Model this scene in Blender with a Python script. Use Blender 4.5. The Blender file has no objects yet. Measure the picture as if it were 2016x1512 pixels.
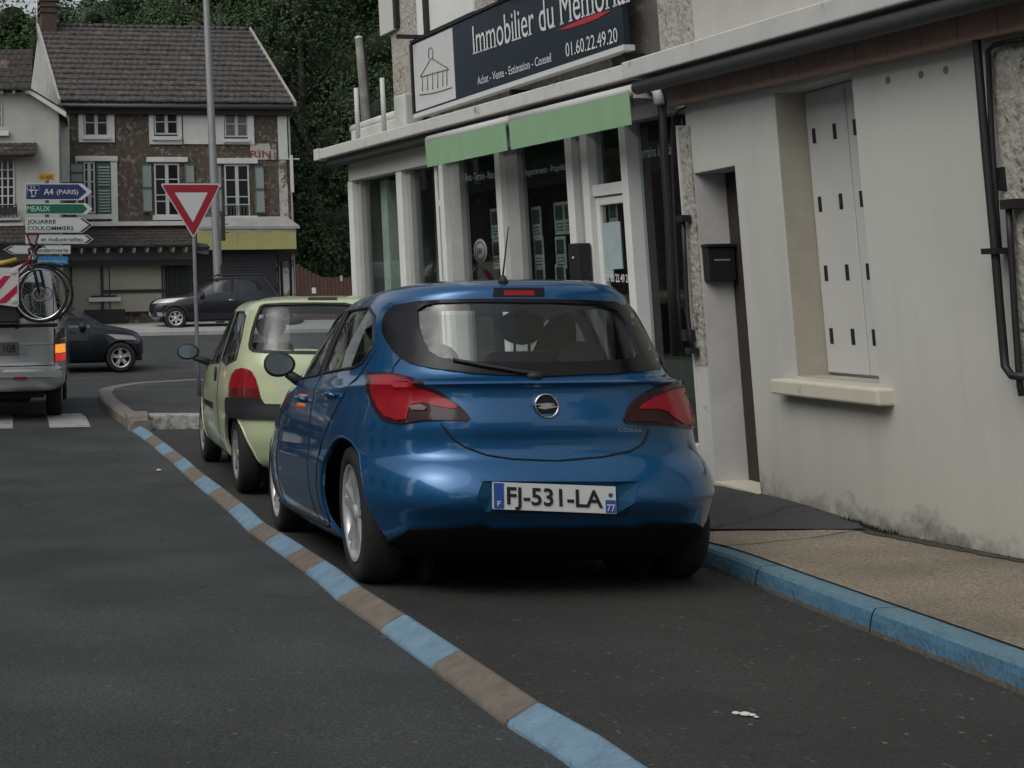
import bpy, bmesh, math, random
from mathutils import Vector, Matrix
from mathutils.bvhtree import BVHTree
from mathutils.geometry import delaunay_2d_cdt
random.seed(7)
SC = bpy.context.scene
COL = SC.collection
# ------------------------------------------------------------------ camera
F, PX0, PY0, CZ = 2600.0, 200.0, 275.0, 1.55
PITCH, ROLL = math.atan(325/2600.0), 0.02
cp, sp = math.cos(PITCH), math.sin(PITCH)
FWD = Vector((0, cp, sp)); _u = Vector((0, -sp, cp)); _r = Vector((1, 0, 0))
RIGHT = math.cos(ROLL)*_r - math.sin(ROLL)*_u
UP = math.sin(ROLL)*_r + math.cos(ROLL)*_u
CAM = Vector((0, 0, CZ))
cam = bpy.data.cameras.new('camera'); camo = bpy.data.objects.new('camera', cam); COL.objects.link(camo)
camo.matrix_world = Matrix(((RIGHT.x, UP.x, -FWD.x, CAM.x), (RIGHT.y, UP.y, -FWD.y, CAM.y), (RIGHT.z, UP.z, -FWD.z, CAM.z), (0, 0, 0, 1)))
cam.sensor_width = 36; cam.lens = F/2016*36
cam.shift_x = (1008-PX0)/2016; cam.shift_y = -(756-PY0)/2016
cam.clip_start = 0.05; cam.clip_end = 2000
SC.camera = camo
# ------------------------------------------------------------------ light
W = bpy.data.worlds.new('World'); SC.world = W; W.use_nodes = True
nt = W.node_tree; nt.nodes.clear()
sky = nt.nodes.new('ShaderNodeTexSky'); sky.sky_type = 'NISHITA'; sky.sun_disc = False
sky.sun_elevation = math.radians(48); sky.sun_rotation = math.radians(230); sky.dust_density = 4; sky.ozone_density = 0.6
hs = nt.nodes.new('ShaderNodeHueSaturation'); hs.inputs['Saturation'].default_value = 0.30
bg = nt.nodes.new('ShaderNodeBackground'); bg.inputs['Strength'].default_value = 0.135
ow = nt.nodes.new('ShaderNodeOutputWorld')
nt.links.new(sky.outputs[0], hs.inputs['Color']); nt.links.new(hs.outputs[0], bg.inputs[0]); nt.links.new(bg.outputs[0], ow.inputs[0])
sl = bpy.data.lights.new('sun', 'SUN'); sl.energy = 0.62; sl.angle = math.radians(60); sl.color = (1, 0.995, 0.955)
slo = bpy.data.objects.new('sun', sl); COL.objects.link(slo)
slo.rotation_euler = (math.radians(42), 0, math.radians(-50))
SC.view_settings.view_transform = 'Standard'; SC.view_settings.look = 'None'
SC.view_settings.exposure = 0.0; SC.view_settings.gamma = 1
# ------------------------------------------------------------------ picture/world geometry
def ray(px, py): return FWD + RIGHT*((px-PX0)/F) - UP*((py-PY0)/F)
GP = [(-50,.42),(2,.38),(4,.33),(6.5,.22),(9,.04),(10.6,.07),(12.7,.04),(15,.05),(17.5,.1),(22,.05),(30,0.0),(36,.3),(43,.75),(60,.9),(300,.9)]
def gz(y):
    for (a, b), (c, d) in zip(GP, GP[1:]):
        if y <= c: return b+(d-b)*(y-a)/(c-a)
    return .9
def G(px, py, dz=0.0):
    d = ray(px, py); t = 2.0
    while t < 200:
        p = CAM + d*t
        if p.z <= gz(p.y)+dz: return p
        t += .01
    return p
def AY(px, py, y):
    d = ray(px, py); return CAM + d*(y/d.y)
class Frame:
    """a vertical plane: U runs to the right as seen from the street, N points to the viewer's side"""
    def __init__(s, o, u, slope=0.0, u0=0.0):
        s.slope = slope; s.u0 = u0
        s.o = Vector(o); s.U = Vector(u).normalized(); s.Z = Vector((0,0,1)); s.N = s.U.cross(s.Z)
    def p(s, u, z, n=0.0): return Vector((s.o.x, s.o.y, 0)) + s.U*u + s.N*n + Vector((0,0,z+s.slope*(u-s.u0)))
    def at(s, px, py, n=0.0):
        d = ray(px, py); o = Vector((s.o.x, s.o.y, 0))+s.N*n
        t = ((o-CAM).dot(s.N))/d.dot(s.N); q = CAM+d*t
        return ((q-Vector((s.o.x, s.o.y, 0))).dot(s.U), q.z)
# ------------------------------------------------------------------ materials
MATS = {}
def _n(t, ty, **k):
    n = t.nodes.new(ty)
    for a, b in k.items(): setattr(n, a, b)
    return n
def mat(name, col, rough=.7, metal=0.0, var=0.0, scale=4.0, bump=0.0, bscale=40.0, coat=0.0, spec=.5, var2=None, v2scale=1.0, v2lo=.5, v2hi=.6, emit=None, estr=0, obj=False):
    """principled material; var mixes noise into the colour, var2 is a second colour showing in patches"""
    if name in MATS: return MATS[name]
    m = bpy.data.materials.new(name); m.use_nodes = True; t = m.node_tree
    b = t.nodes['Principled BSDF']; L = t.links.new
    b.inputs['Roughness'].default_value = rough; b.inputs['Metallic'].default_value = metal
    b.inputs['Coat Weight'].default_value = coat; b.inputs['Coat Roughness'].default_value = .04
    b.inputs['Specular IOR Level'].default_value = spec
    c = tuple(col)+(1,)
    b.inputs['Base Color'].default_value = c
    tc = _n(t, 'ShaderNodeTexCoord')
    src = tc.outputs['Object']
    out = None
    if var > 0:
        nz = _n(t, 'ShaderNodeTexNoise'); nz.inputs['Scale'].default_value = scale; nz.inputs['Detail'].default_value = 8; nz.inputs['Roughness'].default_value = .65
        L(src, nz.inputs['Vector'])
        mr = _n(t, 'ShaderNodeMapRange'); mr.inputs[1].default_value = .25; mr.inputs[2].default_value = .75; mr.inputs[3].default_value = 1-var; mr.inputs[4].default_value = 1+var
        L(nz.outputs[0], mr.inputs[0])
        vm = _n(t, 'ShaderNodeVectorMath', operation='SCALE'); vm.inputs[0].default_value = c[:3]; L(mr.outputs[0], vm.inputs['Scale'])
        out = vm.outputs[0]
    if var2 is not None:
        n2 = _n(t, 'ShaderNodeTexNoise'); n2.inputs['Scale'].default_value = v2scale; n2.inputs['Detail'].default_value = 10; n2.inputs['Roughness'].default_value = .7
        L(src, n2.inputs['Vector'])
        m2 = _n(t, 'ShaderNodeMapRange'); m2.inputs[1].default_value = v2lo; m2.inputs[2].default_value = v2hi
        L(n2.outputs[0], m2.inputs[0])
        mx = _n(t, 'ShaderNodeMix', data_type='RGBA'); mx.inputs[6].default_value = c
        if out: L(out, mx.inputs[6])
        mx.inputs[7].default_value = tuple(var2)+(1,); L(m2.outputs[0], mx.inputs[0]); out = mx.outputs[2]
    if out: L(out, b.inputs['Base Color'])
    if bump > 0:
        nb = _n(t, 'ShaderNodeTexNoise'); nb.inputs['Scale'].default_value = bscale; nb.inputs['Detail'].default_value = 6
        L(src, nb.inputs['Vector'])
        bp = _n(t, 'ShaderNodeBump'); bp.inputs['Strength'].default_value = bump; bp.inputs['Distance'].default_value = .02
        L(nb.outputs[0], bp.inputs['Height']); L(bp.outputs[0], b.inputs['Normal'])
    if emit: b.inputs['Emission Color'].default_value = tuple(emit)+(1,); b.inputs['Emission Strength'].default_value = estr
    MATS[name] = m; return m
def glass(name, tint=(.5,.55,.53), rough=.02, trans=.55, ior=1.5):
    if name in MATS: return MATS[name]
    m = bpy.data.materials.new(name); m.use_nodes = True; t = m.node_tree; t.nodes.clear(); L = t.links.new
    o = _n(t, 'ShaderNodeOutputMaterial'); tr = _n(t, 'ShaderNodeBsdfTransparent'); tr.inputs[0].default_value = tuple(x*trans for x in tint)+(1,)
    g = _n(t, 'ShaderNodeBsdfGlossy'); g.inputs['Roughness'].default_value = rough; g.inputs[0].default_value = (1,1,1,1)
    fr = _n(t, 'ShaderNodeFresnel'); fr.inputs[0].default_value = ior
    ge = _n(t, 'ShaderNodeNewGeometry'); iv = _n(t, 'ShaderNodeMath', operation='SUBTRACT'); iv.inputs[0].default_value = 1; L(ge.outputs['Backfacing'], iv.inputs[1]); ml = _n(t, 'ShaderNodeMath', operation='MULTIPLY'); L(fr.outputs[0], ml.inputs[0]); L(iv.outputs[0], ml.inputs[1])
    mx = _n(t, 'ShaderNodeMixShader'); L(ml.outputs[0], mx.inputs[0]); L(tr.outputs[0], mx.inputs[1]); L(g.outputs[0], mx.inputs[2]); L(mx.outputs[0], o.inputs[0])
    MATS[name] = m; return m
def paint(name, col, metal=.55, rough=.28, coat=1.0):
    m = mat(name, col, rough, metal, coat=coat, var=.03, scale=900)
    return m
# ------------------------------------------------------------------ object tree
BASE = {}
def thing(name, label, cat, loc=(0,0,0), group=None, rot=None):
    o = bpy.data.objects.new(name, None); COL.objects.link(o); o.empty_display_size = .2
    o.location = loc; o['label'] = label; o['category'] = cat
    if rot is not None: o.rotation_euler = rot
    if group: o['group'] = group
    BASE[o.name] = Vector(loc); return o
def tag(o, label, cat, group=None):
    o['label'] = label; o['category'] = cat
    if group: o['group'] = group
    return o
class MB:
    def __init__(s): s.v = []; s.f = []; s.mi = []; s.ms = []; s.sm = []
    def m(s, mt):
        if mt is None: return 0
        if mt not in s.ms: s.ms.append(mt)
        return s.ms.index(mt)
    def add(s, vs, fs, mt=None, smooth=False):
        k = len(s.v); s.v += [Vector(v) for v in vs]; i = s.m(mt)
        for f in fs: s.f.append([a+k for a in f]); s.mi.append(i); s.sm.append(smooth)
        return s
    def hexa(s, P, mt=None):  # 8 points: bottom 4 ccw, top 4
        return s.add(P, [(3,2,1,0),(4,5,6,7),(0,1,5,4),(1,2,6,5),(2,3,7,6),(3,0,4,7)], mt)
    def box(s, x0, x1, y0, y1, z0, z1, mt=None):
        return s.hexa([(x0,y0,z0),(x1,y0,z0),(x1,y1,z0),(x0,y1,z0),(x0,y0,z1),(x1,y0,z1),(x1,y1,z1),(x0,y1,z1)], mt)
    def fbox(s, fr, u0, u1, z0, z1, n0, n1, mt=None):  # box on a frame; n toward the street
        P = [fr.p(u0,z0,n1), fr.p(u1,z0,n1), fr.p(u1,z0,n0), fr.p(u0,z0,n0), fr.p(u0,z1,n1), fr.p(u1,z1,n1), fr.p(u1,z1,n0), fr.p(u0,z1,n0)]
        return s.hexa(P, mt)
    def prism(s, pts, d, mt=None):  # planar polygon pts extruded by vector d
        n = len(pts); d = Vector(d); P = [Vector(p) for p in pts]
        fs = [tuple(range(n)), tuple(range(2*n-1, n-1, -1))]
        fs += [(i, n+i, n+(i+1)%n, (i+1)%n) for i in range(n)]
        return s.add(P+[p+d for p in P], fs, mt)
    def tube(s, path, r, mt=None, seg=10, cap=True, smooth=True):
        P = [Vector(p) for p in path]; n = len(P); rr = r if isinstance(r, (list, tuple)) else [r]*n
        vs = []; fs = []; ref = None
        for i, p in enumerate(P):
            t = (P[min(i+1,n-1)]-P[max(i-1,0)]).normalized()
            if ref is None: ref = Vector((0,0,1)) if abs(t.z) < .9 else Vector((1,0,0))
            a = t.cross(ref).normalized(); b = a.cross(t).normalized(); ref = b
            for k in range(seg):
                w = 2*math.pi*k/seg; vs.append(p+(a*math.cos(w)+b*math.sin(w))*rr[i])
        for i in range(n-1):
            for k in range(seg):
                fs.append((i*seg+k, i*seg+(k+1)%seg, (i+1)*seg+(k+1)%seg, (i+1)*seg+k))
        if cap: fs += [tuple(range(seg))[::-1], tuple((n-1)*seg+k for k in range(seg))]
        return s.add(vs, fs, mt, smooth)
    def lathe(s, prof, axis, o, seg=32, mt=None, smooth=True, close=False):  # prof: (r, h) along axis
        axis = Vector(axis).normalized(); o = Vector(o); a = axis.orthogonal().normalized(); b = axis.cross(a)
        vs = []; fs = []; n = len(prof)
        for (r, h) in prof:
            for k in range(seg):
                w = 2*math.pi*k/seg; vs.append(o+axis*h+(a*math.cos(w)+b*math.sin(w))*r)
        for i in range(n if close else n-1):
            j = (i+1)%n
            for k in range(seg): fs.append((i*seg+k, i*seg+(k+1)%seg, j*seg+(k+1)%seg, j*seg+k))
        return s.add(vs, fs, mt, smooth)
    def ball(s, c, r, mt=None, seg=12, rings=8, sc=(1,1,1)):
        prof = [(max(1e-4, math.sin(math.pi*i/rings))*r, -math.cos(math.pi*i/rings)*r) for i in range(rings+1)]
        k = len(s.v); s.lathe(prof, (0,0,1), (0,0,0), seg, mt)
        for i in range(k, len(s.v)): v = s.v[i]; s.v[i] = Vector((v.x*sc[0]+c[0], v.y*sc[1]+c[1], v.z*sc[2]+c[2]))
        return s
    def build(s, name, mt=None, parent=None, local=False, kind=None, bevel=0, flip=True):
        me = bpy.data.meshes.new(name)
        off = Vector((0,0,0))
        if parent is not None and not local: off = BASE[parent.name] if parent.name in BASE else Vector((0,0,0))
        me.from_pydata([tuple(v-off) for v in s.v], [], s.f)
        ms = s.ms or ([mt] if mt else [])
        for q in ms: me.materials.append(q)
        for i, p in enumerate(me.polygons): p.material_index = s.mi[i] if s.ms else 0; p.use_smooth = s.sm[i]
        if flip:
            bm = bmesh.new(); bm.from_mesh(me); bmesh.ops.recalc_face_normals(bm, faces=bm.faces); bm.to_mesh(me); bm.free()
        o = bpy.data.objects.new(name, me); COL.objects.link(o)
        if parent is not None:
            o.parent = parent; BASE[o.name] = off if not local else Vector((0,0,0))
        else: BASE[o.name] = Vector((0,0,0))
        if kind: o['kind'] = kind
        if bevel:
            md = o.modifiers.new('bevel', 'BEVEL'); md.width = bevel; md.segments = 2; md.limit_method = 'ANGLE'; md.angle_limit = math.radians(40)
        return o
def text_mesh(txt, origin, ux, uz, width, height, mt, parent, name='lettering', thick=.002, bold=0.0, align='L', maxw=None, serif=False):
    """write txt with its baseline starting at origin, running along ux, letters up along uz"""
    cu = bpy.data.curves.new('t', 'FONT'); cu.body = txt; cu.size = 1; cu.offset = bold; cu.resolution_u = 3
    ob = bpy.data.objects.new('t', cu); COL.objects.link(ob)
    dg = bpy.context.evaluated_depsgraph_get(); me = bpy.data.meshes.new_from_object(ob.evaluated_get(dg))
    xs = [v.co.x for v in me.vertices]; 
    w0, w1 = min(xs), max(xs); cap = .73
    sx = width/(w1-w0); sz = height/cap
    ux = Vector(ux).normalized(); uz = Vector(uz).normalized(); n = ux.cross(uz); o = Vector(origin)
    V2 = [(v.co.x, v.co.y) for v in me.vertices]; fs = [tuple(p.vertices) for p in me.polygons]
    if serif:
        def cut(y):
            I = []
            for f in fs:
                X = []
                for i in range(len(f)):
                    a, b = V2[f[i]], V2[f[(i+1)%len(f)]]
                    if (a[1]-y)*(b[1]-y) < 0: X.append(a[0]+(b[0]-a[0])*(y-a[1])/(b[1]-a[1]))
                if len(X) >= 2: I.append((min(X), max(X)))
            I.sort(); out = []
            for a, b in I:
                if out and a <= out[-1][1]+.004: out[-1] = (out[-1][0], max(out[-1][1], b))
                else: out.append((a, b))
            return out
        xh = serif
        for y, y2, d in ((.015, .11, 1), (.715, .62, -1), (xh-.012, xh-.10, -1)):
            A, B = cut(y), cut(y2)
            for a, b in A:
                if .03 < b-a < .19 and any(abs(a-c) < .02 and abs(b-e) < .02 for c, e in B):
                    if y > .3 and y < .6 and any(c < (a+b)/2 < e for c, e in cut(y+.10)): continue
                    yb = 0 if d > 0 else (.73 if y > .6 else xh); e2 = .062; x0_, x1_ = a-e2, b+(e2 if d > 0 or y > .6 else 0)
                    k = len(V2); V2 += [(x0_, yb), (x1_, yb), (x1_, yb+d*.035), (x0_, yb+d*.035)]; fs.append((k,k+1,k+2,k+3) if d > 0 else (k,k+3,k+2,k+1))
    vs = [o+ux*(x-w0)*sx+uz*y*sz for x, y in V2]
    bpy.data.objects.remove(ob); bpy.data.curves.remove(cu)
    mb = MB(); mb.add([v+n*thick for v in vs], fs, mt)
    r = mb.build(name, parent=parent, flip=False)
    return r
def ftext(fr, txt, p0, p1, cap_px, n, mt, parent, name='lettering', bold=0.0, uz=(0,0,1), serif=False):
    """text on a frame plane between two picture points of its baseline; cap_px = capital height at the first one"""
    u0, z0 = fr.at(*p0, n); u1, z1 = fr.at(*p1, n); _, zt = fr.at(p0[0], p0[1]-cap_px, n)
    a = fr.p(u0, z0, n); b = fr.p(u1, z1, n)
    return text_mesh(txt, a, b-a, Vector((0,0,1)), (b-a).length, zt-z0, mt, parent, name, .003, bold, serif=serif)
CAM_ROLL_DEG = 0.6
# ================================================================== GROUND
def asphalt(name, base, spk=.10):
    m = bpy.data.materials.new(name); m.use_nodes = True; t = m.node_tree; L = t.links.new; b = t.nodes['Principled BSDF']
    tc = _n(t, 'ShaderNodeTexCoord'); s = tc.outputs['Object']
    n1 = _n(t, 'ShaderNodeTexNoise'); n1.inputs['Scale'].default_value = 1.1; n1.inputs['Detail'].default_value = 7; L(s, n1.inputs['Vector'])
    n2 = _n(t, 'ShaderNodeTexNoise'); n2.inputs['Scale'].default_value = 95; n2.inputs['Detail'].default_value = 4; L(s, n2.inputs['Vector'])
    v = _n(t, 'ShaderNodeTexVoronoi'); v.inputs['Scale'].default_value = 70; L(s, v.inputs['Vector'])
    r1 = _n(t, 'ShaderNodeMapRange'); r1.inputs[1].default_value = .3; r1.inputs[2].default_value = .7; r1.inputs[3].default_value = .62; r1.inputs[4].default_value = 1.35; L(n1.outputs[0], r1.inputs[0])
    r2 = _n(t, 'ShaderNodeMapRange'); r2.inputs[1].default_value = .3; r2.inputs[2].default_value = .7; r2.inputs[3].default_value = .48; r2.inputs[4].default_value = 1.55; L(n2.outputs[0], r2.inputs[0])
    mu = _n(t, 'ShaderNodeMath', operation='MULTIPLY'); L(r1.outputs[0], mu.inputs[0]); L(r2.outputs[0], mu.inputs[1])
    vs = _n(t, 'ShaderNodeVectorMath', operation='SCALE'); vs.inputs[0].default_value = base; L(mu.outputs[0], vs.inputs['Scale'])
    # pale chips of aggregate
    n3 = _n(t, 'ShaderNodeTexNoise'); n3.inputs['Scale'].default_value = 38; n3.inputs['Detail'].default_value = 2; L(s, n3.inputs['Vector'])
    r3 = _n(t, 'ShaderNodeMapRange'); r3.inputs[1].default_value = .68; r3.inputs[2].default_value = .76; L(n3.outputs[0], r3.inputs[0])
    mx = _n(t, 'ShaderNodeMix', data_type='RGBA'); L(r3.outputs[0], mx.inputs[0]); L(vs.outputs[0], mx.inputs[6]); mx.inputs[7].default_value = (base[0]+spk, base[1]+spk, base[2]+spk*.9, 1)
    # hairline cracks in places and darker oil-stained areas
    vc = _n(t, 'ShaderNodeTexVoronoi', feature='DISTANCE_TO_EDGE'); vc.inputs['Scale'].default_value = .9
    wn = _n(t, 'ShaderNodeTexNoise'); wn.inputs['Scale'].default_value = 4; wn.inputs['Detail'].default_value = 6; L(s, wn.inputs['Vector'])
    wa = _n(t, 'ShaderNodeMixRGB'); wa.inputs[0].default_value = .12; L(s, wa.inputs[1]); L(wn.outputs['Color'], wa.inputs[2]); L(wa.outputs[0], vc.inputs['Vector'])
    cr = _n(t, 'ShaderNodeMapRange'); cr.inputs[1].default_value = .004; cr.inputs[2].default_value = .012; cr.inputs[3].default_value = 1; cr.inputs[4].default_value = 0; L(vc.outputs['Distance'], cr.inputs[0])
    n5 = _n(t, 'ShaderNodeTexNoise'); n5.inputs['Scale'].default_value = .45; L(s, n5.inputs['Vector'])
    r5 = _n(t, 'ShaderNodeMapRange'); r5.inputs[1].default_value = .52; r5.inputs[2].default_value = .62; r5.inputs[4].default_value = .7; L(n5.outputs[0], r5.inputs[0])
    m5 = _n(t, 'ShaderNodeMath', operation='MULTIPLY'); L(cr.outputs[0], m5.inputs[0]); L(r5.outputs[0], m5.inputs[1])
    x5 = _n(t, 'ShaderNodeMix', data_type='RGBA'); L(m5.outputs[0], x5.inputs[0]); L(mx.outputs[2], x5.inputs[6]); x5.inputs[7].default_value = (.012,.012,.011,1)
    n6 = _n(t, 'ShaderNodeTexNoise'); n6.inputs['Scale'].default_value = .8; n6.inputs['Detail'].default_value = 9; n6.inputs['Roughness'].default_value = .75; L(s, n6.inputs['Vector'])
    r6 = _n(t, 'ShaderNodeMapRange'); r6.inputs[1].default_value = .56; r6.inputs[2].default_value = .72; r6.inputs[4].default_value = .55; L(n6.outputs[0], r6.inputs[0])
    x6 = _n(t, 'ShaderNodeMix', data_type='RGBA'); L(r6.outputs[0], x6.inputs[0]); L(x5.outputs[2], x6.inputs[6]); x6.inputs[7].default_value = (base[0]*.45, base[1]*.45, base[2]*.42, 1)
    L(x6.outputs[2], b.inputs['Base Color']); b.inputs['Roughness'].default_value = .85
    bp = _n(t, 'ShaderNodeBump'); bp.inputs['Strength'].default_value = .5; bp.inputs['Distance'].default_value = .01; L(v.outputs[0], bp.inputs['Height']); L(bp.outputs[0], b.inputs['Normal'])
    return m
M_ROAD = asphalt('road_asphalt', (.039,.043,.043), .10)
M_BAY = asphalt('bay_asphalt', (.026,.027,.0248), .16)
M_PATCH = asphalt('patch_asphalt', (.046,.050,.049), .05)
ys = [-30,-10,0]+[i*.5 for i in range(1, 101)]+[60,80,120,200,300]
def strip(name, xl, xr, m, kind='structure', dz=0.0, ysel=None, nx=2):
    mb = MB(); vs = []; fs = []
    Y = ysel or ys
    for y in Y:
        a, b = xl(y), xr(y)
        for k in range(nx): x = a+(b-a)*k/(nx-1); vs.append((x, y, gz(y)+dz))
    for i in range(len(Y)-1):
        for k in range(nx-1): q = i*nx+k; fs.append((q, q+1, q+nx+1, q+nx))
    mb.add(vs, fs, m); return mb.build(name, kind=kind)
strip('road', lambda y: -80, lambda y: 90, M_ROAD, nx=6)
def interp(T, y):
    if y <= T[0][0]: return T[0][1]
    for (a, b), (c, d) in zip(T, T[1:]):
        if y <= c: return b+(d-b)*(y-a)/(c-a)
    return T[-1][1]
KL = [(1.5,1.3),(3.0,1.22),(3.6,1.19),(3.96,1.13),(4.67,1.09),(5.32,1.05),(5.99,1.0),(6.82,.985),(7.72,.965),(8.9,.93),(9.62,.88),(10.16,.82),(10.81,.75),(11.7,.69),(12.75,.63),(13.57,.55),(14.52,.46),(15.28,.38),(15.81,.29),(17.23,.09),(19.09,-.06),(21.0,-.14)]
KR = [(1.0,2.62),(3.3,2.7),(4.3,2.77),(5.8,2.87),(6.8,2.95),(9,2.95),(11.5,2.82),(13.5,2.6),(15.3,2.62)]
kl = lambda y: interp(KL, y); kr = lambda y: interp(KR, y)
byy = [1.0+i*.25 for i in range(59)]
strip('parking_bay', lambda y: kl(y)+.12, lambda y: kr(y)+.02, M_BAY, dz=.005, ysel=byy, nx=4)
# striped kerb between road and bay: alternately blue-painted and bare stones
M_BLUE = mat('kerb_blue', (.155,.26,.345), .75, var=.25, scale=9, bump=.5, bscale=60, var2=(.17,.16,.14), v2scale=11, v2lo=.60, v2hi=.68)
M_TAN = mat('kerb_stone', (.165,.14,.112), .85, var=.3, scale=12, bump=.5, bscale=70, var2=(.10,.09,.08), v2scale=22, v2lo=.58, v2hi=.7)
def kerb_piece(mb, T, y0, y1, m, prof, n=None, gap=.006, ms=None):
    n = n or max(2, int((y1-y0)/.25)+1); vs = []; fs = []; k = len(prof)
    for i in range(n):
        y = y0+gap+(y1-y0-2*gap)*i/(n-1); x = interp(T, y); dx = (interp(T, y+.1)-interp(T, y-.1))/.2
        nn = Vector((1, -dx, 0)).normalized()
        for (a, h) in prof: vs.append((x+nn.x*a, y+nn.y*a, gz(y)+h))
    if ms:
        for j in range(k-1): mb.add([vs[i*k+j+d] for i in range(n) for d in (0,1)], [(2*i,2*i+1,2*i+3,2*i+2) for i in range(n-1)], ms[j])
        return
    for i in range(n-1):
        for j in range(k-1): q = i*k+j; fs.append((q, q+1, q+k+1, q+k))
    fs.append(tuple(range(k))); fs.append(tuple((n-1)*k+j for j in range(k))[::-1])
    mb.add(vs, fs, m)
PL_ = [(-.01,-.05),(-.01,.010),(.002,.022),(.082,.062),(.097,.062),(.155,.006),(.16,-.05)]
kb = MB(); edges = [1.5,2.15,2.85,3.96,4.67,5.32,5.99,6.82,7.72,8.9,9.62,10.16,10.81,11.7,12.75,13.57,14.52,15.28]
# blue stones are the ones seen painted; colours alternate up to the end of the bay
for i, (a, b) in enumerate(zip(edges, edges[1:])):
    pass
cuts = [(1.5,2.1,0),(2.1,3.0,0),(3.0,3.96,1),(3.96,4.67,0),(4.67,5.32,1),(5.32,5.99,0),(5.99,6.82,1),(6.82,7.45,0),(7.45,8.25,1),(8.25,8.95,0),(8.95,9.75,1),(9.75,10.5,0),(10.5,11.25,1),(11.25,12.0,0),(12.0,12.75,1),(12.75,13.4,0),(13.4,14.1,1),(14.1,14.9,0),(14.9,15.8,1)]
PB = [(cuts[0][0], cuts[0][1])]
for a, b, c in cuts: kerb_piece(kb, KL, a, b, M_BLUE if c else M_TAN, PL_)
M_TAN2 = mat('kerb_old_stone', (.19,.17,.145), .85, var=.25, scale=8, bump=.5)
for a, b in ((15.8,17.0),(17.0,18.1),(18.1,19.3),(19.3,20.3),(20.3,21.3)): kerb_piece(kb, KL, a, b, M_TAN2, [(0,-.05),(0,.10),(.03,.13),(.2,.13),(.24,.1),(.24,-.05)])
kb.build('kerb', kind='structure', bevel=.008)
# right kerb, all blue, pavement behind it
kb2 = MB(); M_BLUE2 = mat('kerb_blue_dirty', (.06,.165,.25), .75, var=.35, scale=6, bump=.5, bscale=50, var2=(.09,.085,.075), v2scale=8, v2lo=.62, v2hi=.74)
M_KDIRT = mat('kerb_foot', (.115,.10,.078), .9, var=.3, scale=9, bump=.6, var2=(.06,.12,.17), v2scale=5, v2lo=.56, v2hi=.66)
M_KMIX = mat('kerb_foot_blue', (.06,.15,.225), .8, var=.3, scale=9, bump=.6, var2=(.115,.10,.078), v2scale=5, v2lo=.54, v2hi=.66)
M_KTOP = mat('kerb_top_lit_worn', (.105,.195,.245), .8, var=.2, scale=14, bump=.5, var2=(.17,.18,.165), v2scale=9, v2lo=.58, v2hi=.70)  # lighter blue paints in the light on the top; grey patches are wear
y = 1.0
while y < 15.2:
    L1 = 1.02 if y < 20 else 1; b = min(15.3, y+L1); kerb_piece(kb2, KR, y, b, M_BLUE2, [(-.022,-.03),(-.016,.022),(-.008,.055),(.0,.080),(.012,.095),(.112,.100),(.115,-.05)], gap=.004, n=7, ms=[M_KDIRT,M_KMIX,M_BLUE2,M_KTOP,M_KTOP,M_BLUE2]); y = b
# the kerb turns round the shop corner
tn = [(2.62,15.3),(2.75,15.9),(3.2,16.5),(4.2,16.9),(9,17.4)]
for (x0,y0),(x1,y1) in zip(tn, tn[1:]):
    d = Vector((y0-y1, x1-x0, 0)).normalized()*-.14
    kb2.hexa([(x0,y0,-.05),(x1,y1,-.05),(x1+d.x,y1+d.y,-.05),(x0+d.x,y0+d.y,-.05),(x0,y0,gz(y0)+.13),(x1,y1,gz(y1)+.13),(x1+d.x,y1+d.y,gz(y1)+.13),(x0+d.x,y0+d.y,gz(y0)+.13)], M_TAN2)
kb2.build('kerb', kind='structure')
WX = lambda y: 3.9-.062*(y-5.5)
M_PAVE = asphalt('pavement_concrete', (.215,.183,.136), .04)
def wz(y): return max(gz(y)+.12, interp([(2,.47),(5.5,.41),(6.7,.36),(7.5,.40),(8.4,.40),(9.5,.22),(15,.2)], y))
mb = MB(); vs = []; fs = []; N = 6; Y = [1.0+.3*i for i in range(49)]
for y in Y:
    a = kr(y)+.09; b = (WX(y)+.3) if y < 9 else 5.5
    for k in range(N):
        x = a+(b-a)*k/(N-1); tt = min(1, max(0, (x-a)/(3.75-a))); vs.append((x, y, gz(y)+.107+(wz(y)-gz(y)-.107)*tt**1.3))
for i in range(len(Y)-1):
    for k in range(N-1): q = i*N+k; fs.append((q,q+1,q+N+1,q+N))
mb.add(vs, fs, M_PAVE); pav = mb.build('pavement', kind='structure')
pbv = BVHTree.FromPolygons([v for v in mb.v], mb.f)
def on_pave(px, py, off):
    d = ray(px, py); h = pbv.ray_cast(CAM, d); return (h[0]+Vector((0,0,off))) if h[0] is not None else None
# asphalt repair at the doorway and cracks of the concrete
pl = []
for p in ((1400,948),(1440,960),(1500,968),(1600,1000),(1690,1034),(1705,1046),(1600,1046),(1500,1046),(1380,1046),(1380,1000)):
    q = on_pave(p[0], p[1], .004)
    if q is None: q = AY(p[0], p[1], 7.6)
    pl.append(q)
def drape(pts, m, name, off=.004, cell=.12, bvh=None):
    P2 = [Vector((p.x, p.y)) for p in pts]; bvh = bvh or pbv
    x0 = min(p.x for p in P2); x1 = max(p.x for p in P2); y0 = min(p.y for p in P2); y1 = max(p.y for p in P2)
    ins = []
    x = x0
    while x < x1:
        y = y0
        while y < y1: ins.append(Vector((x+.013, y+.017))); y += cell
        x += cell
    r = delaunay_2d_cdt(P2+ins, [], [list(range(len(P2)))], 1, 1e-5)
    vs = []
    for v in r[0]:
        h = bvh.ray_cast(Vector((v.x, v.y, 5)), Vector((0,0,-1))); z = h[0].z if h[0] is not None else pts[0].z
        vs.append((v.x, v.y, z+off))
    mb = MB(); mb.add(vs, [tuple(f) for f in r[2]], m); return mb.build(name, kind='structure')
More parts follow.
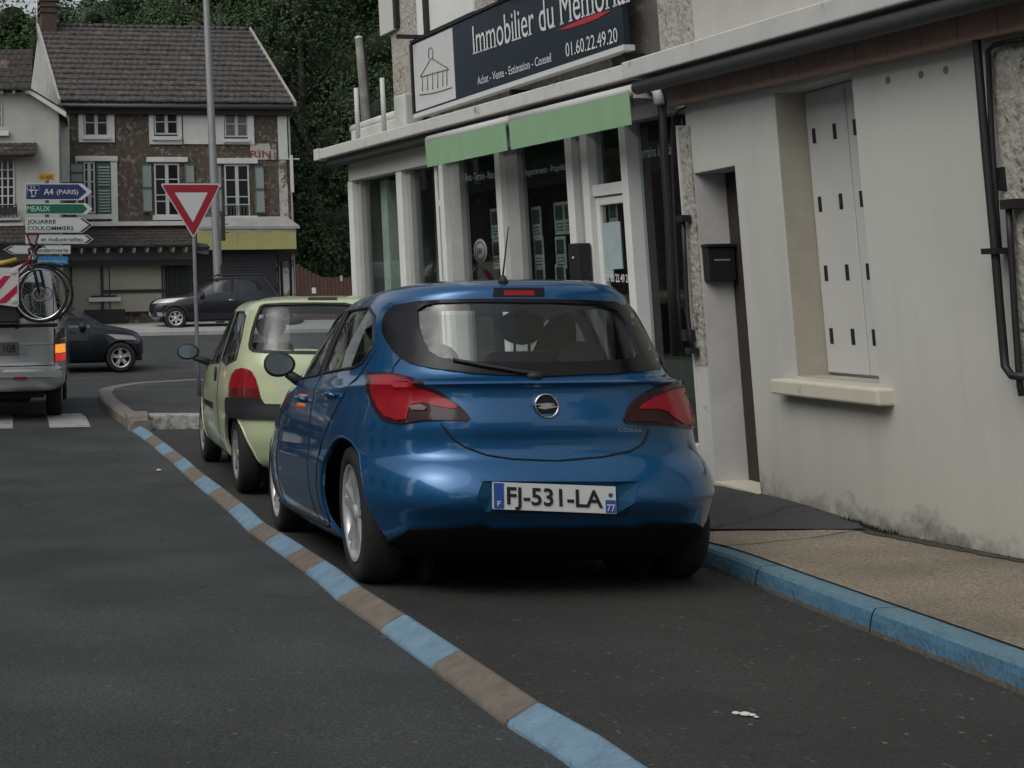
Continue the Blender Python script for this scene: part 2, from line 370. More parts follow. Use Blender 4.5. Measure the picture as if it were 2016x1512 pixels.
drape(pl, M_PATCH, 'pavement_patch', off=.012, cell=.07)
# dark weathered strip of tarmac along the foot of the wall
q_ = []; e_ = []; rq = random.Random(8)
for i in range(200):
    y = 1.2+i*.03; q_.append(Vector((WX(y)+.02, y, 0))); e_.append(Vector((WX(y)-.04-rq.uniform(0,.022)-.04*(math.sin(y*2.1)+1)*.5, y, 0)))
drape(q_+e_[::-1], mat('wall_foot_dirt',(.05,.045,.035),.95,var=.5,scale=20), 'pavement_edge', off=.004, cell=.1)
# ------- island nose beyond the bay and white kerb across its front
isl = [(.25,16.6),(.30,17.3),(.12,19.0),(.06,20.8),(.1,22.0),(.5,23.4),(1.5,24.2),(3.0,24.0),(3.4,20),(3.2,17.2),(1.6,16.35)]
mb = MB(); mb.prism([(x,y,-.1) for x,y in isl], (0,0,gz(19)+.1+.085), M_PATCH); mb.build('traffic_island', kind='structure')
mb = MB()
back = [(-.14,21.3),(-.1,22.2),(.1,23.0),(.5,23.9),(1.5,24.6),(3.2,24.4)]
for (x0,y0),(x1,y1) in zip(back, back[1:]):
    d = Vector((y1-y0, x0-x1, 0)).normalized()*.24
    mb.hexa([(x0,y0,-.05),(x1,y1,-.05),(x1+d.x,y1+d.y,-.05),(x0+d.x,y0+d.y,-.05),(x0,y0,gz(y0)+.13),(x1,y1,gz(y1)+.13),(x1+d.x,y1+d.y,gz(y1)+.13),(x0+d.x,y0+d.y,gz(y0)+.13)], M_TAN2)
M_WK = mat('kerb_white', (.36,.36,.34), .8, var=.3, scale=9, var2=(.13,.13,.12), v2scale=14, v2lo=.5, v2hi=.62)
mb.hexa([(.50,16.0,0),(2.5,15.75,0),(2.5,16.0,0),(.50,16.3,0),(.50,16.0,.24),(2.5,15.75,.22),(2.5,16.0,.22),(.50,16.3,.24)], M_WK)
mb.hexa([(.24,15.9,0),(.50,15.85,0),(.50,16.35,0),(.22,16.5,0),(.24,15.95,.24),(.49,15.9,.26),(.49,16.35,.26),(.22,16.5,.25)], M_TAN2)
mb.build('kerb', kind='structure', bevel=.015)
# zebra crossing bars
M_MARK = mat('road_paint', (.38,.38,.37), .7, var=.15, scale=6, var2=(.09,.09,.09), v2scale=7, v2lo=.56, v2hi=.66)
mb = MB()
for k in range(5):
    x1 = -.18-k*.95; pts = [(x1-.02,16.35),(x1-.17,18.2),(x1-.67,18.2),(x1-.52,16.35)]
    vs = [(x, y, gz(y)+.006) for x, y in (pts[0], ((pts[0][0]+pts[1][0])/2, 17.5), pts[1], pts[2], ((pts[2][0]+pts[3][0])/2, 17.5), pts[3])]
    mb.add(vs, [(0,1,4,5),(1,2,3,4)], M_MARK)
mb.build('road_marking', kind='structure')
# pale far pavement in front of the houses
M_FPV = mat('far_pavement', (.30,.30,.29), .9, var=.2, scale=1.2, bump=.2)
mb = MB(); Y = [40.6,41.5,43,46,60]
vs = []; fs = []
for y in Y:
    for x in (-20, 0, 2.1, 12, 30): vs.append((x, y+ (0 if y > 41 else 0), gz(y)+.10))
for i in range(4):
    for k in range(4): q = i*5+k; fs.append((q,q+1,q+6,q+5))
mb.add(vs, fs, M_FPV)
mb.hexa([(-20,40.5,0),(30,40.5,0),(30,40.62,0),(-20,40.62,0),(-20,40.5,gz(40.6)+.1),(30,40.5,gz(40.6)+.1),(30,40.62,gz(40.6)+.1),(-20,40.62,gz(40.6)+.1)], M_FPV)
mb.build('far_pavement', kind='structure')
# litter on the tarmac
M_LIT = mat('litter', (.6,.6,.58), .8)
mb = MB(); p = G(313, 928); mb.ball((p.x,p.y,p.z+.012), .018, M_LIT, sc=(1.3,1,.5)); o = mb.build('litter'); tag(o, 'tiny white scrap of litter on the road left of the striped kerb', 'litter')
mb = MB()
for (a, b, r) in ((1450,1412,.010),(1468,1414,.014),(1482,1416,.009),(1490,1420,.006)):
    p = G(a, b); mb.ball((p.x,p.y,p.z+.012), r, M_LIT, seg=7, rings=5, sc=(1.3,1,.4))
o = mb.build('litter'); tag(o, 'crumbled white litter on the dark tarmac of the empty parking bay', 'litter')
# ================================================================== RIGHT-HAND HOUSE
FW = Frame((3.9,5.5,0), (.062,-1,0)); FS = Frame((4.1,9.24,0), (.277,-1,0)); FU = Frame((4.2,9.3,0), (.21,-1,0)); FT = Frame((3.9,5.5,0), (.062,-1,0), -.045, -2.9)
M_REND = mat('render_cream', (.44,.44,.40), .9, var=.05, scale=1.5, bump=.12, bscale=90)
def grime_wall(name, col, dirt, z0, z1, amt=.8):
    """render with damp and moss rising from its foot (real dirt, fixed to the wall)"""
    m = bpy.data.materials.new(name); m.use_nodes = True; t = m.node_tree; L = t.links.new; b = t.nodes['Principled BSDF']; b.inputs['Roughness'].default_value = .9
    g = _n(t, 'ShaderNodeNewGeometry'); sx = _n(t, 'ShaderNodeSeparateXYZ'); L(g.outputs['Position'], sx.inputs[0])
    n1 = _n(t, 'ShaderNodeTexNoise'); n1.inputs['Scale'].default_value = 5; n1.inputs['Detail'].default_value = 9; n1.inputs['Roughness'].default_value = .72; L(g.outputs['Position'], n1.inputs['Vector'])
    n0 = _n(t, 'ShaderNodeTexNoise'); n0.inputs['Scale'].default_value = .9; n0.inputs['Detail'].default_value = 4; L(g.outputs['Position'], n0.inputs['Vector'])
    mr = _n(t, 'ShaderNodeMapRange'); mr.inputs[1].default_value = z0; mr.inputs[2].default_value = z1; mr.inputs[3].default_value = .62; mr.inputs[4].default_value = .05; L(sx.outputs[2], mr.inputs[0])
    ad = _n(t, 'ShaderNodeMath', operation='ADD'); L(n1.outputs[0], ad.inputs[0]); L(mr.outputs[0], ad.inputs[1])
    ad2 = _n(t, 'ShaderNodeMath', operation='MULTIPLY_ADD'); ad2.inputs[1].default_value = .45; L(n0.outputs[0], ad2.inputs[0]); L(ad.outputs[0], ad2.inputs[2])
    r2 = _n(t, 'ShaderNodeMapRange'); r2.inputs[1].default_value = 1.18; r2.inputs[2].default_value = 1.5; r2.inputs[4].default_value = amt; L(ad2.outputs[0], r2.inputs[0])
    cr = _n(t, 'ShaderNodeMapRange'); cr.inputs[1].default_value = .3; cr.inputs[2].default_value = .7; cr.inputs[3].default_value = .93; cr.inputs[4].default_value = 1.06; L(n0.outputs[0], cr.inputs[0])
    mp = _n(t, 'ShaderNodeMapping'); mp.inputs['Scale'].default_value = (7,7,.7); L(g.outputs['Position'], mp.inputs[0])
    ns = _n(t, 'ShaderNodeTexNoise'); ns.inputs['Scale'].default_value = 1; ns.inputs['Detail'].default_value = 6; L(mp.outputs[0], ns.inputs['Vector'])
    rs_ = _n(t, 'ShaderNodeMapRange'); rs_.inputs[1].default_value = .5; rs_.inputs[2].default_value = .75; rs_.inputs[3].default_value = 1; rs_.inputs[4].default_value = .91; L(ns.outputs[0], rs_.inputs[0])
    ms = _n(t, 'ShaderNodeMath', operation='MULTIPLY'); L(cr.outputs[0], ms.inputs[0]); L(rs_.outputs[0], ms.inputs[1])
    vs = _n(t, 'ShaderNodeVectorMath', operation='SCALE'); vs.inputs[0].default_value = col; L(ms.outputs[0], vs.inputs['Scale'])
    mx = _n(t, 'ShaderNodeMix', data_type='RGBA'); L(r2.outputs[0], mx.inputs[0]); L(vs.outputs[0], mx.inputs[6]); mx.inputs[7].default_value = dirt+(1,)
    ty = _n(t, 'ShaderNodeMapRange'); ty.inputs[1].default_value = .35; ty.inputs[2].default_value = 1.25; ty.inputs[3].default_value = .34; ty.inputs[4].default_value = 0; L(sx.outputs[2], ty.inputs[0])
    tm = _n(t, 'ShaderNodeMix', data_type='RGBA'); L(ty.outputs[0], tm.inputs[0]); L(vs.outputs[0], tm.inputs[6]); tm.inputs[7].default_value = (.40,.355,.26,1); L(tm.outputs[2], mx.inputs[6])
    L(mx.outputs[2], b.inputs['Base Color'])
    nb = _n(t, 'ShaderNodeTexNoise'); nb.inputs['Scale'].default_value = 110; L(g.outputs['Position'], nb.inputs['Vector'])
    bp = _n(t, 'ShaderNodeBump'); bp.inputs['Strength'].default_value = .15; bp.inputs['Distance'].default_value = .01; L(nb.outputs[0], bp.inputs['Height']); L(bp.outputs[0], b.inputs['Normal'])
    return m
M_WALL = grime_wall('wall_render', (.515,.515,.475), (.045,.042,.028), .38, .74, .95)
M_REV = mat('reveal_render', (.36,.34,.28), .9, var=.12, scale=5, bump=.1)
M_GREYREV = mat('recess_render', (.52,.52,.505), .9, var=.12, scale=6, bump=.06, bscale=120)
M_SILL = mat('sill_stone', (.56,.53,.43), .8, var=.08, scale=9, var2=(.22,.21,.16), v2scale=8, v2lo=.62, v2hi=.75)
M_SHUT = mat('shutter_paint', (.53,.53,.50), .6, var=.04, scale=3)
M_BLACK = mat('black_iron', (.012,.012,.013), .55)
M_DBROWN = mat('brown_door', (.035,.026,.02), .6)
M_BAND = mat('terracotta_band', (.32,.215,.17), .85, var=.22, scale=8, var2=(.30,.22,.17), v2scale=10, v2lo=.55, v2hi=.7)
M_PEB = mat('rough_stone', (.37,.355,.31), .95, var=.35, scale=22, bump=1.0, bscale=28, var2=(.11,.095,.07), v2scale=17, v2lo=.55, v2hi=.64)
M_BEIGE = mat('upper_render', (.46,.45,.41), .9, var=.12, scale=3, var2=(.2,.18,.14), v2scale=9, v2lo=.66, v2hi=.75)
M_CORN = mat('cornice_paint', (.52,.52,.49), .8, var=.1, scale=4, var2=(.20,.19,.16), v2scale=7, v2lo=.60, v2hi=.72)
M_ZINC = mat('dark_zinc', (.06,.062,.062), .5, var=.15, scale=6)
hb = FW.p(-1.5, 0); house = thing('town_house', 'cream rendered house wall with closed white shutters and door recess beside the pavement', 'house', (hb.x, hb.y, .4))
u_end = -2.83
du0, du1, dzt = -2.80, -2.315, 2.30
wu0, wu1, wz0, wz1 = -1.85, -1.152, 1.085, 2.66
mb = MB(); T = -.45
def wb(u0,u1,z0,z1,m=M_WALL,n0=T,n1=0): mb.fbox(FW,u0,u1,z0,z1,n0,n1,m)
wb(u_end-.02,du0,.1,dzt); wb(u_end-.02,du1,dzt,wz1); wb(du1,wu0,.1,wz1); wb(wu0,wu1,.1,wz0); wb(wu1,4.2,.1,wz1); wb(u_end-.02,4.2,wz1,3.0)
wall = mb.build('wall', parent=house)
# linings of the two openings in their own render
mb = MB()
mb.fbox(FW,wu0,wu0+.004,wz0,wz1,-.2,-.001,M_REV); mb.fbox(FW,wu0+.004,wu1,wz0,wz0+.004,-.2,-.001,M_REV); mb.fbox(FW,wu0+.004,wu1,wz1-.004,wz1,-.2,-.001,M_REND)
mb.fbox(FW,du0,du0+.004,.36,dzt,-.2,-.001,M_GREYREV); mb.fbox(FW,du0+.004,du1,dzt-.004,dzt,-.2,-.001,M_GREYREV)
mb.build('reveal', parent=house)
mb = MB(); mb.fbox(FW,du0,du1,.33,.405,-.3,.02,M_SILL); mb.build('doorstep', parent=house, bevel=.006)
mb = MB(); mb.fbox(FW,du0+.005,du1-.002,.405,dzt-.006,-.26,-.202,M_DBROWN)
for a, b in ((.5,1.1),(1.2,2.15)): mb.fbox(FW,du0+.09,du1-.09,a,b,-.202,-.195,M_DBROWN)
dr = mb.build('door', parent=house, bevel=.006)
# four narrow boards of folding shutters with slots
su = [wu0+.006, wu0+.20, wu0+.37, wu0+.54, wu1-.005]
mb = MB(); sn = -.17
slots = [2.36, 1.98, 1.60, 1.26]
mb2 = MB()
for i in range(4):
    a, b = su[i]+.002, su[i+1]-.002; off = sn + (.004 if i % 2 else 0)
    sh = MB(); sh.fbox(FW, a, b, wz0+.02, wz1-.01, off-.03, off, M_SHUT)
    so = sh.build('shutter', parent=house, bevel=.004)
    for z in slots:
        c = a+.045 if i < 3 else a+.03
        sl_ = MB(); sl_.fbox(FW, c, c+.03, z, z+.085, off-.001, off+.002, M_BLACK); sl_.build('slot', parent=so)
mb = MB(); mb.fbox(FW, -1.985, -1.05, .985, 1.068, -.15, .085, M_SILL); mb.build('window_sill', parent=house, bevel=.012)
# terracotta band, gutter, cornice
def zat(px, py, n, fr=FW): return fr.at(px, py, n)[1]
zb0, zb1 = 2.74, 2.865
mb = MB()
u = u_end-.05
while u < 4.0: mb.fbox(FT, u, min(u+.236,4.0), zb0, zb1, .001, .10, M_BAND); u += .24
mb.build('brick_band', parent=house, bevel=.004)
mb = MB(); mb.fbox(FT,-3.02,4.0,2.868,2.935,.001,.17,M_ZINC); mb.build('soffit', parent=house)
mb = MB(); mb.tube([FT.p(-3.0,2.875,.225), FT.p(0,2.875,.225), FT.p(4,2.875,.225)], .046, mat('gutter_zinc', (.035,.036,.037), .55, var=.2, scale=5), 12); mb.build('gutter', parent=house)
mb = MB(); mb.fbox(FT,-3.10,4.0,2.937,3.055,-.1,.28,M_CORN); mb.build('cornice', parent=house, bevel=.01)
mb = MB(); mb.fbox(FT,-2.55,4.2,3.057,7.5,-.4,.06,M_BEIGE); mb.fbox(FW,-3.05,-2.55,3.05,7.5,-.4,.03,M_PEB); mb.build('upper_wall', parent=house)
# stone strip at the house end, quoin at right
mb = MB(); mb.fbox(FW,-2.93,-2.80,1.10,2.60,-.3,.012,M_PEB); mb.fbox(FW,-2.95,-2.925,.1,2.62,-.3,.02,M_CORN); mb.fbox(FW,-2.93,-2.80,.1,1.10,-.3,.008,M_CORN); mb.build('end_pilaster', parent=house)
mb = MB(); mb.fbox(FW,-.17,1.4,.40,2.58,0,.02,M_PEB); mb.build('stone_panel', parent=house)
def pipe(px, n, r, name, fr=FW, m=M_BLACK, par=None):
    P = [fr.p(*fr.at(x,y,n),n) for x,y in px]
    mb = MB(); mb.tube(P, r, m, 10); return mb.build(name, parent=par or house)
dp = pipe([(1905,0),(1912,20),(1921,60),(1940,290),(1958,480),(1968,600),(1975,680),(1979,722),(1992,740),(2020,742)], .07, .017, 'downpipe')
mb = MB()
for z in (1.70,):
    u, _ = FW.at(1963, 505, .06); mb.fbox(FW, u-.04, u+.05, z-.01, z+.015, 0, .1, M_BLACK)
mb.build('bracket', parent=dp)
pipe([(2016,78),(1985,82),(1958,88),(1945,100),(1952,260),(1962,420),(1968,500)], .05, .011, 'pipe')
pipe([(1985,400),(1990,480),(1998,620),(2008,760),(2012,780)], .05, .013, 'pipe')
mb = MB(); u, z = FW.at(1992,402,.05); mb.fbox(FW,u-.03,u+.05,z-.02,z+.02,.0,.08,M_BLACK); mb.build('bracket', parent=house)
mb = MB(); u, z = FW.at(1974,352,.02); mb.fbox(FW,u-.02,u+.02,z-.05,z+.05,.0,.03,M_BLACK); mb.build('junction_box', parent=house)
pipe([(1345,430),(1349,520),(1354,620),(1358,655),(1364,690)], .05, .013, 'pipe')
for (a,b,w,h) in ((1346,430,.035,.02),(1355,660,.03,.035),(1362,690,.03,.018)):
    u, z = FW.at(a,b,.05); mb = MB(); mb.fbox(FW,u-w,u+w,z-h,z+h,.02,.08,M_BLACK); mb.build('bracket', parent=house)
pipe([(1348,212),(1335,218),(1325,230),(1324,330),(1330,470),(1337,600),(1345,700)], .04, .009, 'cable')
# swan neck of the gutter above the shop corner
def lp(pts, r, m, name, par):
    mb = MB(); mb.tube(pts, r, m, 12); return mb.build(name, parent=par)
# three rust spots where a fitting was
M_RUST = mat('rust', (.2,.17,.13), .9)
for (a, b) in ((1748,158),(1813,147),(1862,138)):
    u, z = FW.at(a,b,0); c = FW.p(u,z,0)
    mb = MB(); mb.lathe([(.001,.002),(.016,.001),(.02,0)], FW.N, c, 9, M_RUST); mb.build('old_bolt', parent=house)
# letterbox in the recess
lb = FW.p(du0+.004, 1.62, -.16)
t = thing('letterbox', 'black letterbox fixed inside the grey door recess of the cream house', 'letterbox', FW.p(du0, 1.45, -.15))
def rb(n0,n1,z0,z1,u0,u1,m,name,par,bev=0):
    mb = MB(); mb.fbox(FW,u0,u1,z0,z1,n0,n1,m); return mb.build(name, parent=par, bevel=bev)
rb(-.185,-.01,1.62,1.83,du0+.006,du0+.075,M_BLACK,'box',t,.006)
rb(-.19,-.005,1.83,1.85,du0+.006,du0+.09,M_BLACK,'lid',t,.004)
M_ALU = mat('aluminium', (.5,.5,.5), .4, .6)
rb(-.15,-.05,1.745,1.755,du0+.075,du0+.078,M_ALU,'slot',t)
# moss and grass along the foot of the wall
M_MOSS = mat('moss', (.020,.022,.011), 1, var=.3, scale=30)
mb = MB(); rr = random.Random(3)
for i in range(1500):
    u = rr.uniform(-1.55,.9) if rr.random() < .8 else rr.gauss(-1.3,.18)
    q = FW.p(u,0,.005+abs(rr.gauss(0,.018))); z = wz(q.y)-.012; h = rr.uniform(.004,.026)*(1.6 if abs(u+1.3) < .2 else 1); a = rr.uniform(0,6.28); w = .005
    d = Vector((math.cos(a)*w, math.sin(a)*w, 0)); tip = Vector((rr.gauss(0,.008), rr.gauss(0,.008), h))
    mb.add([q+Vector((0,0,z))-d, q+Vector((0,0,z))+d, q+Vector((0,0,z))+tip], [(0,1,2)], M_MOSS)
o = mb.build('moss', kind='stuff', flip=False); o['label'] = 'low moss and weeds along the foot of the cream wall'; o['category'] = 'moss'
# ================================================================== SHOP
sb = FS.p(-2.5,0); shop = thing('shop_building', 'estate agency with tall white framed shop windows below a pale cornice', 'shop', (sb.x, sb.y, .15))
M_FR = mat('white_frame', (.68,.69,.67), .6, var=.06, scale=6)
M_FRG = mat('grey_frame', (.33,.34,.33), .7, var=.1, scale=6)
M_FASC = mat('fascia_paint', (.47,.48,.46), .8, var=.08, scale=3)
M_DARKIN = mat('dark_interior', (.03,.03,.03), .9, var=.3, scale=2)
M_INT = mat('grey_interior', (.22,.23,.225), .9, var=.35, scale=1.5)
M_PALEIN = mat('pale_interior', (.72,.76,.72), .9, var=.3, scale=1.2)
M_NAVY = mat('navy_panel', (.008,.010,.012), .6)
G_SHOP = glass('shop_glass', (.85,.9,.88), .01, .92, 1.7)
ZT = 2.83; ZB = .25
SU = lambda px, py=500, n=0: FS.at(px, py, n)[0]
posts = [(690,699),(786,797),(871,879),(983,993),(1124,1137),(1155,1168),(1233,1246)]
pu = []
for a, b in posts:
    u0, u1 = SU(a), SU(b)
    mb = MB(); mb.fbox(FS,u0,u1,ZB,ZT,-.14,.0,M_FR); mb.build('post', parent=shop, bevel=.004); pu.append((u0,u1))
gu = [(SU(708),SU(786)),(SU(805),SU(871)),(SU(903),SU(983)),(SU(1018),SU(1124)),(SU(1248),SU(1336))]
# greyish inner jambs beside the posts, glazing set back
mb = MB()
for a in (699,797,879,993,1137):
    u0 = SU(a)+.002; u1 = {699:SU(706),797:SU(804),879:SU(901),993:SU(1016),1137:SU(1155)}[a]
    mb = MB(); mb.fbox(FS,u0,u1,ZB,ZT,-.145,-.06,M_FRG); mb.build('jamb', parent=shop)
for i, (u0,u1) in enumerate(gu):
    mb = MB(); mb.fbox(FS,u0,u1,ZB+.1,ZT,-.112,-.104,G_SHOP); w = mb.build('shop_window', parent=shop)
mb = MB(); u0, u1 = SU(1246), SU(1336); mb.fbox(FS,u0,u1,ZB,ZB+.25,-.13,-.03,M_FR); 
for (u0,u1) in gu[:4]: mb.fbox(FS,u0,u1,ZB,ZB+.3,-.13,-.03,M_FR)
mb.build('stall_riser', parent=shop)
# bars in the second window
mb = MB(); u = SU(850); mb.fbox(FS,u,u+.05,ZB+.31,ZT,-.10,-.07,M_FR); z = zat(865,398,0,FS); mb.fbox(FS,u+.052,gu[1][1],z-.03,z+.03,-.10,-.07,M_FR); mb.build('glazing_bar', parent=shop)
# door
du_0, du_1 = SU(1168), SU(1233)
dt = zat(1200,385,0,FS)
door = MB(); door.fbox(FS,du_0,du_0+.05,.2,dt,-.10,-.05,M_FR); door.fbox(FS,du_1-.02,du_1,.2,dt,-.10,-.05,M_FR); door.fbox(FS,du_0+.052,du_1-.022,dt-.06,dt,-.10,-.052,M_FR); door.fbox(FS,du_0+.052,du_1-.022,.2,.5,-.10,-.052,M_FR)
door = door.build('door', parent=shop, bevel=.004)
mb = MB(); mb.fbox(FS,du_0+.052,du_1-.022,.5,dt-.06,-.08,-.072,G_SHOP); mb.build('pane', parent=door)
mb = MB(); mb.fbox(FS,du_0+.075,du_0+.085,.95,1.35,-.05,-.02,M_ALU); mb.build('handle', parent=door)
mb = MB(); mb.fbox(FS,du_0,du_1,dt+.01,dt+.10,-.12,-.03,M_FR); mb.build('transom', parent=shop, bevel=.004)
mb = MB(); mb.fbox(FS,du_0,du_1,dt+.10,ZT,-.09,-.082,G_SHOP); mb.build('fanlight', parent=shop)
# navy name strips behind the tops of the panes + lettering
for i, (txt, p0, p1, cap) in {2:('Pavillons - Terrains - Maisons',(909,357),(981,350),15),3:('Appartements - Propriétés',(1034,346),(1119,333),13),4:('Terrains à bâtir',(1256,312),(1325,303),22)}.items():
    u0, u1 = gu[i]
    mb = MB(); zz = zat(p0[0], p0[1]+26, -.12, FS); mb.fbox(FS,u0+.01,u1-.01,zz,ZT-.01,-.135,-.125,M_NAVY); o = mb.build('name_strip', parent=shop)
    ftext(FS, txt, p0, p1, cap, -.124, mat('strip_letters', (.85,.86,.84), .7), o, bold=.02)
# interior
def ibox(u0,u1,z0,z1,n0,n1,m,name,par=shop):
    mb = MB(); mb.fbox(FS,u0,u1,z0,z1,n0,n1,m); return mb.build(name, parent=par)
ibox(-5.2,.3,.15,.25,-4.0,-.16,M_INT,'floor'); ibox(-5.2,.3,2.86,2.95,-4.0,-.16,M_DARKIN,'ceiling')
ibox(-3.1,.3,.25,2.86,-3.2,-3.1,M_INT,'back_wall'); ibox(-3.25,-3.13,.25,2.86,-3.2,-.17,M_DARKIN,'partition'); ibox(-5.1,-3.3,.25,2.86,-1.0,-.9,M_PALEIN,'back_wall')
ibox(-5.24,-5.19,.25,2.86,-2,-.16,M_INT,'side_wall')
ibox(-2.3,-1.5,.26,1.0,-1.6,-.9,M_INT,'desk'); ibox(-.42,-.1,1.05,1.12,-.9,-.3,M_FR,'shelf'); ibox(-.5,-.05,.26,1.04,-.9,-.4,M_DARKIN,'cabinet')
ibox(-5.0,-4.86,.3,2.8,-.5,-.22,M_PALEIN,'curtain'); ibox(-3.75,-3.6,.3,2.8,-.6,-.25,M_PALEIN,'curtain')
# fascia and cornice of the shop; terrace above
mb = MB(); mb.fbox(FS,-5.27,-3.4,ZT,3.08,-.14,.015,M_FASC); mb.fbox(FS,-3.4,.05,ZT,3.08,-.14,.01,M_FRG); mb.build('fascia', parent=shop)
mb = MB(); mb.fbox(FS,-5.3,-5.2,.2,ZT,-2.2,-.141,M_FASC); mb.fbox(FS,-5.3,-5.2,ZT,3.08,-2.2,-.141,M_FASC); mb.build('wall', parent=shop)
mb = MB(); mb.fbox(FS,-5.45,-.02,3.085,3.20,-4.0,.27,M_CORN); mb.build('cornice', parent=shop, bevel=.012)
mb = MB(); mb.fbox(FS,-5.58,-5.46,3.08,3.21,.05,.28,M_CORN); mb.build('gutter_end', parent=shop, bevel=.01)
mb = MB(); mb.fbox(FS,-5.4,-.1,3.02,3.083,-.1,.2,M_ZINC); mb.build('soffit', parent=shop)
# parapet with its rounded coping
pa = FS.at(690,260,-.1)[0]; pb_ = FS.at(790,230,-.1)[0]
mb = MB(); mb.fbox(FS,pa,pb_,3.2,3.40,-.25,-.1,M_CORN); par_ = mb.build('parapet', parent=shop, bevel=.02)
mb = MB(); mb.tube([FS.p(pa-.05,3.42,-.17),FS.p(pa+.5,3.43,-.17),FS.p(pb_,3.44,-.17)], .06, M_CORN, 10); mb.build('coping', parent=par_)
mb = MB(); mb.fbox(FS,pb_-.12,pb_+.12,3.2,3.62,-.27,-.08,M_CORN); mb.build('pier', parent=shop, bevel=.02)
M_PIPEW = mat('pale_pipe', (.5,.5,.48), .6)
for (px, y0, y1) in ((705,268,172),(756,240,152)):
    u, z0 = FS.at(px,y0,.1); _, z1 = FS.at(px,y1,.1); mb = MB(); mb.tube([FS.p(u,3.2,.1),FS.p(u,z1,.1)], .024, M_PIPEW, 10); mb.build('vent_pipe', parent=shop)
# upper floor with pebbledash, window with shutter
ub0 = FU.at(778,240)[0]
mb = MB(); mb.fbox(FU,ub0,.0,3.2,8.0,-.4,0,M_PEB); mb.build('upper_wall', parent=shop)
mb = MB(); mb.fbox(FU,ub0-.02,ub0+.0,3.2,8.0,-3.5,-.41,M_BEIGE); mb.build('side_wall', parent=shop)
mb = MB(); a, b = FU.at(824,30)[0], FU.at(842,30)[0]; zz = FU.at(830,70)[1]; mb.fbox(FU,a,b+1.0,zz,7.5,-.02,.02,M_FR); w = mb.build('window_frame', parent=shop)
mb = MB(); mb.fbox(FU,FU.at(843,30)[0],FU.at(849,30)[0],zz-.1,7.5,.02,.06,M_BLACK); mb.build('shutter_edge', parent=w)
a, b = FU.at(766,30)[0], FU.at(780,30)[0]; zz = FU.at(775,62)[1]
mb = MB(); mb.fbox(FU,a-.15,ub0+.18,zz,7,.01,.05,M_SHUT); mb.build('shutter', parent=shop)
mb = MB(); mb.fbox(FU,ub0+.185,ub0+.25,zz+.02,6,.005,.05,M_BLACK); mb.build('shutter', parent=shop)
mb = MB(); mb.fbox(FU,-.87,-.0,3.2,8,.002,.03,mat('sooty_wall',(.10,.095,.085),.95,var=.5,scale=5,var2=(.3,.28,.24),v2scale=4,v2lo=.55,v2hi=.65)); mb.build('stained_wall', parent=shop)
# ---- sign board
s0 = FU.at(817,218,.25); s1 = FU.at(1228,95,.25); st = FU.at(812,85,.25)
z0 = 3.385; zt = 4.10
sgn = thing('shop_sign', 'long navy estate agency signboard with white lettering and a white end panel above the cornice', 'sign', FU.p((s0[0]+s1[0])/2, z0, .2))
M_SIGN = mat('sign_navy', (.014,.024,.034), .35, var=.1, scale=2); M_SW = mat('sign_white', (.55,.56,.55), .5, var=.04, scale=3); M_SRED = mat('sign_red', (.42,.03,.04), .5)
uu = FU.at(893,120,.25)[0]
mb = MB(); mb.fbox(FU,s0[0],s1[0],z0,zt,.19,.245,M_SIGN); mb.build('panel', parent=sgn, bevel=.004)
mb = MB(); mb.fbox(FU,s0[0]+.02,uu,z0+.02,zt-.02,.245,.249,M_SW); wp = mb.build('white_panel', parent=sgn)
mb = MB(); mb.fbox(FU,s0[0]-.02,s1[0]+.02,z0-.045,z0-.003,.17,.26,M_SW); mb.fbox(FU,s0[0]-.02,s1[0]+.02,zt+.003,zt+.03,.17,.26,M_BLACK); mb.fbox(FU,s0[0]-.05,s0[0]-.003,z0,zt,.17,.255,M_BLACK); mb.build('frame', parent=sgn)
for f in (.02,.5,.97):
    u = s0[0]+(s1[0]-s0[0])*f
    mb = MB(); mb.fbox(FU,u,u+.04,z0-.3,z0-.05,0,.2,M_BLACK); mb.build('bracket', parent=sgn)
    mb = MB(); mb.fbox(FU,u,u+.04,zt+.033,zt+.07,0,.45,M_BLACK); mb.build('bracket', parent=sgn)
M_SL = mat('sign_letters', (.62,.63,.62), .5)
p_ = sgn
def serif_text(fr, txt, p0, p1, cap, n, m, par, bold=0.0):
    return ftext(fr, txt, p0, p1, cap, n, m, par, bold=bold, serif=.5)
serif_text(FU, 'Immobilier du Mémorial', (933,107), (1238,4), 60, .2465, M_SL, sgn, 0)
serif_text(FU, 'Achat - Vente - Estimation - Conseil', (941,167), (1086,121), 17, .2465, M_SL, sgn, .0)
serif_text(FU, '01.60.22.49.20', (1115,112), (1217,82), 29, .2465, M_SL, sgn, 0)
pts = [FU.p(*FU.at(x,y,.2475),.2475) for x,y in ((1098,60),(1120,49),(1150,36),(1180,25),(1206,19),(1180,35),(1150,47),(1120,56))]
mb = MB(); mb.prism(pts, FU.N*.002, M_SRED); mb.build('red_stroke', parent=sgn)
# line drawing of a domed hall
M_SK = mat('sketch_line', (.16,.16,.16), .7)
mb = MB()
def sk(L_, r=.006):
    P = [FU.p(*FU.at(x,y,.251),.251) for x,y in L_]; mb.tube(P, r, M_SK, 4)
sk([(826,187),(850,184),(870,179),(890,172)]); sk([(832,150),(832,180)]); sk([(842,147),(842,178)]); sk([(852,142),(852,176)]); sk([(862,140),(862,174)]); sk([(872,138),(872,170)]); sk([(880,136),(880,168)])
sk([(828,150),(840,130),(848,115),(856,118),(868,126),(882,134)]); sk([(828,152),(884,136)]); sk([(844,115),(844,98),(848,93),(852,98),(852,116)])
mb.build('drawing', parent=sgn)
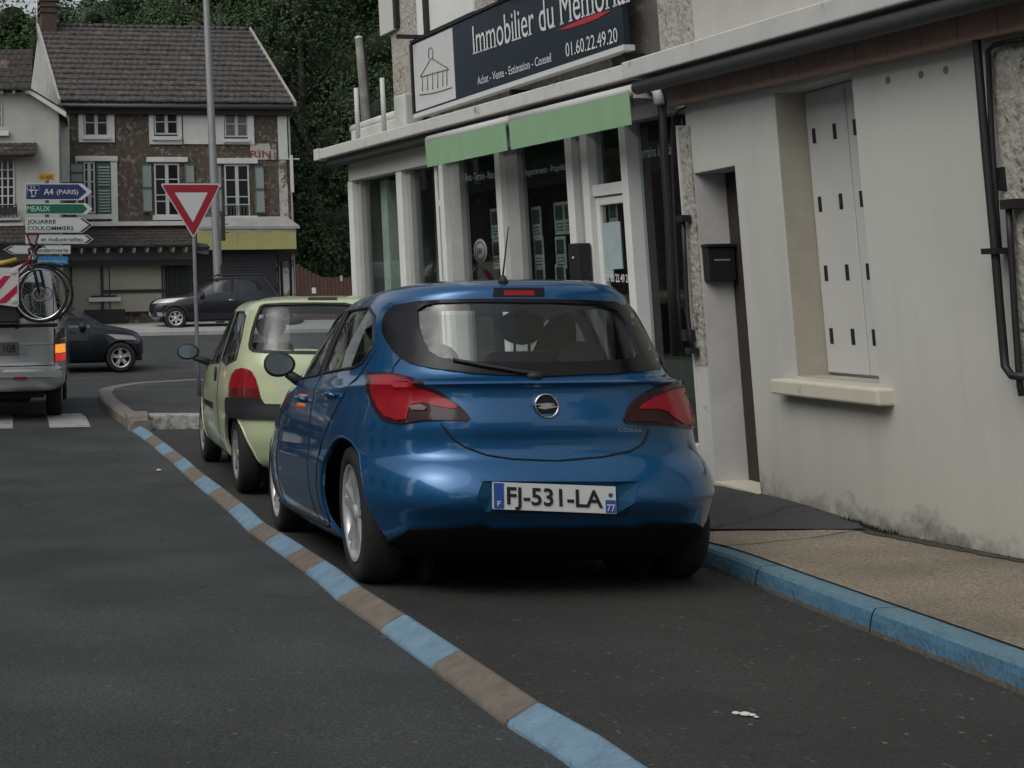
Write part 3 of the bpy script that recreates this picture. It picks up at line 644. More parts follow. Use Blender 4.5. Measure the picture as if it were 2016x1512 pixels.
# ---- awnings
M_GRN = mat('awning_green', (.23,.38,.225), .8, var=.05, scale=3); M_CAS = mat('awning_case', (.48,.48,.47), .5)
def awning(pa, pb, label):
    a = FS.at(*pa, .3); b = FS.at(*pb, .3)
    t = thing('awning', label, 'awning', FS.p((a[0]+b[0])/2, 2.8, .2), group='rolled green awnings over the shop windows')
    mb = MB(); mb.tube([FS.p(a[0],2.985,.30),FS.p(b[0],2.985,.30)], .045, M_CAS, 14); mb.build('cassette', parent=t)
    mb = MB(); N = 24
    for i in range(N):
        u0 = a[0]+(b[0]-a[0])*i/N; u1 = a[0]+(b[0]-a[0])*(i+1)/N
        w0 = .004*math.sin(i*1.7); w1 = .004*math.sin((i+1)*1.7)
        P = [FS.p(u0,2.74,.335+w0),FS.p(u1,2.74,.335+w1),FS.p(u1,2.975,.343),FS.p(u0,2.975,.343)]
        Q = [p-FS.N*.006 for p in P]; mb.hexa([P[0],P[1],Q[1],Q[0],P[3],P[2],Q[2],Q[3]], M_GRN)
    mb.build('valance', parent=t)
    mb = MB(); mb.fbox(FS,a[0]-.01,a[0]+.02,2.93,3.03,.0,.3,M_CAS); mb.fbox(FS,b[0]-.02,b[0]+.01,2.93,3.03,.0,.3,M_CAS); mb.build('bracket', parent=t)
awning((846,300),(1004,260),'shorter green awning valance on the left over the shop windows')
awning((1012,270),(1250,220),'longer green awning valance on the right, next to the gutter swan neck')
# downpipe swan neck at the joint
mb = MB(); mb.tube([FS.p(*FS.at(x,y,.2),.2) for x,y in ((1262,205),(1258,188),(1266,174),(1282,170),(1294,180),(1298,205))], .035, M_CAS, 10); mb.build('swan_neck', parent=shop)
mb = MB(); mb.tube([FS.p(*FS.at(x,y,.12),.12) for x,y in ((1290,165),(1303,190),(1307,300),(1316,420),(1322,560),(1330,700))], .028, M_BLACK, 10); mb.build('downpipe', parent=shop)
mb = MB(); mb.lathe([(.07,.07),(.07,0),(.03,-.1)], (0,0,1), FS.p(*FS.at(1303,178,.15),.15), 12, M_BLACK); mb.build('rainwater_head', parent=shop)
# post box on the jamb
t = thing('letterbox', 'black letterbox on the white jamb left of the shop door', 'letterbox', FS.p(SU(1140), 1.5, -.02))
a, b = SU(1117,515,.14), SU(1137,515,.14); za, zb = zat(1128,552,.08,FS), zat(1128,480,.08,FS)
mb = MB(); mb.fbox(FS,a,b,za,zb,.01,.13,M_BLACK); mb.build('box', parent=t, bevel=.01)
mb = MB(); c = FS.p((a+b)/2,(za+zb)/2+.03,.132); mb.lathe([(.001,.006),(.01,.005),(.012,0)], FS.N, c, 10, M_ALU); mb.build('lock', parent=t)
# adverts hanging behind the glass
M_CARD = mat('advert_paper', (.42,.44,.42), .7, var=.5, scale=30); M_CARDP = mat('advert_photo', (.05,.06,.055), .5, var=.5, scale=25)
def card(px, py, w, h, lab, grp, fr=FS, n=-.2):
    u, z = fr.at(px, py, n); c = fr.p(u, z, n)
    mb = MB(); mb.fbox(fr,u-w/2,u+w/2,z-h/2,z+h/2,n-.006,n,M_CARD)
    o = mb.build('advert_card', parent=None)
    o['label'] = lab; o['category'] = 'advert'; o['group'] = grp
    q = MB(); q.fbox(fr,u-w*.36,u+w*.36,z-h*.05,z+h*.4,n,n+.003,M_CARDP); q.build('photo', parent=o)
    q = MB()
    for k in range(3): q.fbox(fr,u-w*.34,u+w*.3,z-h*(.16+.1*k)-.006,z-h*(.16+.1*k)+.003,n,n+.002,M_CARDP)
    q.build('print', parent=o)
for (x, y) in ((974,440),(978,500)): card(x,y,.13,.27,'property advert card hanging in the window beside the round sticker','adverts in the round sticker window')
for (x, y) in ((1056,438),(1061,498),(1101,430),(1104,497),(1120,428),(1104,552),(1064,556)): card(x,y,.14,.27,'property advert card hanging in the shop window left of the black letterbox','adverts in the window by the letterbox')
card(1207,425,.10,.30,'property advert card high in the glazed shop door','', n=-.11)
# sheets and phone number on the door
for (x,y,w,h,lab) in ((1190,493,.17,.42,'pale blue notice sheet low in the shop door, left one'),(1211,483,.14,.36,'pale blue notice sheet low in the shop door, right one')):
    u, z = FS.at(x,y,-.06); mb = MB(); mb.fbox(FS,u-w/2,u+w/2,z-h/2,z+h/2,-.068,-.064+(.003 if x > 1200 else 0),mat('notice_paper',(.33,.42,.42),.7,var=.1,scale=9)); o = mb.build('notice'); tag(o, lab, 'notice')
o = ftext(FS, '01 60 22 49 20', (1193,554), (1241,556), 16, -.066, M_SL, door, bold=.02)
# round sticker
u, z = FS.at(946,494,-.1); c = FS.p(u,z,-.1); mb = MB(); mb.lathe([(.001,.003),(.11,.003),(.11,0)], FS.N, c, 24, mat('sticker_grey',(.22,.23,.22),.6)); o = mb.build('window_sticker'); tag(o, 'round grey sticker in the shop window beside the advert cards', 'sticker')
q = MB(); q.lathe([(.085,.0045),(.075,.0045)], FS.N, c, 24, M_NAVY, close=False); q.build('ring', parent=o, flip=False)
text_mesh('JBK', c-FS.U*.055-Vector((0,0,.028))+FS.N*.004, FS.U, Vector((0,0,1)), .11, .055, M_NAVY, o)
# ================================================================== FAR HOUSES
a11 = math.radians(11)
FH = Frame((-1.43,46.5,0), (math.cos(a11), math.sin(a11), 0))
M_BRK = mat('rubble_brick', (.085,.066,.052), .95, var=.5, scale=7, bump=1, bscale=14, var2=(.27,.24,.20), v2scale=5.5, v2lo=.53, v2hi=.66)
M_PLW = mat('old_white_plaster', (.56,.57,.54), .9, var=.12, scale=2, var2=(.2,.18,.15), v2scale=3, v2lo=.66, v2hi=.72)
M_PLG = mat('grey_plaster', (.34,.34,.32), .95, var=.25, scale=1.5, bump=.4, bscale=25)
def roof_mat(name, col, rows, cols):
    m = bpy.data.materials.new(name); m.use_nodes = True; t = m.node_tree; L = t.links.new; b = t.nodes['Principled BSDF']; b.inputs['Roughness'].default_value = .9
    tc = _n(t, 'ShaderNodeTexCoord')
    n1 = _n(t, 'ShaderNodeTexNoise'); n1.inputs['Scale'].default_value = 1.3; n1.inputs['Detail'].default_value = 6; L(tc.outputs['Object'], n1.inputs['Vector'])
    n2 = _n(t, 'ShaderNodeTexNoise'); n2.inputs['Scale'].default_value = 9; n2.inputs['Detail'].default_value = 3; L(tc.outputs['Object'], n2.inputs['Vector'])
    r = _n(t, 'ShaderNodeMapRange'); r.inputs[1].default_value = .3; r.inputs[2].default_value = .7; r.inputs[3].default_value = .45; r.inputs[4].default_value = 1.6; L(n2.outputs[0], r.inputs[0])
    v = _n(t, 'ShaderNodeVectorMath', operation='SCALE'); v.inputs[0].default_value = col; L(r.outputs[0], v.inputs['Scale'])
    r2 = _n(t, 'ShaderNodeMapRange'); r2.inputs[1].default_value = .62; r2.inputs[2].default_value = .68; L(n1.outputs[0], r2.inputs[0])
    mx = _n(t, 'ShaderNodeMix', data_type='RGBA'); L(r2.outputs[0], mx.inputs[0]); L(v.outputs[0], mx.inputs[6]); mx.inputs[7].default_value = (.115,.085,.072,1)
    L(mx.outputs[2], b.inputs['Base Color']); return m
M_ROOF = roof_mat('roof_tiles', (.062,.058,.054), 16, 40)
M_WIN = mat('dark_panes', (.010,.013,.013), .12, spec=.25)
M_WFR = mat('window_white', (.45,.46,.45), .7)
M_SHG = mat('shutter_green', (.22,.27,.25), .7, var=.1, scale=4); M_SHD = mat('shutter_green_dark', (.05,.09,.075), .7)
h1 = thing('old_house', 'old brick and plaster house with brown tile roof and green shutters behind the crossroads', 'house', FH.p(4.2,.8))
ZE, ZR, LH = 8.72, 12.5, 8.45; DEP = 9.4
mb = MB(); mb.fbox(FH,0,LH,.5,ZE+.1,-DEP,0,M_BRK); wl = mb.build('wall', parent=h1)
# gables in plaster
def tri_gable(u0, u1, m):
    mb = MB(); P = [FH.p(u0,.5,-DEP),FH.p(u0,.5,.02),FH.p(u0,ZE,.02),FH.p(u0,ZR-.1,-DEP/2),FH.p(u0,ZE,-DEP)]; mb.prism(P, FH.U*(u1-u0), m); return mb
tri_gable(-.06,-.003,M_PLG).build('gable', parent=h1); tri_gable(LH+.003,LH+.06,M_PLG).build('gable', parent=h1)
# roof: overlapping courses of tiles, front slope real steps
def slope(fr, u0, u1, z0, n0, z1, n1, rows, m, tw=.26, lift=.05, rnd=None, amp=.018):
    """pitched roof slope made of stepped courses, every tile a slightly crooked slab"""
    mb = MB(); rnd = rnd or random.Random(5)
    for r in range(rows):
        f0, f1 = r/rows, (r+1)/rows+.12/rows
        za, na = z0+(z1-z0)*f0, n0+(n1-n0)*f0; zb, nb = z0+(z1-z0)*min(1,f1), n0+(n1-n0)*min(1,f1)
        u = u0 - (tw/2 if r % 2 else 0)
        while u < u1-.01:
            a, b = max(u0,u), min(u+tw-.008,u1); j = rnd.uniform(-amp,amp); k = rnd.uniform(-amp,amp)*.6
            if b-a > .03:
                P0 = [fr.p(a,za+lift+j,na+k),fr.p(b,za+lift+j*.6,na+k),fr.p(b,zb+.008,nb),fr.p(a,zb+.008,nb)]
                # slight curve: middle of the tile raised
                c0 = fr.p((a+b)/2, za+lift+j+.02, na+k); c1 = fr.p((a+b)/2, zb+.02, nb)
                lo = [p-Vector((0,0,.05)) for p in (P0[0],P0[1])]
                mb.add([P0[0],c0,P0[1],P0[2],c1,P0[3],lo[0],lo[1]], [(0,1,4,5),(1,2,3,4),(6,7,2,1,0)], m)
            u += tw
    return mb
rf = slope(FH,-.1,LH+.12,ZE-.02,.38,ZR,-DEP/2,15,M_ROOF,lift=.085)
rf.hexa([FH.p(-.1,ZE-.1,.36),FH.p(LH+.1,ZE-.1,.36),FH.p(LH+.1,ZE-.1,-DEP-.3),FH.p(-.1,ZE-.1,-DEP-.3),FH.p(-.1,ZE-.06,.36),FH.p(LH+.1,ZE-.06,.36),FH.p(LH+.1,ZE-.06,-DEP-.3),FH.p(-.1,ZE-.06,-DEP-.3)], M_ROOF)
rf.add([FH.p(-.1,ZE-.1,-DEP-.3),FH.p(LH+.1,ZE-.1,-DEP-.3),FH.p(LH+.1,ZR,-DEP/2),FH.p(-.1,ZR,-DEP/2),FH.p(-.1,ZE-.07,.36),FH.p(LH+.1,ZE-.07,.36)],[(0,1,2,3),(3,2,5,4)],M_ROOF)
roof = rf.build('roof', parent=h1, flip=False)
mb = MB(); rr = random.Random(2)
u = -.1
while u < LH: mb.tube([FH.p(u,ZR+.03+rr.uniform(-.02,.02),-DEP/2),FH.p(u+.36,ZR+.05+rr.uniform(-.02,.02),-DEP/2)],[.11,.09],M_ROOF,8); u += .33
mb.build('ridge_tile', parent=roof)
M_VERG = mat('verge_mortar', (.33,.32,.29), .9, var=.2, scale=4)
for u0, n in ((-.16,'verge'),(LH+.12,'verge')):
    mb = MB(); mb.hexa([FH.p(u0,ZE-.12,.4),FH.p(u0+.09,ZE-.12,.4),FH.p(u0+.09,ZR-.05,-DEP/2),FH.p(u0,ZR-.05,-DEP/2),FH.p(u0,ZE+.06,.4),FH.p(u0+.09,ZE+.06,.4),FH.p(u0+.09,ZR+.13,-DEP/2),FH.p(u0,ZR+.13,-DEP/2)], M_VERG); mb.build(n, parent=roof)
# chimney, close to the left gable
M_CHB = mat('chimney_brick', (.07,.05,.042), .95, var=.5, scale=9, bump=.8, bscale=20)
cu0, cz0 = FH.at(80,60,-DEP/2+.3); cu1, _ = FH.at(107,60,-DEP/2+.3); cu0 = max(cu0, -.02); cu1 = cu0+.6
mb = MB(); mb.fbox(FH,cu0,cu1,ZR-.9,ZR+1.0,-DEP/2-.3,-DEP/2+.5,M_CHB)
for zz in (.45,.68,.9): mb.fbox(FH,cu0-.05,cu1+.05,ZR+zz,ZR+zz+.09,-DEP/2-.35,-DEP/2+.55,M_CHB)
mb.build('chimney', parent=roof)
# TV aerial
mb = MB(); c = FH.p(cu0-.1,0,-DEP/2)
mb.tube([c+Vector((0,0,ZR-.6)),c+Vector((0,0,ZR+1.5))], .03, M_ALU, 6)
mb.tube([c+Vector((-.75,0,ZR+.95)),c+Vector((.5,0,ZR+1.0))], .015, M_ALU, 5)
for k in range(6): mb.tube([c+Vector((-.7+.2*k,-.15,ZR+.95+.01*k)),c+Vector((-.7+.2*k,.15,ZR+.95+.01*k))], .012, M_ALU, 4)
mb.lathe([(.001,0),(.14,.03),(.23,.1)], (.4,-.9,.15), c+Vector((.1,-.1,ZR+1.15)), 14, M_ALU)
mb.build('aerial', parent=h1)
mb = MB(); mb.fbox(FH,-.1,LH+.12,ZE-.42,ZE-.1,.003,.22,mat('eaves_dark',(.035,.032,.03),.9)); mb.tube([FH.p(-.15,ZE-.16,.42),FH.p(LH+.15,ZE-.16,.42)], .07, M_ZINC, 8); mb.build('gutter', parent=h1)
def hz(px, py, n=0): return FH.at(px, py, n)
def panel(x0,y0,x1,y1,m,n1,name,n0=.001,par=h1,fr=FH,bev=0):
    u0, zt = fr.at(x0,y0,n1); u1, zb = fr.at(x1,y1,n1); mb = MB(); mb.fbox(fr,u0,u1,zb,zt,n0,n1,m); return mb.build(name, parent=par, bevel=bev)
mb = MB(); 
k_ = .3307
# white plaster bands and pilasters
for (x0,y0,x1,y1) in ((359,608,418,1085),(1650,632,1715,950)): panel(x0*k_,y0*k_,x1*k_,y1*k_,M_PLW,.05,'plaster_pilaster')
M_CRK = mat('peeling_plaster', (.44,.43,.40), .95, var=.3, scale=2, bump=1, bscale=9, var2=(.13,.10,.08), v2scale=2.2, v2lo=.5, v2hi=.56)
panel(1658*k_,955*k_,1720*k_,1330*k_,M_CRK,.05,'plaster_pilaster')
panel(418*k_,606*k_,1648*k_,640*k_,M_PLG,.045,'plaster_band')
panel(1088*k_,655*k_,1328*k_,858*k_,M_PLW,.055,'plaster_panel')
panel(1486*k_,640*k_,1516*k_,855*k_,M_PLW,.047,'plaster_trim'); panel(1516*k_,640*k_,1648*k_,670*k_,M_PLW,.047,'plaster_trim')
pn = panel(1490*k_,854*k_,1648*k_,950*k_,M_CRK,.047,'painted_panel')
ftext(FH, 'RIN', (493,310), (534,310), 14, .05, mat('faded_red', (.22,.05,.045), .9), pn, bold=.02)
panel(420*k_,648*k_,458*k_,860*k_,M_BRK,.03,'brick_panel')
def window(x0,y0,x1,y1,rows,label=None,curtain=False,bar_first=None):
    """outer trim rectangle handled by the caller; casement of two leaves in a reveal"""
    u0, zt = hz(x0,y0,.03); u1, zb = hz(x1,y1,.03)
    mb = MB(); w = .055
    mb.fbox(FH,u0,u0+w,zb,zt,.004,.045,M_WFR); mb.fbox(FH,u1-w,u1,zb,zt,.004,.045,M_WFR); mb.fbox(FH,u0+w,u1-w,zt-w,zt,.004,.045,M_WFR); mb.fbox(FH,u0+w,u1-w,zb,zb+w,.004,.045,M_WFR)
    um = (u0+u1)/2; mb.fbox(FH,um-.06,um+.06,zb+w,zt-w,.004,.052,M_WFR)
    for r in rows:
        z = zb+(zt-zb)*r; mb.fbox(FH,u0+w,um-.06,z-.018,z+.018,.006,.04,M_WFR); mb.fbox(FH,um+.06,u1-w,z-.018,z+.018,.006,.04,M_WFR)
    f = mb.build('window', parent=h1)
    q = MB(); q.fbox(FH,u0+.01,u1-.01,zb+.01,zt-.01,.001,.012,M_WIN if not curtain else mat('net_curtain',(.10,.11,.11),.3,var=.4,scale=5)); q.build('pane', parent=f)
    return u0,u1,zb,zt
def trim(x0,y0,x1,y1,xi0,yi0,xi1,yi1,m=M_PLW,n=.08):
    (a,t),(b,c) = hz(x0,y0,n),hz(x1,y1,n); (ai,ti),(bi,ci) = hz(xi0,yi0,n),hz(xi1,yi1,n)
    mb = MB(); mb.fbox(FH,a,ai,c,t,.001,n,m); mb.fbox(FH,bi,b,c,t,.001,n,m); mb.fbox(FH,ai,bi,ti,t,.001,n,m); mb.fbox(FH,ai,bi,c,ci,.001,n,m); mb.build('window_surround', parent=h1)
def sill(x0,y0,x1,y1,n=.16): panel(x0,y0,x1,y1,M_PLW,n,'sill',bev=.01)
trim(154,212,226,280,164,213,213,271); window(165,215,213,268,[.5]); sill(163,267,218,274)
trim(293,212,359,284,302,215,351,274); window(303,215,351,265,[.5]); sill(300,268,357,276)
trim(436,214,501,284,440,217,489,276); window(441,218,489,270,[.5],curtain=True); sill(440,273,492,280)
# first floor
trim(148,307,233,440,152,318,220,436); window(164,319,188,420,[.33,.62,.85]); 
panel(289,309,370,319,M_PLW,.12,'lintel',bev=.01); panel(427,311,508,322,M_PLW,.12,'lintel',bev=.01); panel(148,307,232,317,M_PLW,.12,'lintel',bev=.01)
window(303,322,355,425,[.28,.40,.70]); window(441,324,493,433,[.28,.42,.72])
sill(302,424,358,433); sill(440,425,508,435); sill(152,422,222,431)
def shutter(x0,y0,x1,y1,louvre=False,m=M_SHG,n=.12):
    u0, zt = hz(x0,y0,n); u1, zb = hz(x1,y1,n); mb = MB(); w = .05
    mb.fbox(FH,u0,u1,zb,zt,n-.05,n-.02,M_SHD if louvre else m)
    if not louvre:
        zm = zb+(zt-zb)*.5
        for (a,b) in ((zb,zb+w),(zm-.04,zm+.04),(zt-w,zt)): mb.fbox(FH,u0,u1,a,b,n-.02,n,M_SHD)
        mb.fbox(FH,u0,u0+.02,zb,zt,n-.019,n-.001,M_SHD)
    else:
        for k in range(16):
            z = zb+.08+(zt-zb-.16)*k/16
            if k == 8: continue
            mb.hexa([FH.p(u0+w,z,n+.01),FH.p(u1-w,z,n+.01),FH.p(u1-w,z+.03,n-.02),FH.p(u0+w,z+.03,n-.02),FH.p(u0+w,z+.015,n+.012),FH.p(u1-w,z+.015,n+.012),FH.p(u1-w,z+.065,n-.018),FH.p(u0+w,z+.065,n-.018)], m)
    return mb.build('shutter', parent=h1)
shutter(139,320,163,360); shutter(190,321,220,422,True)
shutter(279,322,300,418); shutter(364,322,384,400); shutter(427,324,438,418); shutter(501,326,522,420)
mb = MB(); u0, z1 = hz(441,405,.14); u1, z0 = hz(493,424,.14)
mb.fbox(FH,u0,u1,z1-.03,z1,.10,.14,M_SHD)
for k in range(9): uu_ = u0+(u1-u0)*k/8; mb.fbox(FH,uu_,uu_+.025,z0,z1-.03,.11,.13,M_SHD)
mb.build('balustrade', parent=h1)
mb = MB(); mb.tube([FH.p(*hz(118,200,.12),.12),FH.p(*hz(118,330,.12),.12)], .05, M_ZINC, 8); mb.build('downpipe', parent=h1)
# ground floor: lean-to tile canopy, dark shop, yellow awning zone
CZ1, CZ0 = 4.18, 3.55
mb = slope(FH,-1.6,4.55,CZ0,1.15,CZ1,.05,5,mat('canopy_tiles',(.05,.042,.038),.9,var=.4,scale=5),tw=.3)
mb.hexa([FH.p(-1.6,CZ0-.04,1.1),FH.p(4.55,CZ0-.04,1.1),FH.p(4.55,CZ1-.04,.06),FH.p(-1.6,CZ1-.04,.06),FH.p(-1.6,CZ0,1.1),FH.p(4.55,CZ0,1.1),FH.p(4.55,CZ1,.06),FH.p(-1.6,CZ1,.06)], M_ROOF)
cano = mb.build('canopy', parent=h1, flip=False)
mb = MB()
for k in range(14):
    u = -1.4+k*.465; mb.hexa([FH.p(u,CZ0-.22,.9),FH.p(u+.07,CZ0-.22,.9),FH.p(u+.07,CZ0-.1,.05),FH.p(u,CZ0-.1,.05),FH.p(u,CZ0-.06,1.05),FH.p(u+.07,CZ0-.06,1.05),FH.p(u+.07,CZ0-.0,.05),FH.p(u,CZ0-.0,.05)], M_PLW)
mb.build('rafter', parent=cano)
panel(118,437,415,443,M_PLW,.2,'plaster_band')
panel(60,490,380,519,mat('shop_fascia',(.10,.10,.095),.9,var=.3,scale=2),.5,'fascia',n0=.01)
panel(139,520,216,625,mat('cream_panel',(.30,.29,.24),.9,var=.12,scale=2),.10,'shopfront_panel'); panel(216,520,325,612,mat('cream_panel2',(.32,.31,.25),.9,var=.14,scale=1.2),.10,'shopfront_panel')
panel(100,520,140,625,mat('cream_panel',(.2,.2,.17)),.08,'shopfront_panel')
mb = MB()
def bar(x0,y0,x1,y1,n=.16):
    u0, zt = hz(x0,y0,n); u1, zb = hz(x1,y1,n); mb.fbox(FH,u0,u1,zb,zt,n-.05,n,M_BLACK)
bar(60,514,385,522,.52); bar(139,522,143,600); bar(198,522,205,612); bar(204,571,325,575,.155); bar(100,571,139,574); bar(180,582,230,586,.2); bar(318,520,323,620)
bar(165,610,247,640,.4); bar(247,614,278,617,.15)
mb.build('shopfront_frame', parent=h1)
panel(175,586,238,593,M_PLW,.24,'sill')
mb = MB()
for k in range(12):
    x = 325+k*4.6; u0, zt = hz(x,520,.2); u1, zb = hz(x+2.2,625,.2); mb.fbox(FH,u0,u1,zb,zt,.14,.2,mat('green_slats',(.06,.09,.07),.8))
mb.build('slatted_screen', parent=h1)
panel(323,520,382,640,M_BLACK,.08,'dark_opening')
# right part: slate coping, yellow awning, roller shutter
u0, zt = hz(388,431,.5); u1, _ = hz(577,431,.5); zb = hz(388,452,.9)[1]
mb = MB(); mb.hexa([FH.p(u0-.1,zb,.95),FH.p(u1+.08,zb,.95),FH.p(u1-.1,zt,.06),FH.p(u0-.1,zt,.06),FH.p(u0-.1,zb+.1,.95),FH.p(u1+.08,zb+.1,.95),FH.p(u1-.1,zt+.1,.06),FH.p(u0-.1,zt+.1,.06)], mat('pale_slate',(.30,.30,.29),.8,var=.25,scale=2,bump=.6,bscale=8)); mb.build('canopy', parent=h1)
aw = thing('awning', 'yellow awning valance over the roller shutter at the right end of the old brick house', 'awning', FH.p(6.6,3.7,.9))
u0, zt = hz(388,455,.9); u1, zb = hz(584,490,.9); mb = MB()
for i in range(20):
    a = u0+(u1-u0)*i/20; b = u0+(u1-u0)*(i+1)/20; w = .012*math.sin(i*1.3)
    mb.fbox(FH,a,b,zb,zt,.885+w,.90+w,mat('awning_yellow',(.36,.345,.14),.8,var=.08,scale=1))
mb.build('valance', parent=aw); mb = MB(); mb.tube([FH.p(u0,zt,.85),FH.p(u1,zt,.85)], .06, M_CAS, 10); mb.build('cassette', parent=aw)
mb = MB(); M_ROLL = mat('roller_shutter', (.045,.048,.055), .6)
u0, zt = hz(432,500,.1); u1, zb = hz(548,640,.1)
for k in range(26):
    z = zb+(zt-zb)*k/26; mb.fbox(FH,u0,u1,z+.005,z+(zt-zb)/26-.01,.02,.07,M_ROLL)
mb.fbox(FH,u0,u1,zb,zt,.002,.03,M_BLACK); mb.build('roller_shutter', parent=h1)
panel(388,492,432,640,M_BLACK,.06,'dark_opening'); panel(432,492,584,500,M_BLACK,.1,'shutter_box')
panel(548,500,579,640,M_BLACK,.09,'dark_opening')
for (x0,y0,x1,y1) in ((550,512,553,590),(557,515,571,590),(574,500,581,625)): panel(x0,y0,x1,y1,M_CRK,.16,'door_post')
# hanging sign bracket and white drop sign at the right corner
mb = MB(); u, z = hz(578,330,.3); mb.fbox(FH,u-.09,u+.02,hz(578,378,.3)[1],hz(578,305,.3)[1],.15,.2,M_PLW); mb.fbox(FH,u-.2,u+.3,z+.32,z+.36,.1,.14,M_PLW); mb.build('drop_sign', parent=h1)
# ---- left neighbour
FN = Frame((-4.0,43.5,0), (1,0,0))
h2 = thing('village_house', 'pale rendered house with dark barred window at the left picture edge', 'house', FN.p(1.5,.8))
M_NW = mat('neighbour_render', (.38,.38,.35), .95, var=.15, scale=1, bump=.4, bscale=25)
def nz_(px,py,n=0): return FN.at(px,py,n)
uR = nz_(116,300)[0]; zvR = nz_(116,222)[1]; uk, zk = nz_(58,178)
mb = MB(); P = [FN.p(-4,.3),FN.p(uR,.3),FN.p(uR,zvR),FN.p(uk,zk-.05),FN.p(-4,zk-.05)]; mb.prism(P, (0,5.5,0), M_NW); mb.build('wall', parent=h2)
M_ROOF2 = roof_mat('dark_roof_tiles', (.035,.03,.027), 10, 20)
mb = MB()
# hip in front descending toward the street and the verge running down to the right
u0, z0 = nz_(-5,120,.1)
mb = slope(FN,-4,uk+.08,zk-.02,.45,zk+1.6,-1.1,7,M_ROOF2,tw=.22)
mb.hexa([FN.p(uk-.1,zk+.0,.3),FN.p(uR+.25,zvR-.05,.3),FN.p(uR+.25,zvR-.05,-5.5),FN.p(uk-1.2,zk+1.5,-5.5),FN.p(uk-.1,zk+.12,.3),FN.p(uR+.25,zvR+.07,.3),FN.p(uR+.25,zvR+.07,-5.5),FN.p(uk-1.2,zk+1.6,-5.5)], M_ROOF2)
mb.build('roof', parent=h2, flip=False)
mb = MB(); mb.hexa([FN.p(uk-.05,zk-.12,.32),FN.p(uR+.27,zvR-.2,.32),FN.p(uR+.27,zvR-.2,.2),FN.p(uk-.05,zk-.12,.2),FN.p(uk-.05,zk+.02,.34),FN.p(uR+.27,zvR-.03,.34),FN.p(uR+.27,zvR-.03,.2),FN.p(uk-.05,zk+.02,.2)], M_PLW); mb.build('bargeboard', parent=h2)
mb = MB()
for px in (3,27,52): u,z = nz_(px,180,.3); mb.fbox(FN,u-.04,u+.04,z-.06,z+.06,0,.3,M_PLW)
mb.build('rafter', parent=h2)
# small canopy over the window
uc, zc = nz_(72,306,.3); z1 = nz_(40,285,.0)[1]
mb = slope(FN,-4,uc,zc,.55,z1+.05,.02,3,M_ROOF2,tw=.22); mb.hexa([FN.p(-4,zc-.07,.5),FN.p(uc-.05,zc-.07,.5),FN.p(uc-.3,z1,.02),FN.p(-4,z1,.02),FN.p(-4,zc-.01,.5),FN.p(uc-.05,zc-.01,.5),FN.p(uc-.3,z1+.04,.02),FN.p(-4,z1+.04,.02)], M_ROOF2); mb.build('canopy', parent=h2, flip=False)
def nwin(x0,y0,x1,y1,cols,rows):
    u0, zt = nz_(x0,y0); u1, zb = nz_(x1,y1); mb = MB(); mb.fbox(FN,u0,u1,zb,zt,.002,.01,M_WIN); 
    f = MB()
    for c in range(cols+1): uu = u0+(u1-u0)*c/cols; f.fbox(FN,uu-.025,uu+.025,zb,zt,.01,.045,M_WFR)
    for r in range(1,rows): z = zb+(zt-zb)*r/rows; f.fbox(FN,u0+.03,u1-.03,z-.018,z+.018,.012,.035,M_WFR)
    fo = f.build('window', parent=h2); mb.build('pane', parent=fo)
nwin(-30,318,28,420,5,6); nwin(-25,200,3,246,2,2)
mb = MB(); u, z = nz_(17,262,.15); mb.fbox(FN,-4,u,z-.08,z+.08,.0,.16,M_PLW); mb.build('sill', parent=h2); mb = MB(); u, z = nz_(40,430,.15); mb.fbox(FN,-4,u,z-.05,z+.07,0,.2,M_PLW); u,z = nz_(46,441,.1); mb.fbox(FN,-4,u,z-.05,z+.05,0,.1,M_PLW); mb.build('sill', parent=h2)
mb = MB(); u1, zt = nz_(32,405,.3); zb = nz_(32,428,.3)[1]
for k in range(12): uu = u1-.13*k; mb.fbox(FN,uu,uu+.03,zb,zt,.24,.28,M_BLACK)
mb.fbox(FN,u1-1.5,u1+.03,zt,zt+.04,.23,.29,M_BLACK); mb.fbox(FN,u1-1.5,u1+.03,zb+.1,zb+.35,.25,.27,M_BLACK); mb.build('flower_guard', parent=h2)
mb = slope(FN,-4,nz_(118,460,.8)[0],nz_(60,478,.9)[1],.9,nz_(60,446,0)[1],.02,4,M_ROOF2,tw=.22); mb.build('canopy', parent=h2, flip=False)
mb = MB(); u, z = nz_(118,520,.2); mb.fbox(FN,-4,u-.02,.5,nz_(60,484,.3)[1],.0,.3,mat('dark_front',(.07,.072,.068),.9,var=.3,scale=2)); mb.build('ground_floor_front', parent=h2)
# ---- wooden gate and fence at the foot of the wood
FG = Frame((6.2,46.5,0), (1,-.05,0))
g = thing('board_fence', 'brown vertical board fence dipping in the middle between the old house and the shop', 'fence', FG.p(1.5,.8))
M_BOARD = mat('brown_boards', (.07,.035,.028), .85, var=.25, scale=3)
u0 = FG.at(582,520)[0]; u1 = FG.at(700,540)[0]+.6; u = u0; k = 0
rr = random.Random(4); mb = MB()
while u < u1:
    px = 582+(u-u0)/(u1-u0-.6)*118
    top = 520+(px-582)*.55 if px < 630 else (546 if px < 680 else 546-(px-680)*.4)
    z = FG.at(px, top)[1]; mb.fbox(FG,u,u+.125,.7,z+rr.uniform(-.015,.015),0,.03+.01*(k%2),M_BOARD); u += .135; k += 1
mb.build('boards', parent=g); mb = MB(); mb.fbox(FG,u0,u1,1.1,1.2,-.06,-.001,M_BOARD); mb.fbox(FG,u0,u1,1.9,2.0,-.06,-.001,M_BOARD); mb.build('rail', parent=g)
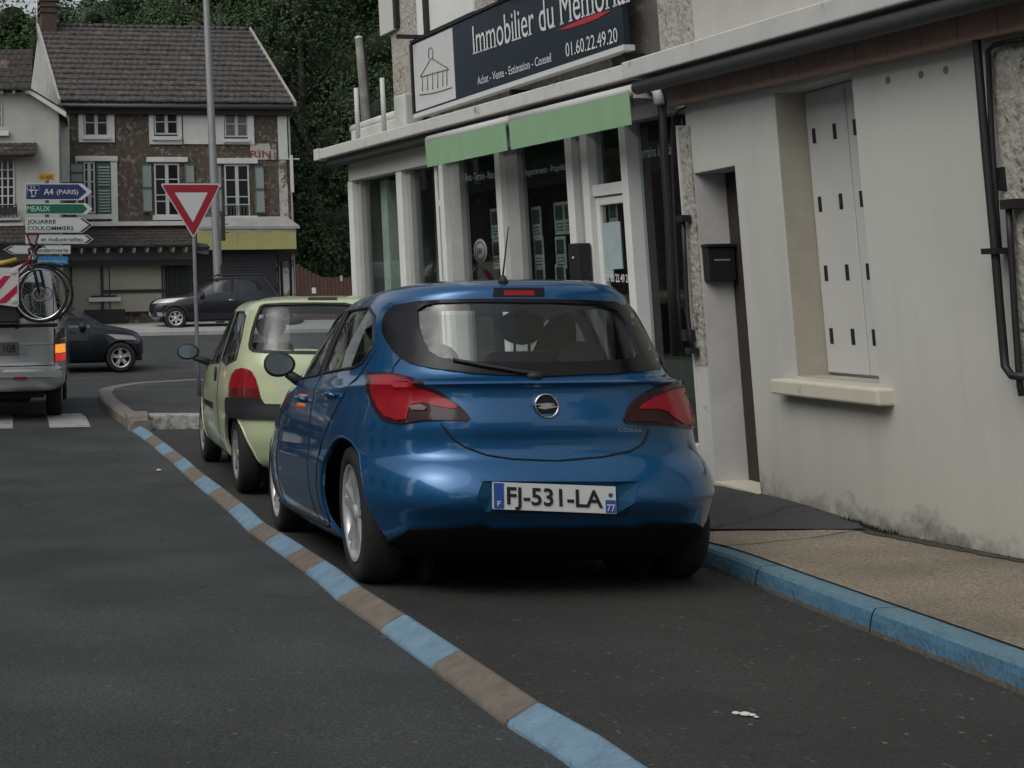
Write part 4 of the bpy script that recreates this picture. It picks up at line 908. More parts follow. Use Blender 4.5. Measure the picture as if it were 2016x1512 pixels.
u, z = FG.at(618,572,.05); mb = MB(); mb.fbox(FG,u-.07,u+.07,z-.1,z+.1,.045,.06,M_PLW); o = mb.build('notice_plate'); tag(o, 'small white plate screwed low on the brown board fence', 'plate')
u, z = FG.at(672,548,.05); mb = MB(); mb.fbox(FG,u-.04,u+.04,z-.1,z+.1,.045,.06,M_PLG); o = mb.build('notice_plate'); tag(o, 'small grey plate high on the brown board fence beside the shop', 'plate')
# ================================================================== HILL AND WOOD
def hillz(x, y): 
    t = max(0, y-50); return .9+ (23+.26*max(-25,min(25,x)))*(1-math.exp(-t/42.0)) + .6*math.sin(x*.23+y*.07)
mb = MB(); vs = []; fs = []; NX = 26; YY = [51+4*i for i in range(32)]
for y in YY:
    for k in range(NX): x = -70+k*7.2; vs.append((x, y, hillz(x, y) if y > 52 else .3))
for i in range(len(YY)-1):
    for k in range(NX-1): q = i*NX+k; fs.append((q,q+1,q+NX+1,q+NX))
mb.add(vs, fs, mat('hill_soil', (.012,.02,.008), 1, var=.6, scale=1.5), smooth=True); mb.build('hill', kind='structure')
def leafmat(name, col, dark):
    m = bpy.data.materials.new(name); m.use_nodes = True; t = m.node_tree; L = t.links.new; b = t.nodes['Principled BSDF']; b.inputs['Roughness'].default_value = .7
    g = _n(t, 'ShaderNodeNewGeometry'); n = _n(t, 'ShaderNodeTexNoise'); n.inputs['Scale'].default_value = .22; n.inputs['Detail'].default_value = 5; L(g.outputs['Position'], n.inputs['Vector'])
    r = _n(t, 'ShaderNodeMapRange'); r.inputs[1].default_value = .35; r.inputs[2].default_value = .65; L(n.outputs[0], r.inputs[0])
    ri = _n(t, 'ShaderNodeMath', operation='MULTIPLY'); ri.inputs[1].default_value = .35; L(g.outputs['Random Per Island'], ri.inputs[0])
    ad = _n(t, 'ShaderNodeMath', operation='MULTIPLY_ADD'); ad.inputs[1].default_value = .65; L(r.outputs[0], ad.inputs[0]); L(ri.outputs[0], ad.inputs[2])
    mx = _n(t, 'ShaderNodeMix', data_type='RGBA'); L(ad.outputs[0], mx.inputs[0]); mx.inputs[6].default_value = dark+(1,); mx.inputs[7].default_value = col+(1,)
    L(mx.outputs[2], b.inputs['Base Color']); b.inputs['Specular IOR Level'].default_value = .2
    return m
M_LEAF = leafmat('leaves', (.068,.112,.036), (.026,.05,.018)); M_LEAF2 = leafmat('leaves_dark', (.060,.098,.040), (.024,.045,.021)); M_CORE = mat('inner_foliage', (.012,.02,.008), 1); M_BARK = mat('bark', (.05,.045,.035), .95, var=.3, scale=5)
def crown(vs, fs, c, r, n, rr, leaf, sq=.85, lumps=9):
    L_ = [(Vector((rr.gauss(0,.5), rr.gauss(0,.5), rr.uniform(-.6,.75))), rr.uniform(.35,.62)) for _ in range(lumps)]
    for i in range(n):
        lc, lr = L_[rr.randrange(lumps)]
        d = Vector((rr.gauss(0,1), rr.gauss(0,1), rr.gauss(0,1))).normalized()
        if d.y > .35: d.y = -d.y
        p = c + (lc + d*lr*rr.uniform(.72,1.05))*r*Vector((1,1,1)).x
        p.z = c.z+(p.z-c.z)*sq
        nr = (d+Vector((rr.gauss(0,.5), rr.gauss(0,.5), rr.gauss(0,.5)+.35))).normalized()
        a = nr.orthogonal().normalized(); b = nr.cross(a); w = rr.uniform(0,3.14); a2 = a*math.cos(w)+b*math.sin(w); b2 = nr.cross(a2)
        s = leaf*rr.uniform(.6,1.3); k = len(vs)
        vs += [p-a2*s, p-b2*s*.55, p+a2*s, p+b2*s*.55]; fs.append((k,k+1,k+2,k+3))
    return L_
rr = random.Random(11)
vs = []; fs = []; cores = MB(); ci = 0
y = 66.0
while y < 165:
    sp_ = 4.6 if y < 100 else 6.5
    x = -.12*y-4 + rr.uniform(0,3)
    while x < .30*y+6:
        px = 200+2600*x/y
        cx, cy = x+rr.uniform(-1.2,1.2), y+rr.uniform(-1.5,1.5); r = rr.uniform(2.8,4.2)*(1 if y < 100 else 1.35)
        cz = hillz(cx, cy)+r*.9+rr.uniform(-.5,1.5)
        if -150 < px < 950:
            n = 3000 if y < 100 else 1800
            if px > 560: n = int(n*1.3)
            L_ = crown(vs, fs, Vector((cx,cy,cz)), r, n, rr, .13 if y < 100 else .2)
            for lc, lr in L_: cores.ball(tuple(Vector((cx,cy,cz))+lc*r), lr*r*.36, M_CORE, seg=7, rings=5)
            ci += 1
        x += sp_*rr.uniform(.8,1.2)
    y += 7 if y < 100 else 12
me = bpy.data.meshes.new('forest'); 
nv = len(vs); allv = [tuple(v) for v in vs]+[tuple(v) for v in cores.v]; allf = fs+[tuple(a+nv for a in f) for f in cores.f]
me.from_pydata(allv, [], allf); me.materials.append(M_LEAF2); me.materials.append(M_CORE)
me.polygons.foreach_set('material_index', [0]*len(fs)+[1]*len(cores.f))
fo = bpy.data.objects.new('forest', me); COL.objects.link(fo); fo['kind'] = 'stuff'; fo['label'] = 'dense green wood covering the hill behind the houses'; fo['category'] = 'wood'
def tree(x, y, r, h, label, m, n=5200, leaf=.13, seed=1):
    rr = random.Random(seed); z0 = hillz(x, y) if y > 52 else gz(y)
    t = thing('broadleaf_tree', label, 'tree', (x, y, z0), group='broadleaf trees behind the houses')
    mb = MB(); top = Vector((x+rr.gauss(0,.3), y, z0+h-r*.4))
    mb.tube([(x,y,z0-.3),(x+.1,y,z0+h*.3),(x+.05,y,z0+h*.6),tuple(top)], [.26,.2,.14,.05], M_BARK, 8)
    for k in range(7):
        a = rr.uniform(0,6.28); s = Vector((x+.07,y,z0+h*rr.uniform(.3,.7))); e = s+Vector((math.cos(a)*r*.8, math.sin(a)*r*.8, r*rr.uniform(.3,.8)))
        mb.tube([tuple(s), tuple((s+e)/2+Vector((0,0,.2))), tuple(e)], [.1,.06,.02], M_BARK, 6)
    mb.build('trunk', parent=t)
    vs = []; fs = []; L_ = crown(vs, fs, Vector((x,y,z0+h-r*.75)), r, n, rr, leaf, 1.1, 22)
    q = MB(); q.add(vs, fs, m)
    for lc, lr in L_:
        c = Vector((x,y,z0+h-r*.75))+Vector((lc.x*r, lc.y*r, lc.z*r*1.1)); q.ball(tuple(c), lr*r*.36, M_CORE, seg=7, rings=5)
    q.build('crown', parent=t, flip=False)
tree(8.6,56,3.4,11.5,'tall dark tree just right of the old house, nearest the brown fence',M_LEAF2,11000,.09,3)
tree(11.8,58,3.6,14,'dark tree close behind the parapet of the shop terrace',M_LEAF2,12000,.09,4)
tree(10.2,64,4.2,19,'tallest tree, light green top above the old house ridge on the right',M_LEAF,12000,.11,5)
tree(6.2,67,3.8,16,'bright green tree top directly above the right end of the tiled roof',M_LEAF,8000,.11,6)
tree(-5.5,64,3.6,10,'light green tree top above the left neighbour house roof',M_LEAF,7000,.11,7)
for i, (x, y, r, h, lab) in enumerate(((7.7,51.8,2.7,6.4,'dark bush rising behind the left end of the brown board fence'),(10.6,52.5,3.0,7.6,'wide dark bush filling the middle above the brown board fence'),(13.4,51.8,2.8,7.0,'dark bush above the right end of the brown fence beside the shop'))):
    tree(x, y, r, h, lab, M_LEAF2, 6500, .085, 20+i)
# utility pole behind the terrace
M_CONC = mat('old_concrete', (.16,.16,.14), .9, var=.4, scale=6)
yp = 24.0; a = AY(706,75,yp); b = AY(721,240,yp); t = thing('utility_pole', 'grey concrete utility pole with cap rising behind the white terrace parapet', 'utility pole', (b.x, b.y, gz(24)))
base = Vector((b.x+.05,b.y,gz(24)-.1)); mb = MB(); mb.tube([tuple(base),tuple(b),tuple(a)], [.10,.085,.068], M_CONC, 8); mb.build('shaft', parent=t)
mb = MB(); mb.ball(tuple(a), .075, M_CORN, sc=(1,1,.6)); mb.build('cap', parent=t)
mb = MB(); mb.tube([tuple(a+Vector((.09,.05,-.1))),tuple(b+Vector((.1,.05,0))),tuple(base+Vector((.15,.05,0)))], .03, M_BLACK, 6); mb.build('cable', parent=t)
# overhead wire
mb = MB(); mb.tube([tuple(AY(655,203,24)),tuple(AY(690,201,24)),tuple(AY(705,198,24))], .01, M_BLACK, 4); mb.build('wire', parent=t)
# ================================================================== STREET FURNITURE
M_GALV = mat('galvanised', (.24,.25,.25), .5, .3, var=.12, scale=5)
YL = 44.6; a = AY(404,-40,YL); b = AY(430,560,YL); c = AY(433,620,YL)
t = thing('street_lamp', 'tall tapering grey steel lamp post leaning slightly left in front of the old house', 'street lamp', (c.x,c.y,gz(YL)))
mb = MB(); top = a+(a-b)*.35; mb.tube([(c.x,c.y,gz(YL)),tuple(b),tuple(a),tuple(top)], [.16,.155,.105,.08], M_GALV, 14); mb.build('pole', parent=t)
mb = MB(); mb.tube([tuple(top),tuple(top+Vector((-.3,-.6,.35))),tuple(top+Vector((-.5,-2.2,.5)))], .04, M_GALV, 8); mb.build('arm', parent=t)
mb = MB(); mb.ball(tuple(top+Vector((-.5,-2.5,.48))), .35, M_GALV, sc=(1,.5,.3)); mb.build('lantern', parent=t)
p = AY(432,530,YL-.1); mb = MB(); mb.box(p.x+.02,p.x+.1,p.y-.18,p.y-.14,p.z-.2,p.z+.15,M_BLACK); mb.build('door', parent=t)
# traffic light seen from its side
t = thing('traffic_light', 'black traffic light head strapped to the lamp post, seen side on', 'traffic light', tuple(AY(438,450,YL-.3)))
p = AY(438,447,YL-.3); mb = MB(); mb.box(p.x-.06,p.x+.08,p.y-.15,p.y+.05,p.z-.46,p.z+.46,M_BLACK); mb.build('housing', parent=t, bevel=.02)
mb = MB()
for k in (-.28,0,.28): mb.box(p.x+.08,p.x+.2,p.y-.13,p.y+.03,p.z+k+.08,p.z+k+.1,M_BLACK)
mb.build('visor', parent=t)
# yield sign on its post
yp = 20.0
M_RED = mat('sign_red_film', (.27,.006,.018), .45); M_WH = mat('sign_white_film', (.50,.54,.53), .45, var=.03, scale=2); M_EDGE = mat('sign_edge', (.45,.45,.44), .5)
g0 = AY(389,700,yp); t = thing('give_way_sign', 'large red bordered give way triangle on a grey post beyond the green car', 'sign', (g0.x, yp, gz(yp)+.08))
p1 = AY(381,430,yp+.04); mb = MB(); mb.tube([(g0.x+.02,yp+.05,gz(yp)),tuple(g0+Vector((0,.05,0))),tuple(p1),tuple(AY(380,375,yp+.05))], .03, M_GALV, 10); mb.build('post', parent=t)
def rtri(px, y, r, n=5):
    P = [AY(a, b, y) for a, b in px]; out = []
    for i in range(3):
        p, q, s_ = P[i-1], P[i], P[(i+1)%3]; d1 = (p-q).normalized(); d2 = (s_-q).normalized()
        for k in range(n+1):
            f = k/n; out.append(q+d1*r*(1-f)**2+d2*r*f**2)
    return out
outer = rtri([(315,361),(436,361),(381,470)], yp, .05); mb = MB(); mb.prism(outer, (0,.02,0), M_EDGE); mb.build('plate', parent=t)
mb = MB(); mb.prism(rtri([(319,364),(432,364),(381,465)], yp-.002, .045), (0,.0015,0), M_RED); mb.build('red_border', parent=t)
mb = MB(); mb.prism(rtri([(344,379),(409,379),(380,438)], yp-.004, .015), (0,.0015,0), M_WH); mb.build('white_centre', parent=t)
# back of a little sign lower on the same post
t = thing('sign_back', 'grey back of a small rectangular sign on the give way post', 'sign', tuple(AY(394,488,yp+.1)))
P = [AY(x,y,yp+.1) for x,y in ((379,477),(408,480),(412,485),(411,501),(381,498))]; mb = MB(); mb.prism(P, (0,.015,0), mat('sign_back_grey',(.085,.09,.085),.6)); mb.build('plate', parent=t)
mb = MB(); p = AY(381,488,yp+.08); mb.box(p.x-.06,p.x+.25,p.y-.01,p.y+.01,p.z-.015,p.z+.015,M_BLACK); mb.build('clamp', parent=t)
# direction signs
yd = 25.0
t = thing('direction_signpost', 'stack of blue, green and white direction arrows pointing right behind the silver van', 'sign', (AY(90,650,yd).x, yd+.1, gz(yd)))
mb = MB()
for x in (92,): q = AY(x,500,yd+.12); q2 = AY(x,352 if x == 92 else 372,yd+.12); mb.tube([(q.x,yd+.12,gz(yd)),(q2.x,yd+.12,q2.z)], .045, M_GALV, 10)
mb.build('post', parent=t)
M_SBLUE = mat('motorway_blue', (.012,.018,.11), .45); M_SGRN = mat('route_green', (.0,.10,.055), .45); M_SBLK = mat('sign_black', (.012,.012,.012), .5); M_SYEL = mat('route_yellow', (.42,.24,.01), .5); M_SLB = mat('hotel_blue', (.03,.17,.40), .45)
def arrow(x0,y0,x1,y1,tip,m,edge,tipm,left=False,nm='arrow_panel'):
    pts = [(x0,y0),(x1,y0),(tip,(y0+y1)/2),(x1,y1),(x0,y1)]
    mb = MB(); mb.prism([AY(a,b,yd) for a,b in pts], (0,.03,0), edge); o = mb.build(nm, parent=t)
    cx = (x0+tip)/2; cy = (y0+y1)/2; sh = 2.0
    s_ = -1 if left else 1
    ins = [(x0+s_*1.6,y0+2),(x1-s_*7,y0+2),(tip-s_*10,(y0+y1)/2),(x1-s_*7,y1-2),(x0+s_*1.6,y1-2)]
    q = MB(); q.prism([AY(a,b,yd-.003) for a,b in ins], (0,.002,0), m); q.build('face', parent=o)
    if tipm:
        ch = [(x1-s_*5.5,y0+1.6),(x1-s_*.8,y0+1.6),(tip-s_*2.5,(y0+y1)/2),(x1-s_*.8,y1-1.6),(x1-s_*5.5,y1-1.6),(tip-s_*8,(y0+y1)/2)]
        q = MB(); q.prism([AY(a,b,yd-.003) for a,b in ch], (0,.002,0), tipm); q.build('chevron', parent=o)
    return o
FD = Frame((0,yd,0),(1,0,0))
def dtext(o, s, p0, p1, cap, m, bold=.01): return ftext(FD, s, p0, p1, cap, .005, m, o, bold=bold)
o = arrow(50,361,161,394,181,M_SBLUE,M_WH,None); dtext(o,'A4',(86,383),(105,383),12,M_WH,.02); dtext(o,'(PARIS)',(112,382),(154,382),9,M_WH,.01)
mb = MB()
def dl(L_, r=.008): mb.tube([tuple(AY(x,y,yd-.006)) for x,y in L_], r, M_WH, 4)
dl([(54,365),(77,365),(77,388),(54,388),(54,365)],.004); dl([(56,375),(76,375)],.014); dl([(61,375),(64,386)],.012); dl([(71,375),(70,386)],.012); dl([(62,367),(61,373)],.01); dl([(67,367),(68,373)],.01); dl([(62,387),(69,387)],.02)
mb.build('motorway_symbol', parent=o)
o = arrow(50,400,170,422,182,M_SGRN,M_WH,None); dtext(o,'MEAUX',(53,416),(99,416),11,mat('pale_green_letters',(.35,.6,.5),.5),.01)
o = arrow(50,428,163,458,183,M_WH,M_EDGE,M_SBLK); dtext(o,'JOUARRE',(54,440),(110,440),8,M_SBLK,.01); dtext(o,'COULOMMIERS',(54,453),(145,453),8,M_SBLK,.01)
o = arrow(50,462,172,480,184,M_WH,M_EDGE,M_SBLK); dtext(o,'Z.  et Industrielles',(60,475),(163,475),8,M_SBLK,.005)
o = arrow(139,483,22,500,6,M_WH,M_EDGE,M_SBLK,left=True); dtext(o,'Gendarmerie',(62,496),(134,496),8,M_SBLK,.005)
o = MB(); o.prism([AY(a,b,yd) for a,b in ((60,505),(134,505),(134,520),(60,520))], (0,.03,0), M_SLB); o = o.build('blue_panel', parent=t); dtext(o,'Anneval Auxois',(72,517),(130,517),7,mat('pale_blue_letters',(.25,.5,.62),.5),.005)
o = MB(); o.prism([AY(a,b,yd) for a,b in ((75,342),(107,342),(107,354),(75,354))], (0,.03,0), M_SYEL); o = o.build('route_number_panel', parent=t); dtext(o,'D 407',(80,352),(103,352),7,M_SBLK,.0)
# small give way sign turned away, nearer the van
ys_ = 23.0
g0 = AY(65,560,ys_); t = thing('give_way_sign', 'small narrow-looking give way triangle turned sideways in front of the white direction signs', 'sign', (g0.x,ys_,gz(ys_)))
mb = MB(); mb.tube([(g0.x,ys_+.05,gz(ys_)),(g0.x,ys_+.05,AY(65,470,ys_).z)], .03, M_GALV, 8); mb.build('post', parent=t)
def sp(px, y=ys_):  # plane turned about 55 degrees
    return Frame((g0.x,ys_,0), (.62,.78,0)).p(*Frame((g0.x,ys_,0), (.62,.78,0)).at(*px))
mb = MB(); mb.prism([sp(p) for p in ((50,458),(79,458),(65,503))], (0,.02,0), M_RED); mb.build('plate', parent=t)
mb = MB(); mb.prism([sp(p)+Vector((0.0,-.01,0)) for p in ((56,463.5),(73,463.5),(65,491))], (0,.003,0), M_WH); mb.build('white_centre', parent=t)
# ================================================================== VEHICLES
M_TYRE = mat('tyre_rubber', (.014,.014,.014), .85, bump=.2, bscale=60); M_RIM = mat('rim_alloy', (.55,.56,.57), .35, .5, coat=.3)
M_PLAST = mat('black_plastic', (.016,.017,.018), .6); M_TRIM = mat('gloss_black', (.005,.005,.007), .2, spec=.35); M_SEAL = mat('dark_gap', (.004,.004,.005), .8)
M_UND = mat('underbody', (.008,.008,.008), .95); M_SEAT = mat('seat_cloth', (.045,.046,.05), .95)
G_CAR = glass('car_glass', (.86,.93,.90), .01, .92); G_TINT = glass('tinted_glass', (.7,.75,.78), .01, .16, 1.7)
M_LAMPR = mat('lamp_red', (.27,.005,.012), .35, coat=.25, spec=.3, var=.25, scale=11); M_LAMPD = mat('lamp_smoked', (.028,.008,.010), .25, coat=.3, spec=.3); M_LAMPC = mat('lamp_clear', (.35,.34,.34), .2, coat=1.0); M_CHROME = mat('chrome', (.62,.63,.64), .16, 1.0)
M_PLW2 = mat('plate_white', (.56,.58,.57), .5); M_PLB = mat('plate_blue', (.02,.07,.30), .5); M_PLK = mat('plate_black', (.01,.01,.01), .5); M_MIRG = mat('mirror_glass', (.16,.20,.22), .1, .4)
def crs(T, t):  # monotone piecewise cubic through rows (tuples), uniform parameter
    n = len(T)-1; i = min(int(t*n), n-1); f = t*n-i; out = []
    for c in range(len(T[0])):
        p0 = T[max(i-1,0)][c]; p1 = T[i][c]; p2 = T[i+1][c]; p3 = T[min(i+2,n)][c]
        d = p2-p1; m1 = 0 if (p1-p0)*d <= 0 else (p2-p0)/2; m2 = 0 if (p3-p2)*d <= 0 else (p3-p1)/2
        if i == 0: m1 = d
        if i == n-1: m2 = d
        if d == 0: m1 = m2 = 0
        else:
            m1 = max(-3*abs(d), min(3*abs(d), m1)); m2 = max(-3*abs(d), min(3*abs(d), m2))
        out.append((2*f**3-3*f**2+1)*p1+(f**3-2*f**2+f)*m1+(-2*f**3+3*f**2)*p2+(f**3-f**2)*m2)
    return out
def ring(w, yr, yf, nr, nf, yc, Q=22):
    pts = []
    def quad(sx, sy):
        n = nf if sy > 0 else nr; L_ = (yf-yc) if sy > 0 else (yc-yr); D = []
        for k in range(201):
            a = math.pi/2*k/200; c, s_ = math.cos(a), math.sin(a); D.append((sx*w*c**(2/n) if c > 1e-9 else 0, yc+sy*L_*(s_**(2/n) if s_ > 1e-9 else 0)))
        cum = [0]
        for a, b in zip(D, D[1:]): cum.append(cum[-1]+math.hypot(b[0]-a[0], b[1]-a[1]))
        out = []; j = 0
        for k in range(Q):
            g = cum[-1]*k/Q
            while cum[j+1] < g: j += 1
            f = (g-cum[j])/max(1e-9, cum[j+1]-cum[j]); out.append((D[j][0]+(D[j+1][0]-D[j][0])*f, D[j][1]+(D[j+1][1]-D[j][1])*f))
        out.append(D[-1]); return out
    a = quad(1,1); b = quad(-1,1)[::-1]; c = quad(-1,-1); d = quad(1,-1)[::-1]
    return a[:-1]+b[:-1]+c[:-1]+d[:-1]
class Car:
    def __init__(s, name, label, loc, rot, group=None):
        s.t = thing(name, label, 'car', loc, group, rot); s.M = Matrix.Translation(loc) @ Matrix.Rotation(rot[2],4,'Z') @ Matrix.Rotation(rot[1],4,'Y') @ Matrix.Rotation(rot[0],4,'X')
        s.I = s.M.inverted(); BASE[s.t.name] = Vector((0,0,0))
    def shell(s, rows, m, wheels=(), rw=.345, holes=(), nr=64, name='body', thick=.025, Q=22):
        vs = []; fs = []; n = None
        for i in range(nr+1):
            r = crs(rows, i/nr); P = ring(r[1], r[2], r[3], r[4], r[5], r[6], Q); n = len(P)
            for x, y in P:
                k = r[7] if len(r) > 7 else 0
                vs.append((x, y, r[0]+k*(y-r[6])))
        for i in range(nr):
            for k in range(n): fs.append((i*n+k, i*n+(k+1)%n, (i+1)*n+(k+1)%n, (i+1)*n+k))
        fs.append(tuple(range(n))[::-1]); fs.append(tuple(nr*n+k for k in range(n)))
        s.bvh = BVHTree.FromPolygons([Vector(v) for v in vs], fs)
        me = bpy.data.meshes.new(name); me.from_pydata(vs, [], fs); me.materials.append(m)
        bm = bmesh.new(); bm.from_mesh(me); bmesh.ops.recalc_face_normals(bm, faces=bm.faces); bm.to_mesh(me); bm.free()
        o = bpy.data.objects.new(name, me); COL.objects.link(o)
        so = o.modifiers.new('s', 'SOLIDIFY'); so.thickness = thick; so.offset = -1
        cuts = []
        for (x, y, z) in wheels:
            mb = MB(); sg = 1 if x > 0 else -1
            mb.lathe([(.001,0),(rw,0),(rw,.6),(.001,.6)], (sg,0,0), (sg*.52,y,z), 40)
            cuts.append(mb)
        cuts += list(holes)
        tmp = []
        for c in cuts:
            q = c.build('cut', None, flip=True); tmp.append(q); b = o.modifiers.new('b', 'BOOLEAN'); b.operation = 'DIFFERENCE'; b.object = q; b.solver = 'EXACT'
        dg = bpy.context.evaluated_depsgraph_get(); me2 = bpy.data.meshes.new_from_object(o.evaluated_get(dg))
        o.modifiers.clear(); o.data = me2
        for q in tmp: bpy.data.objects.remove(q)
        me2.polygons.foreach_set('use_smooth', [True]*len(me2.polygons))
        try: me2.set_sharp_from_angle(angle=math.radians(32))
        except Exception: pass
        if not len(me2.materials): me2.materials.append(m)
        o.parent = s.t; BASE[o.name] = Vector((0,0,0)); s.body = o; return o
    # --- surface rays in the car's own frame
    def pxray(s, p):
        cx = getattr(s, 'cpx', None)
        if cx is not None:
            o = s.I @ CAM; M3 = s.I.to_3x3()
            for k in range(60):
                q = (p[0]+(1 if p[0] < cx else -1)*k*1.5, p[1]); h = s.bvh.ray_cast(o, (M3 @ ray(*q)).normalized())
                if h[0] is not None and (h[1].y < .75 or k > 30): return h[0], h[1]
        o = s.I @ CAM; d = (s.I.to_3x3() @ ray(*p)).normalized(); h = s.bvh.ray_cast(o, d)
        if h[0] is None:
            q = s.bvh.find_nearest(o+d*((s.M.translation-CAM).length)); best = q
            for k in range(-14, 15):
                q = s.bvh.find_nearest(o+d*((s.M.translation-CAM).length+k*.15))
                if q[0] is not None and q[3] < best[3]: best = q
            return best[0], best[1]
        return h[0], h[1]
    def side(s, p, sx=-1):   # (y, z) from the side
        h = s.bvh.ray_cast(Vector((sx*3, p[0], p[1])), Vector((-sx,0,0))); return (h[0], h[1]) if h[0] is not None else (Vector((0,p[0],p[1])), Vector((sx,0,0)))
    def rear(s, p, sy=-1):
        h = s.bvh.ray_cast(Vector((p[0], sy*8 if sy > 0 else -4, p[1])), Vector((0,-sy,0))); 
        if h[0] is None: h = s.bvh.find_nearest(Vector((p[0], 0, p[1])))
        return h[0], h[1]
    def patch(s, poly, fn, m, name, off=.004, cell=.05, hole=None, mirror=False, parent=None, closed_side=.012, smooth=True):
        P = [Vector(p) for p in poly]; n = len(P); x0 = min(p.x for p in P); x1 = max(p.x for p in P); y0 = min(p.y for p in P); y1 = max(p.y for p in P)
        if max(x1-x0, y1-y0) > 8: cell = max(x1-x0, y1-y0)/34
        def dens(L_):
            out = []
            for a, b in zip(L_, L_[1:]+L_[:1]):
                k = max(1, int((b-a).length/cell)); out += [a+(b-a)*j/k for j in range(k)]
            return out
        D = dens(P); faces = [list(range(len(D)))]; pts = list(D)
        if hole:
            H = dens([Vector(p) for p in hole]); edges = [(len(pts)+i, len(pts)+(i+1)%len(H)) for i in range(len(H))]; pts += H
        else: edges = []; H = []
        x = x0+cell*.5; 
        while x < x1:
            y = y0+cell*.5
            while y < y1: pts.append(Vector((x+cell*.013, y+cell*.017))); y += cell
            x += cell
        r = delaunay_2d_cdt(pts, edges, faces, 1, 1e-6)
        def inside(pt, L_):
            c = False
            for a, b in zip(L_, L_[1:]+L_[:1]):
                if (a.y > pt.y) != (b.y > pt.y) and pt.x < (b.x-a.x)*(pt.y-a.y)/(b.y-a.y)+a.x: c = not c
            return c
        vs = []; ns = []
        for v in r[0]:
            q, nn = fn(v); 
            if nn.dot(q-Vector((0,1.2,.5))) < 0: nn = -nn
            vs.append(q+nn*off); ns.append(nn)
        fs = []
        for f in r[2]:
            c = sum((r[0][i] for i in f), Vector((0,0)))/len(f)
            if H and inside(c, H): continue
            fs.append(tuple(f))
        # orient outward
        out = []
        for f in fs:
            a, b, c = (vs[i] for i in f[:3]); nn = (b-a).cross(c-a)
            out.append(f if nn.dot(ns[f[0]]) > 0 else f[::-1])
        # rim going inward so that the patch has an edge
        from collections import Counter
        ec = Counter(); 
        for f in out:
            for i in range(len(f)): ec[(f[i], f[(i+1)%len(f)])] += 1
        bd = [e for e in ec if (e[1], e[0]) not in ec]; mp = {}
        for a, b in bd:
            for q in (a, b):
                if q not in mp: mp[q] = len(vs); vs.append(vs[q]-ns[q]*closed_side)
        out += [(b, a, mp[a], mp[b]) for a, b in bd]
        use = sorted({i for f in out for i in f}); rm = {a: b for b, a in enumerate(use)}; vs = [vs[i] for i in use]; out = [tuple(rm[i] for i in f) for f in out]
        mb = MB(); mb.add(vs, out, m, smooth); o = mb.build(name, parent=parent or s.t, local=True, flip=False)
        if smooth:
            try: o.data.set_sharp_from_angle(angle=math.radians(40))
            except Exception: pass
        if mirror:
            mb = MB(); mb.add([Vector((-v.x, v.y, v.z)) for v in vs], [f[::-1] for f in out], m, smooth); mb.build(name, parent=parent or s.t, local=True, flip=False)
        return o
    def line(s, L_, fn, r, m, name, off=0.0, cell=None, parent=None, mirror=False):
        P = [Vector(p) for p in L_]; Q = []
        for a, b in zip(P, P[1:]):
            k = max(1, int((b-a).length/(cell or (6 if (abs(a.x) > 20) else .05)))); Q += [a+(b-a)*j/k for j in range(k)]
        Q.append(P[-1]); W_ = [fn(q) for q in Q]; W_ = [q+n*off for q, n in W_]
        mb = MB(); mb.tube([tuple(w) for w in W_], r, m, 6); o = mb.build(name, parent=parent or s.t, local=True)
        if mirror: mb = MB(); mb.tube([(-w.x,w.y,w.z) for w in W_], r, m, 6); mb.build(name, parent=parent or s.t, local=True)
        return o
    def hole(s, poly, fn, depth=.25, out=.15, dirn=None):
        P = [fn(p) for p in poly]; n = sum((q[1] for q in P), Vector((0,0,0))); c0 = sum((q[0] for q in P), Vector((0,0,0)))/len(P)
        n.normalize()
        if dirn: n = Vector(dirn).normalized()
        elif n.dot(c0-Vector((0,1.2,.5))) < 0: n = -n
        mb = MB(); A = [q[0]+n*out for q in P]; B = [q[0]-n*depth for q in P]; k = len(P)
        # fans about the centres keep the caps valid
        ca = sum(A, Vector((0,0,0)))/k; cb = sum(B, Vector((0,0,0)))/k; vs = A+B+[ca, cb]; fs = []
        for i in range(k):
            j = (i+1) % k; fs += [(i,j,2*k), (k+j,k+i,2*k+1), (i,k+i,k+j,j)]
        mb.add(vs, fs); return mb
    def wheel(s, x, y, z, r, rim, spokes=5, w=.19, m=None, twin=True, steer=0, hub=None):
        sg = 1 if x > 0 else -1; o_ = Vector((x, y, z)); ax = Vector((sg,0,0))
        e = bpy.data.objects.new('wheel', None); COL.objects.link(e); e.parent = s.t; e.location = o_; e.rotation_euler = (0,0,steer); BASE[e.name] = Vector((0,0,0)); m = m or M_RIM
        t = MB(); t.lathe([(rim,-w),(r*.93,-w),(r,-w*.8),(r,-w*.2),(r*.94,-.005),(rim+.015,0),(rim,-.02)], ax, (0,0,0), 40, M_TYRE, close=True)
        for k in (-.65,-.5,-.35): pass
        t.build('tyre', parent=e, local=True)
        q = MB(); q.lathe([(rim,-.005),(rim-.018,-.008),(rim-.025,-.03),(rim-.03,-.12),(rim-.0,-.12)], ax, (0,0,0), 40, m)
        q.lathe([(.001,-.012),(.035,-.012),(.04,-.03),(.075,-.05),(.075,-.1),(.001,-.1)], ax, (0,0,0), 20, m)
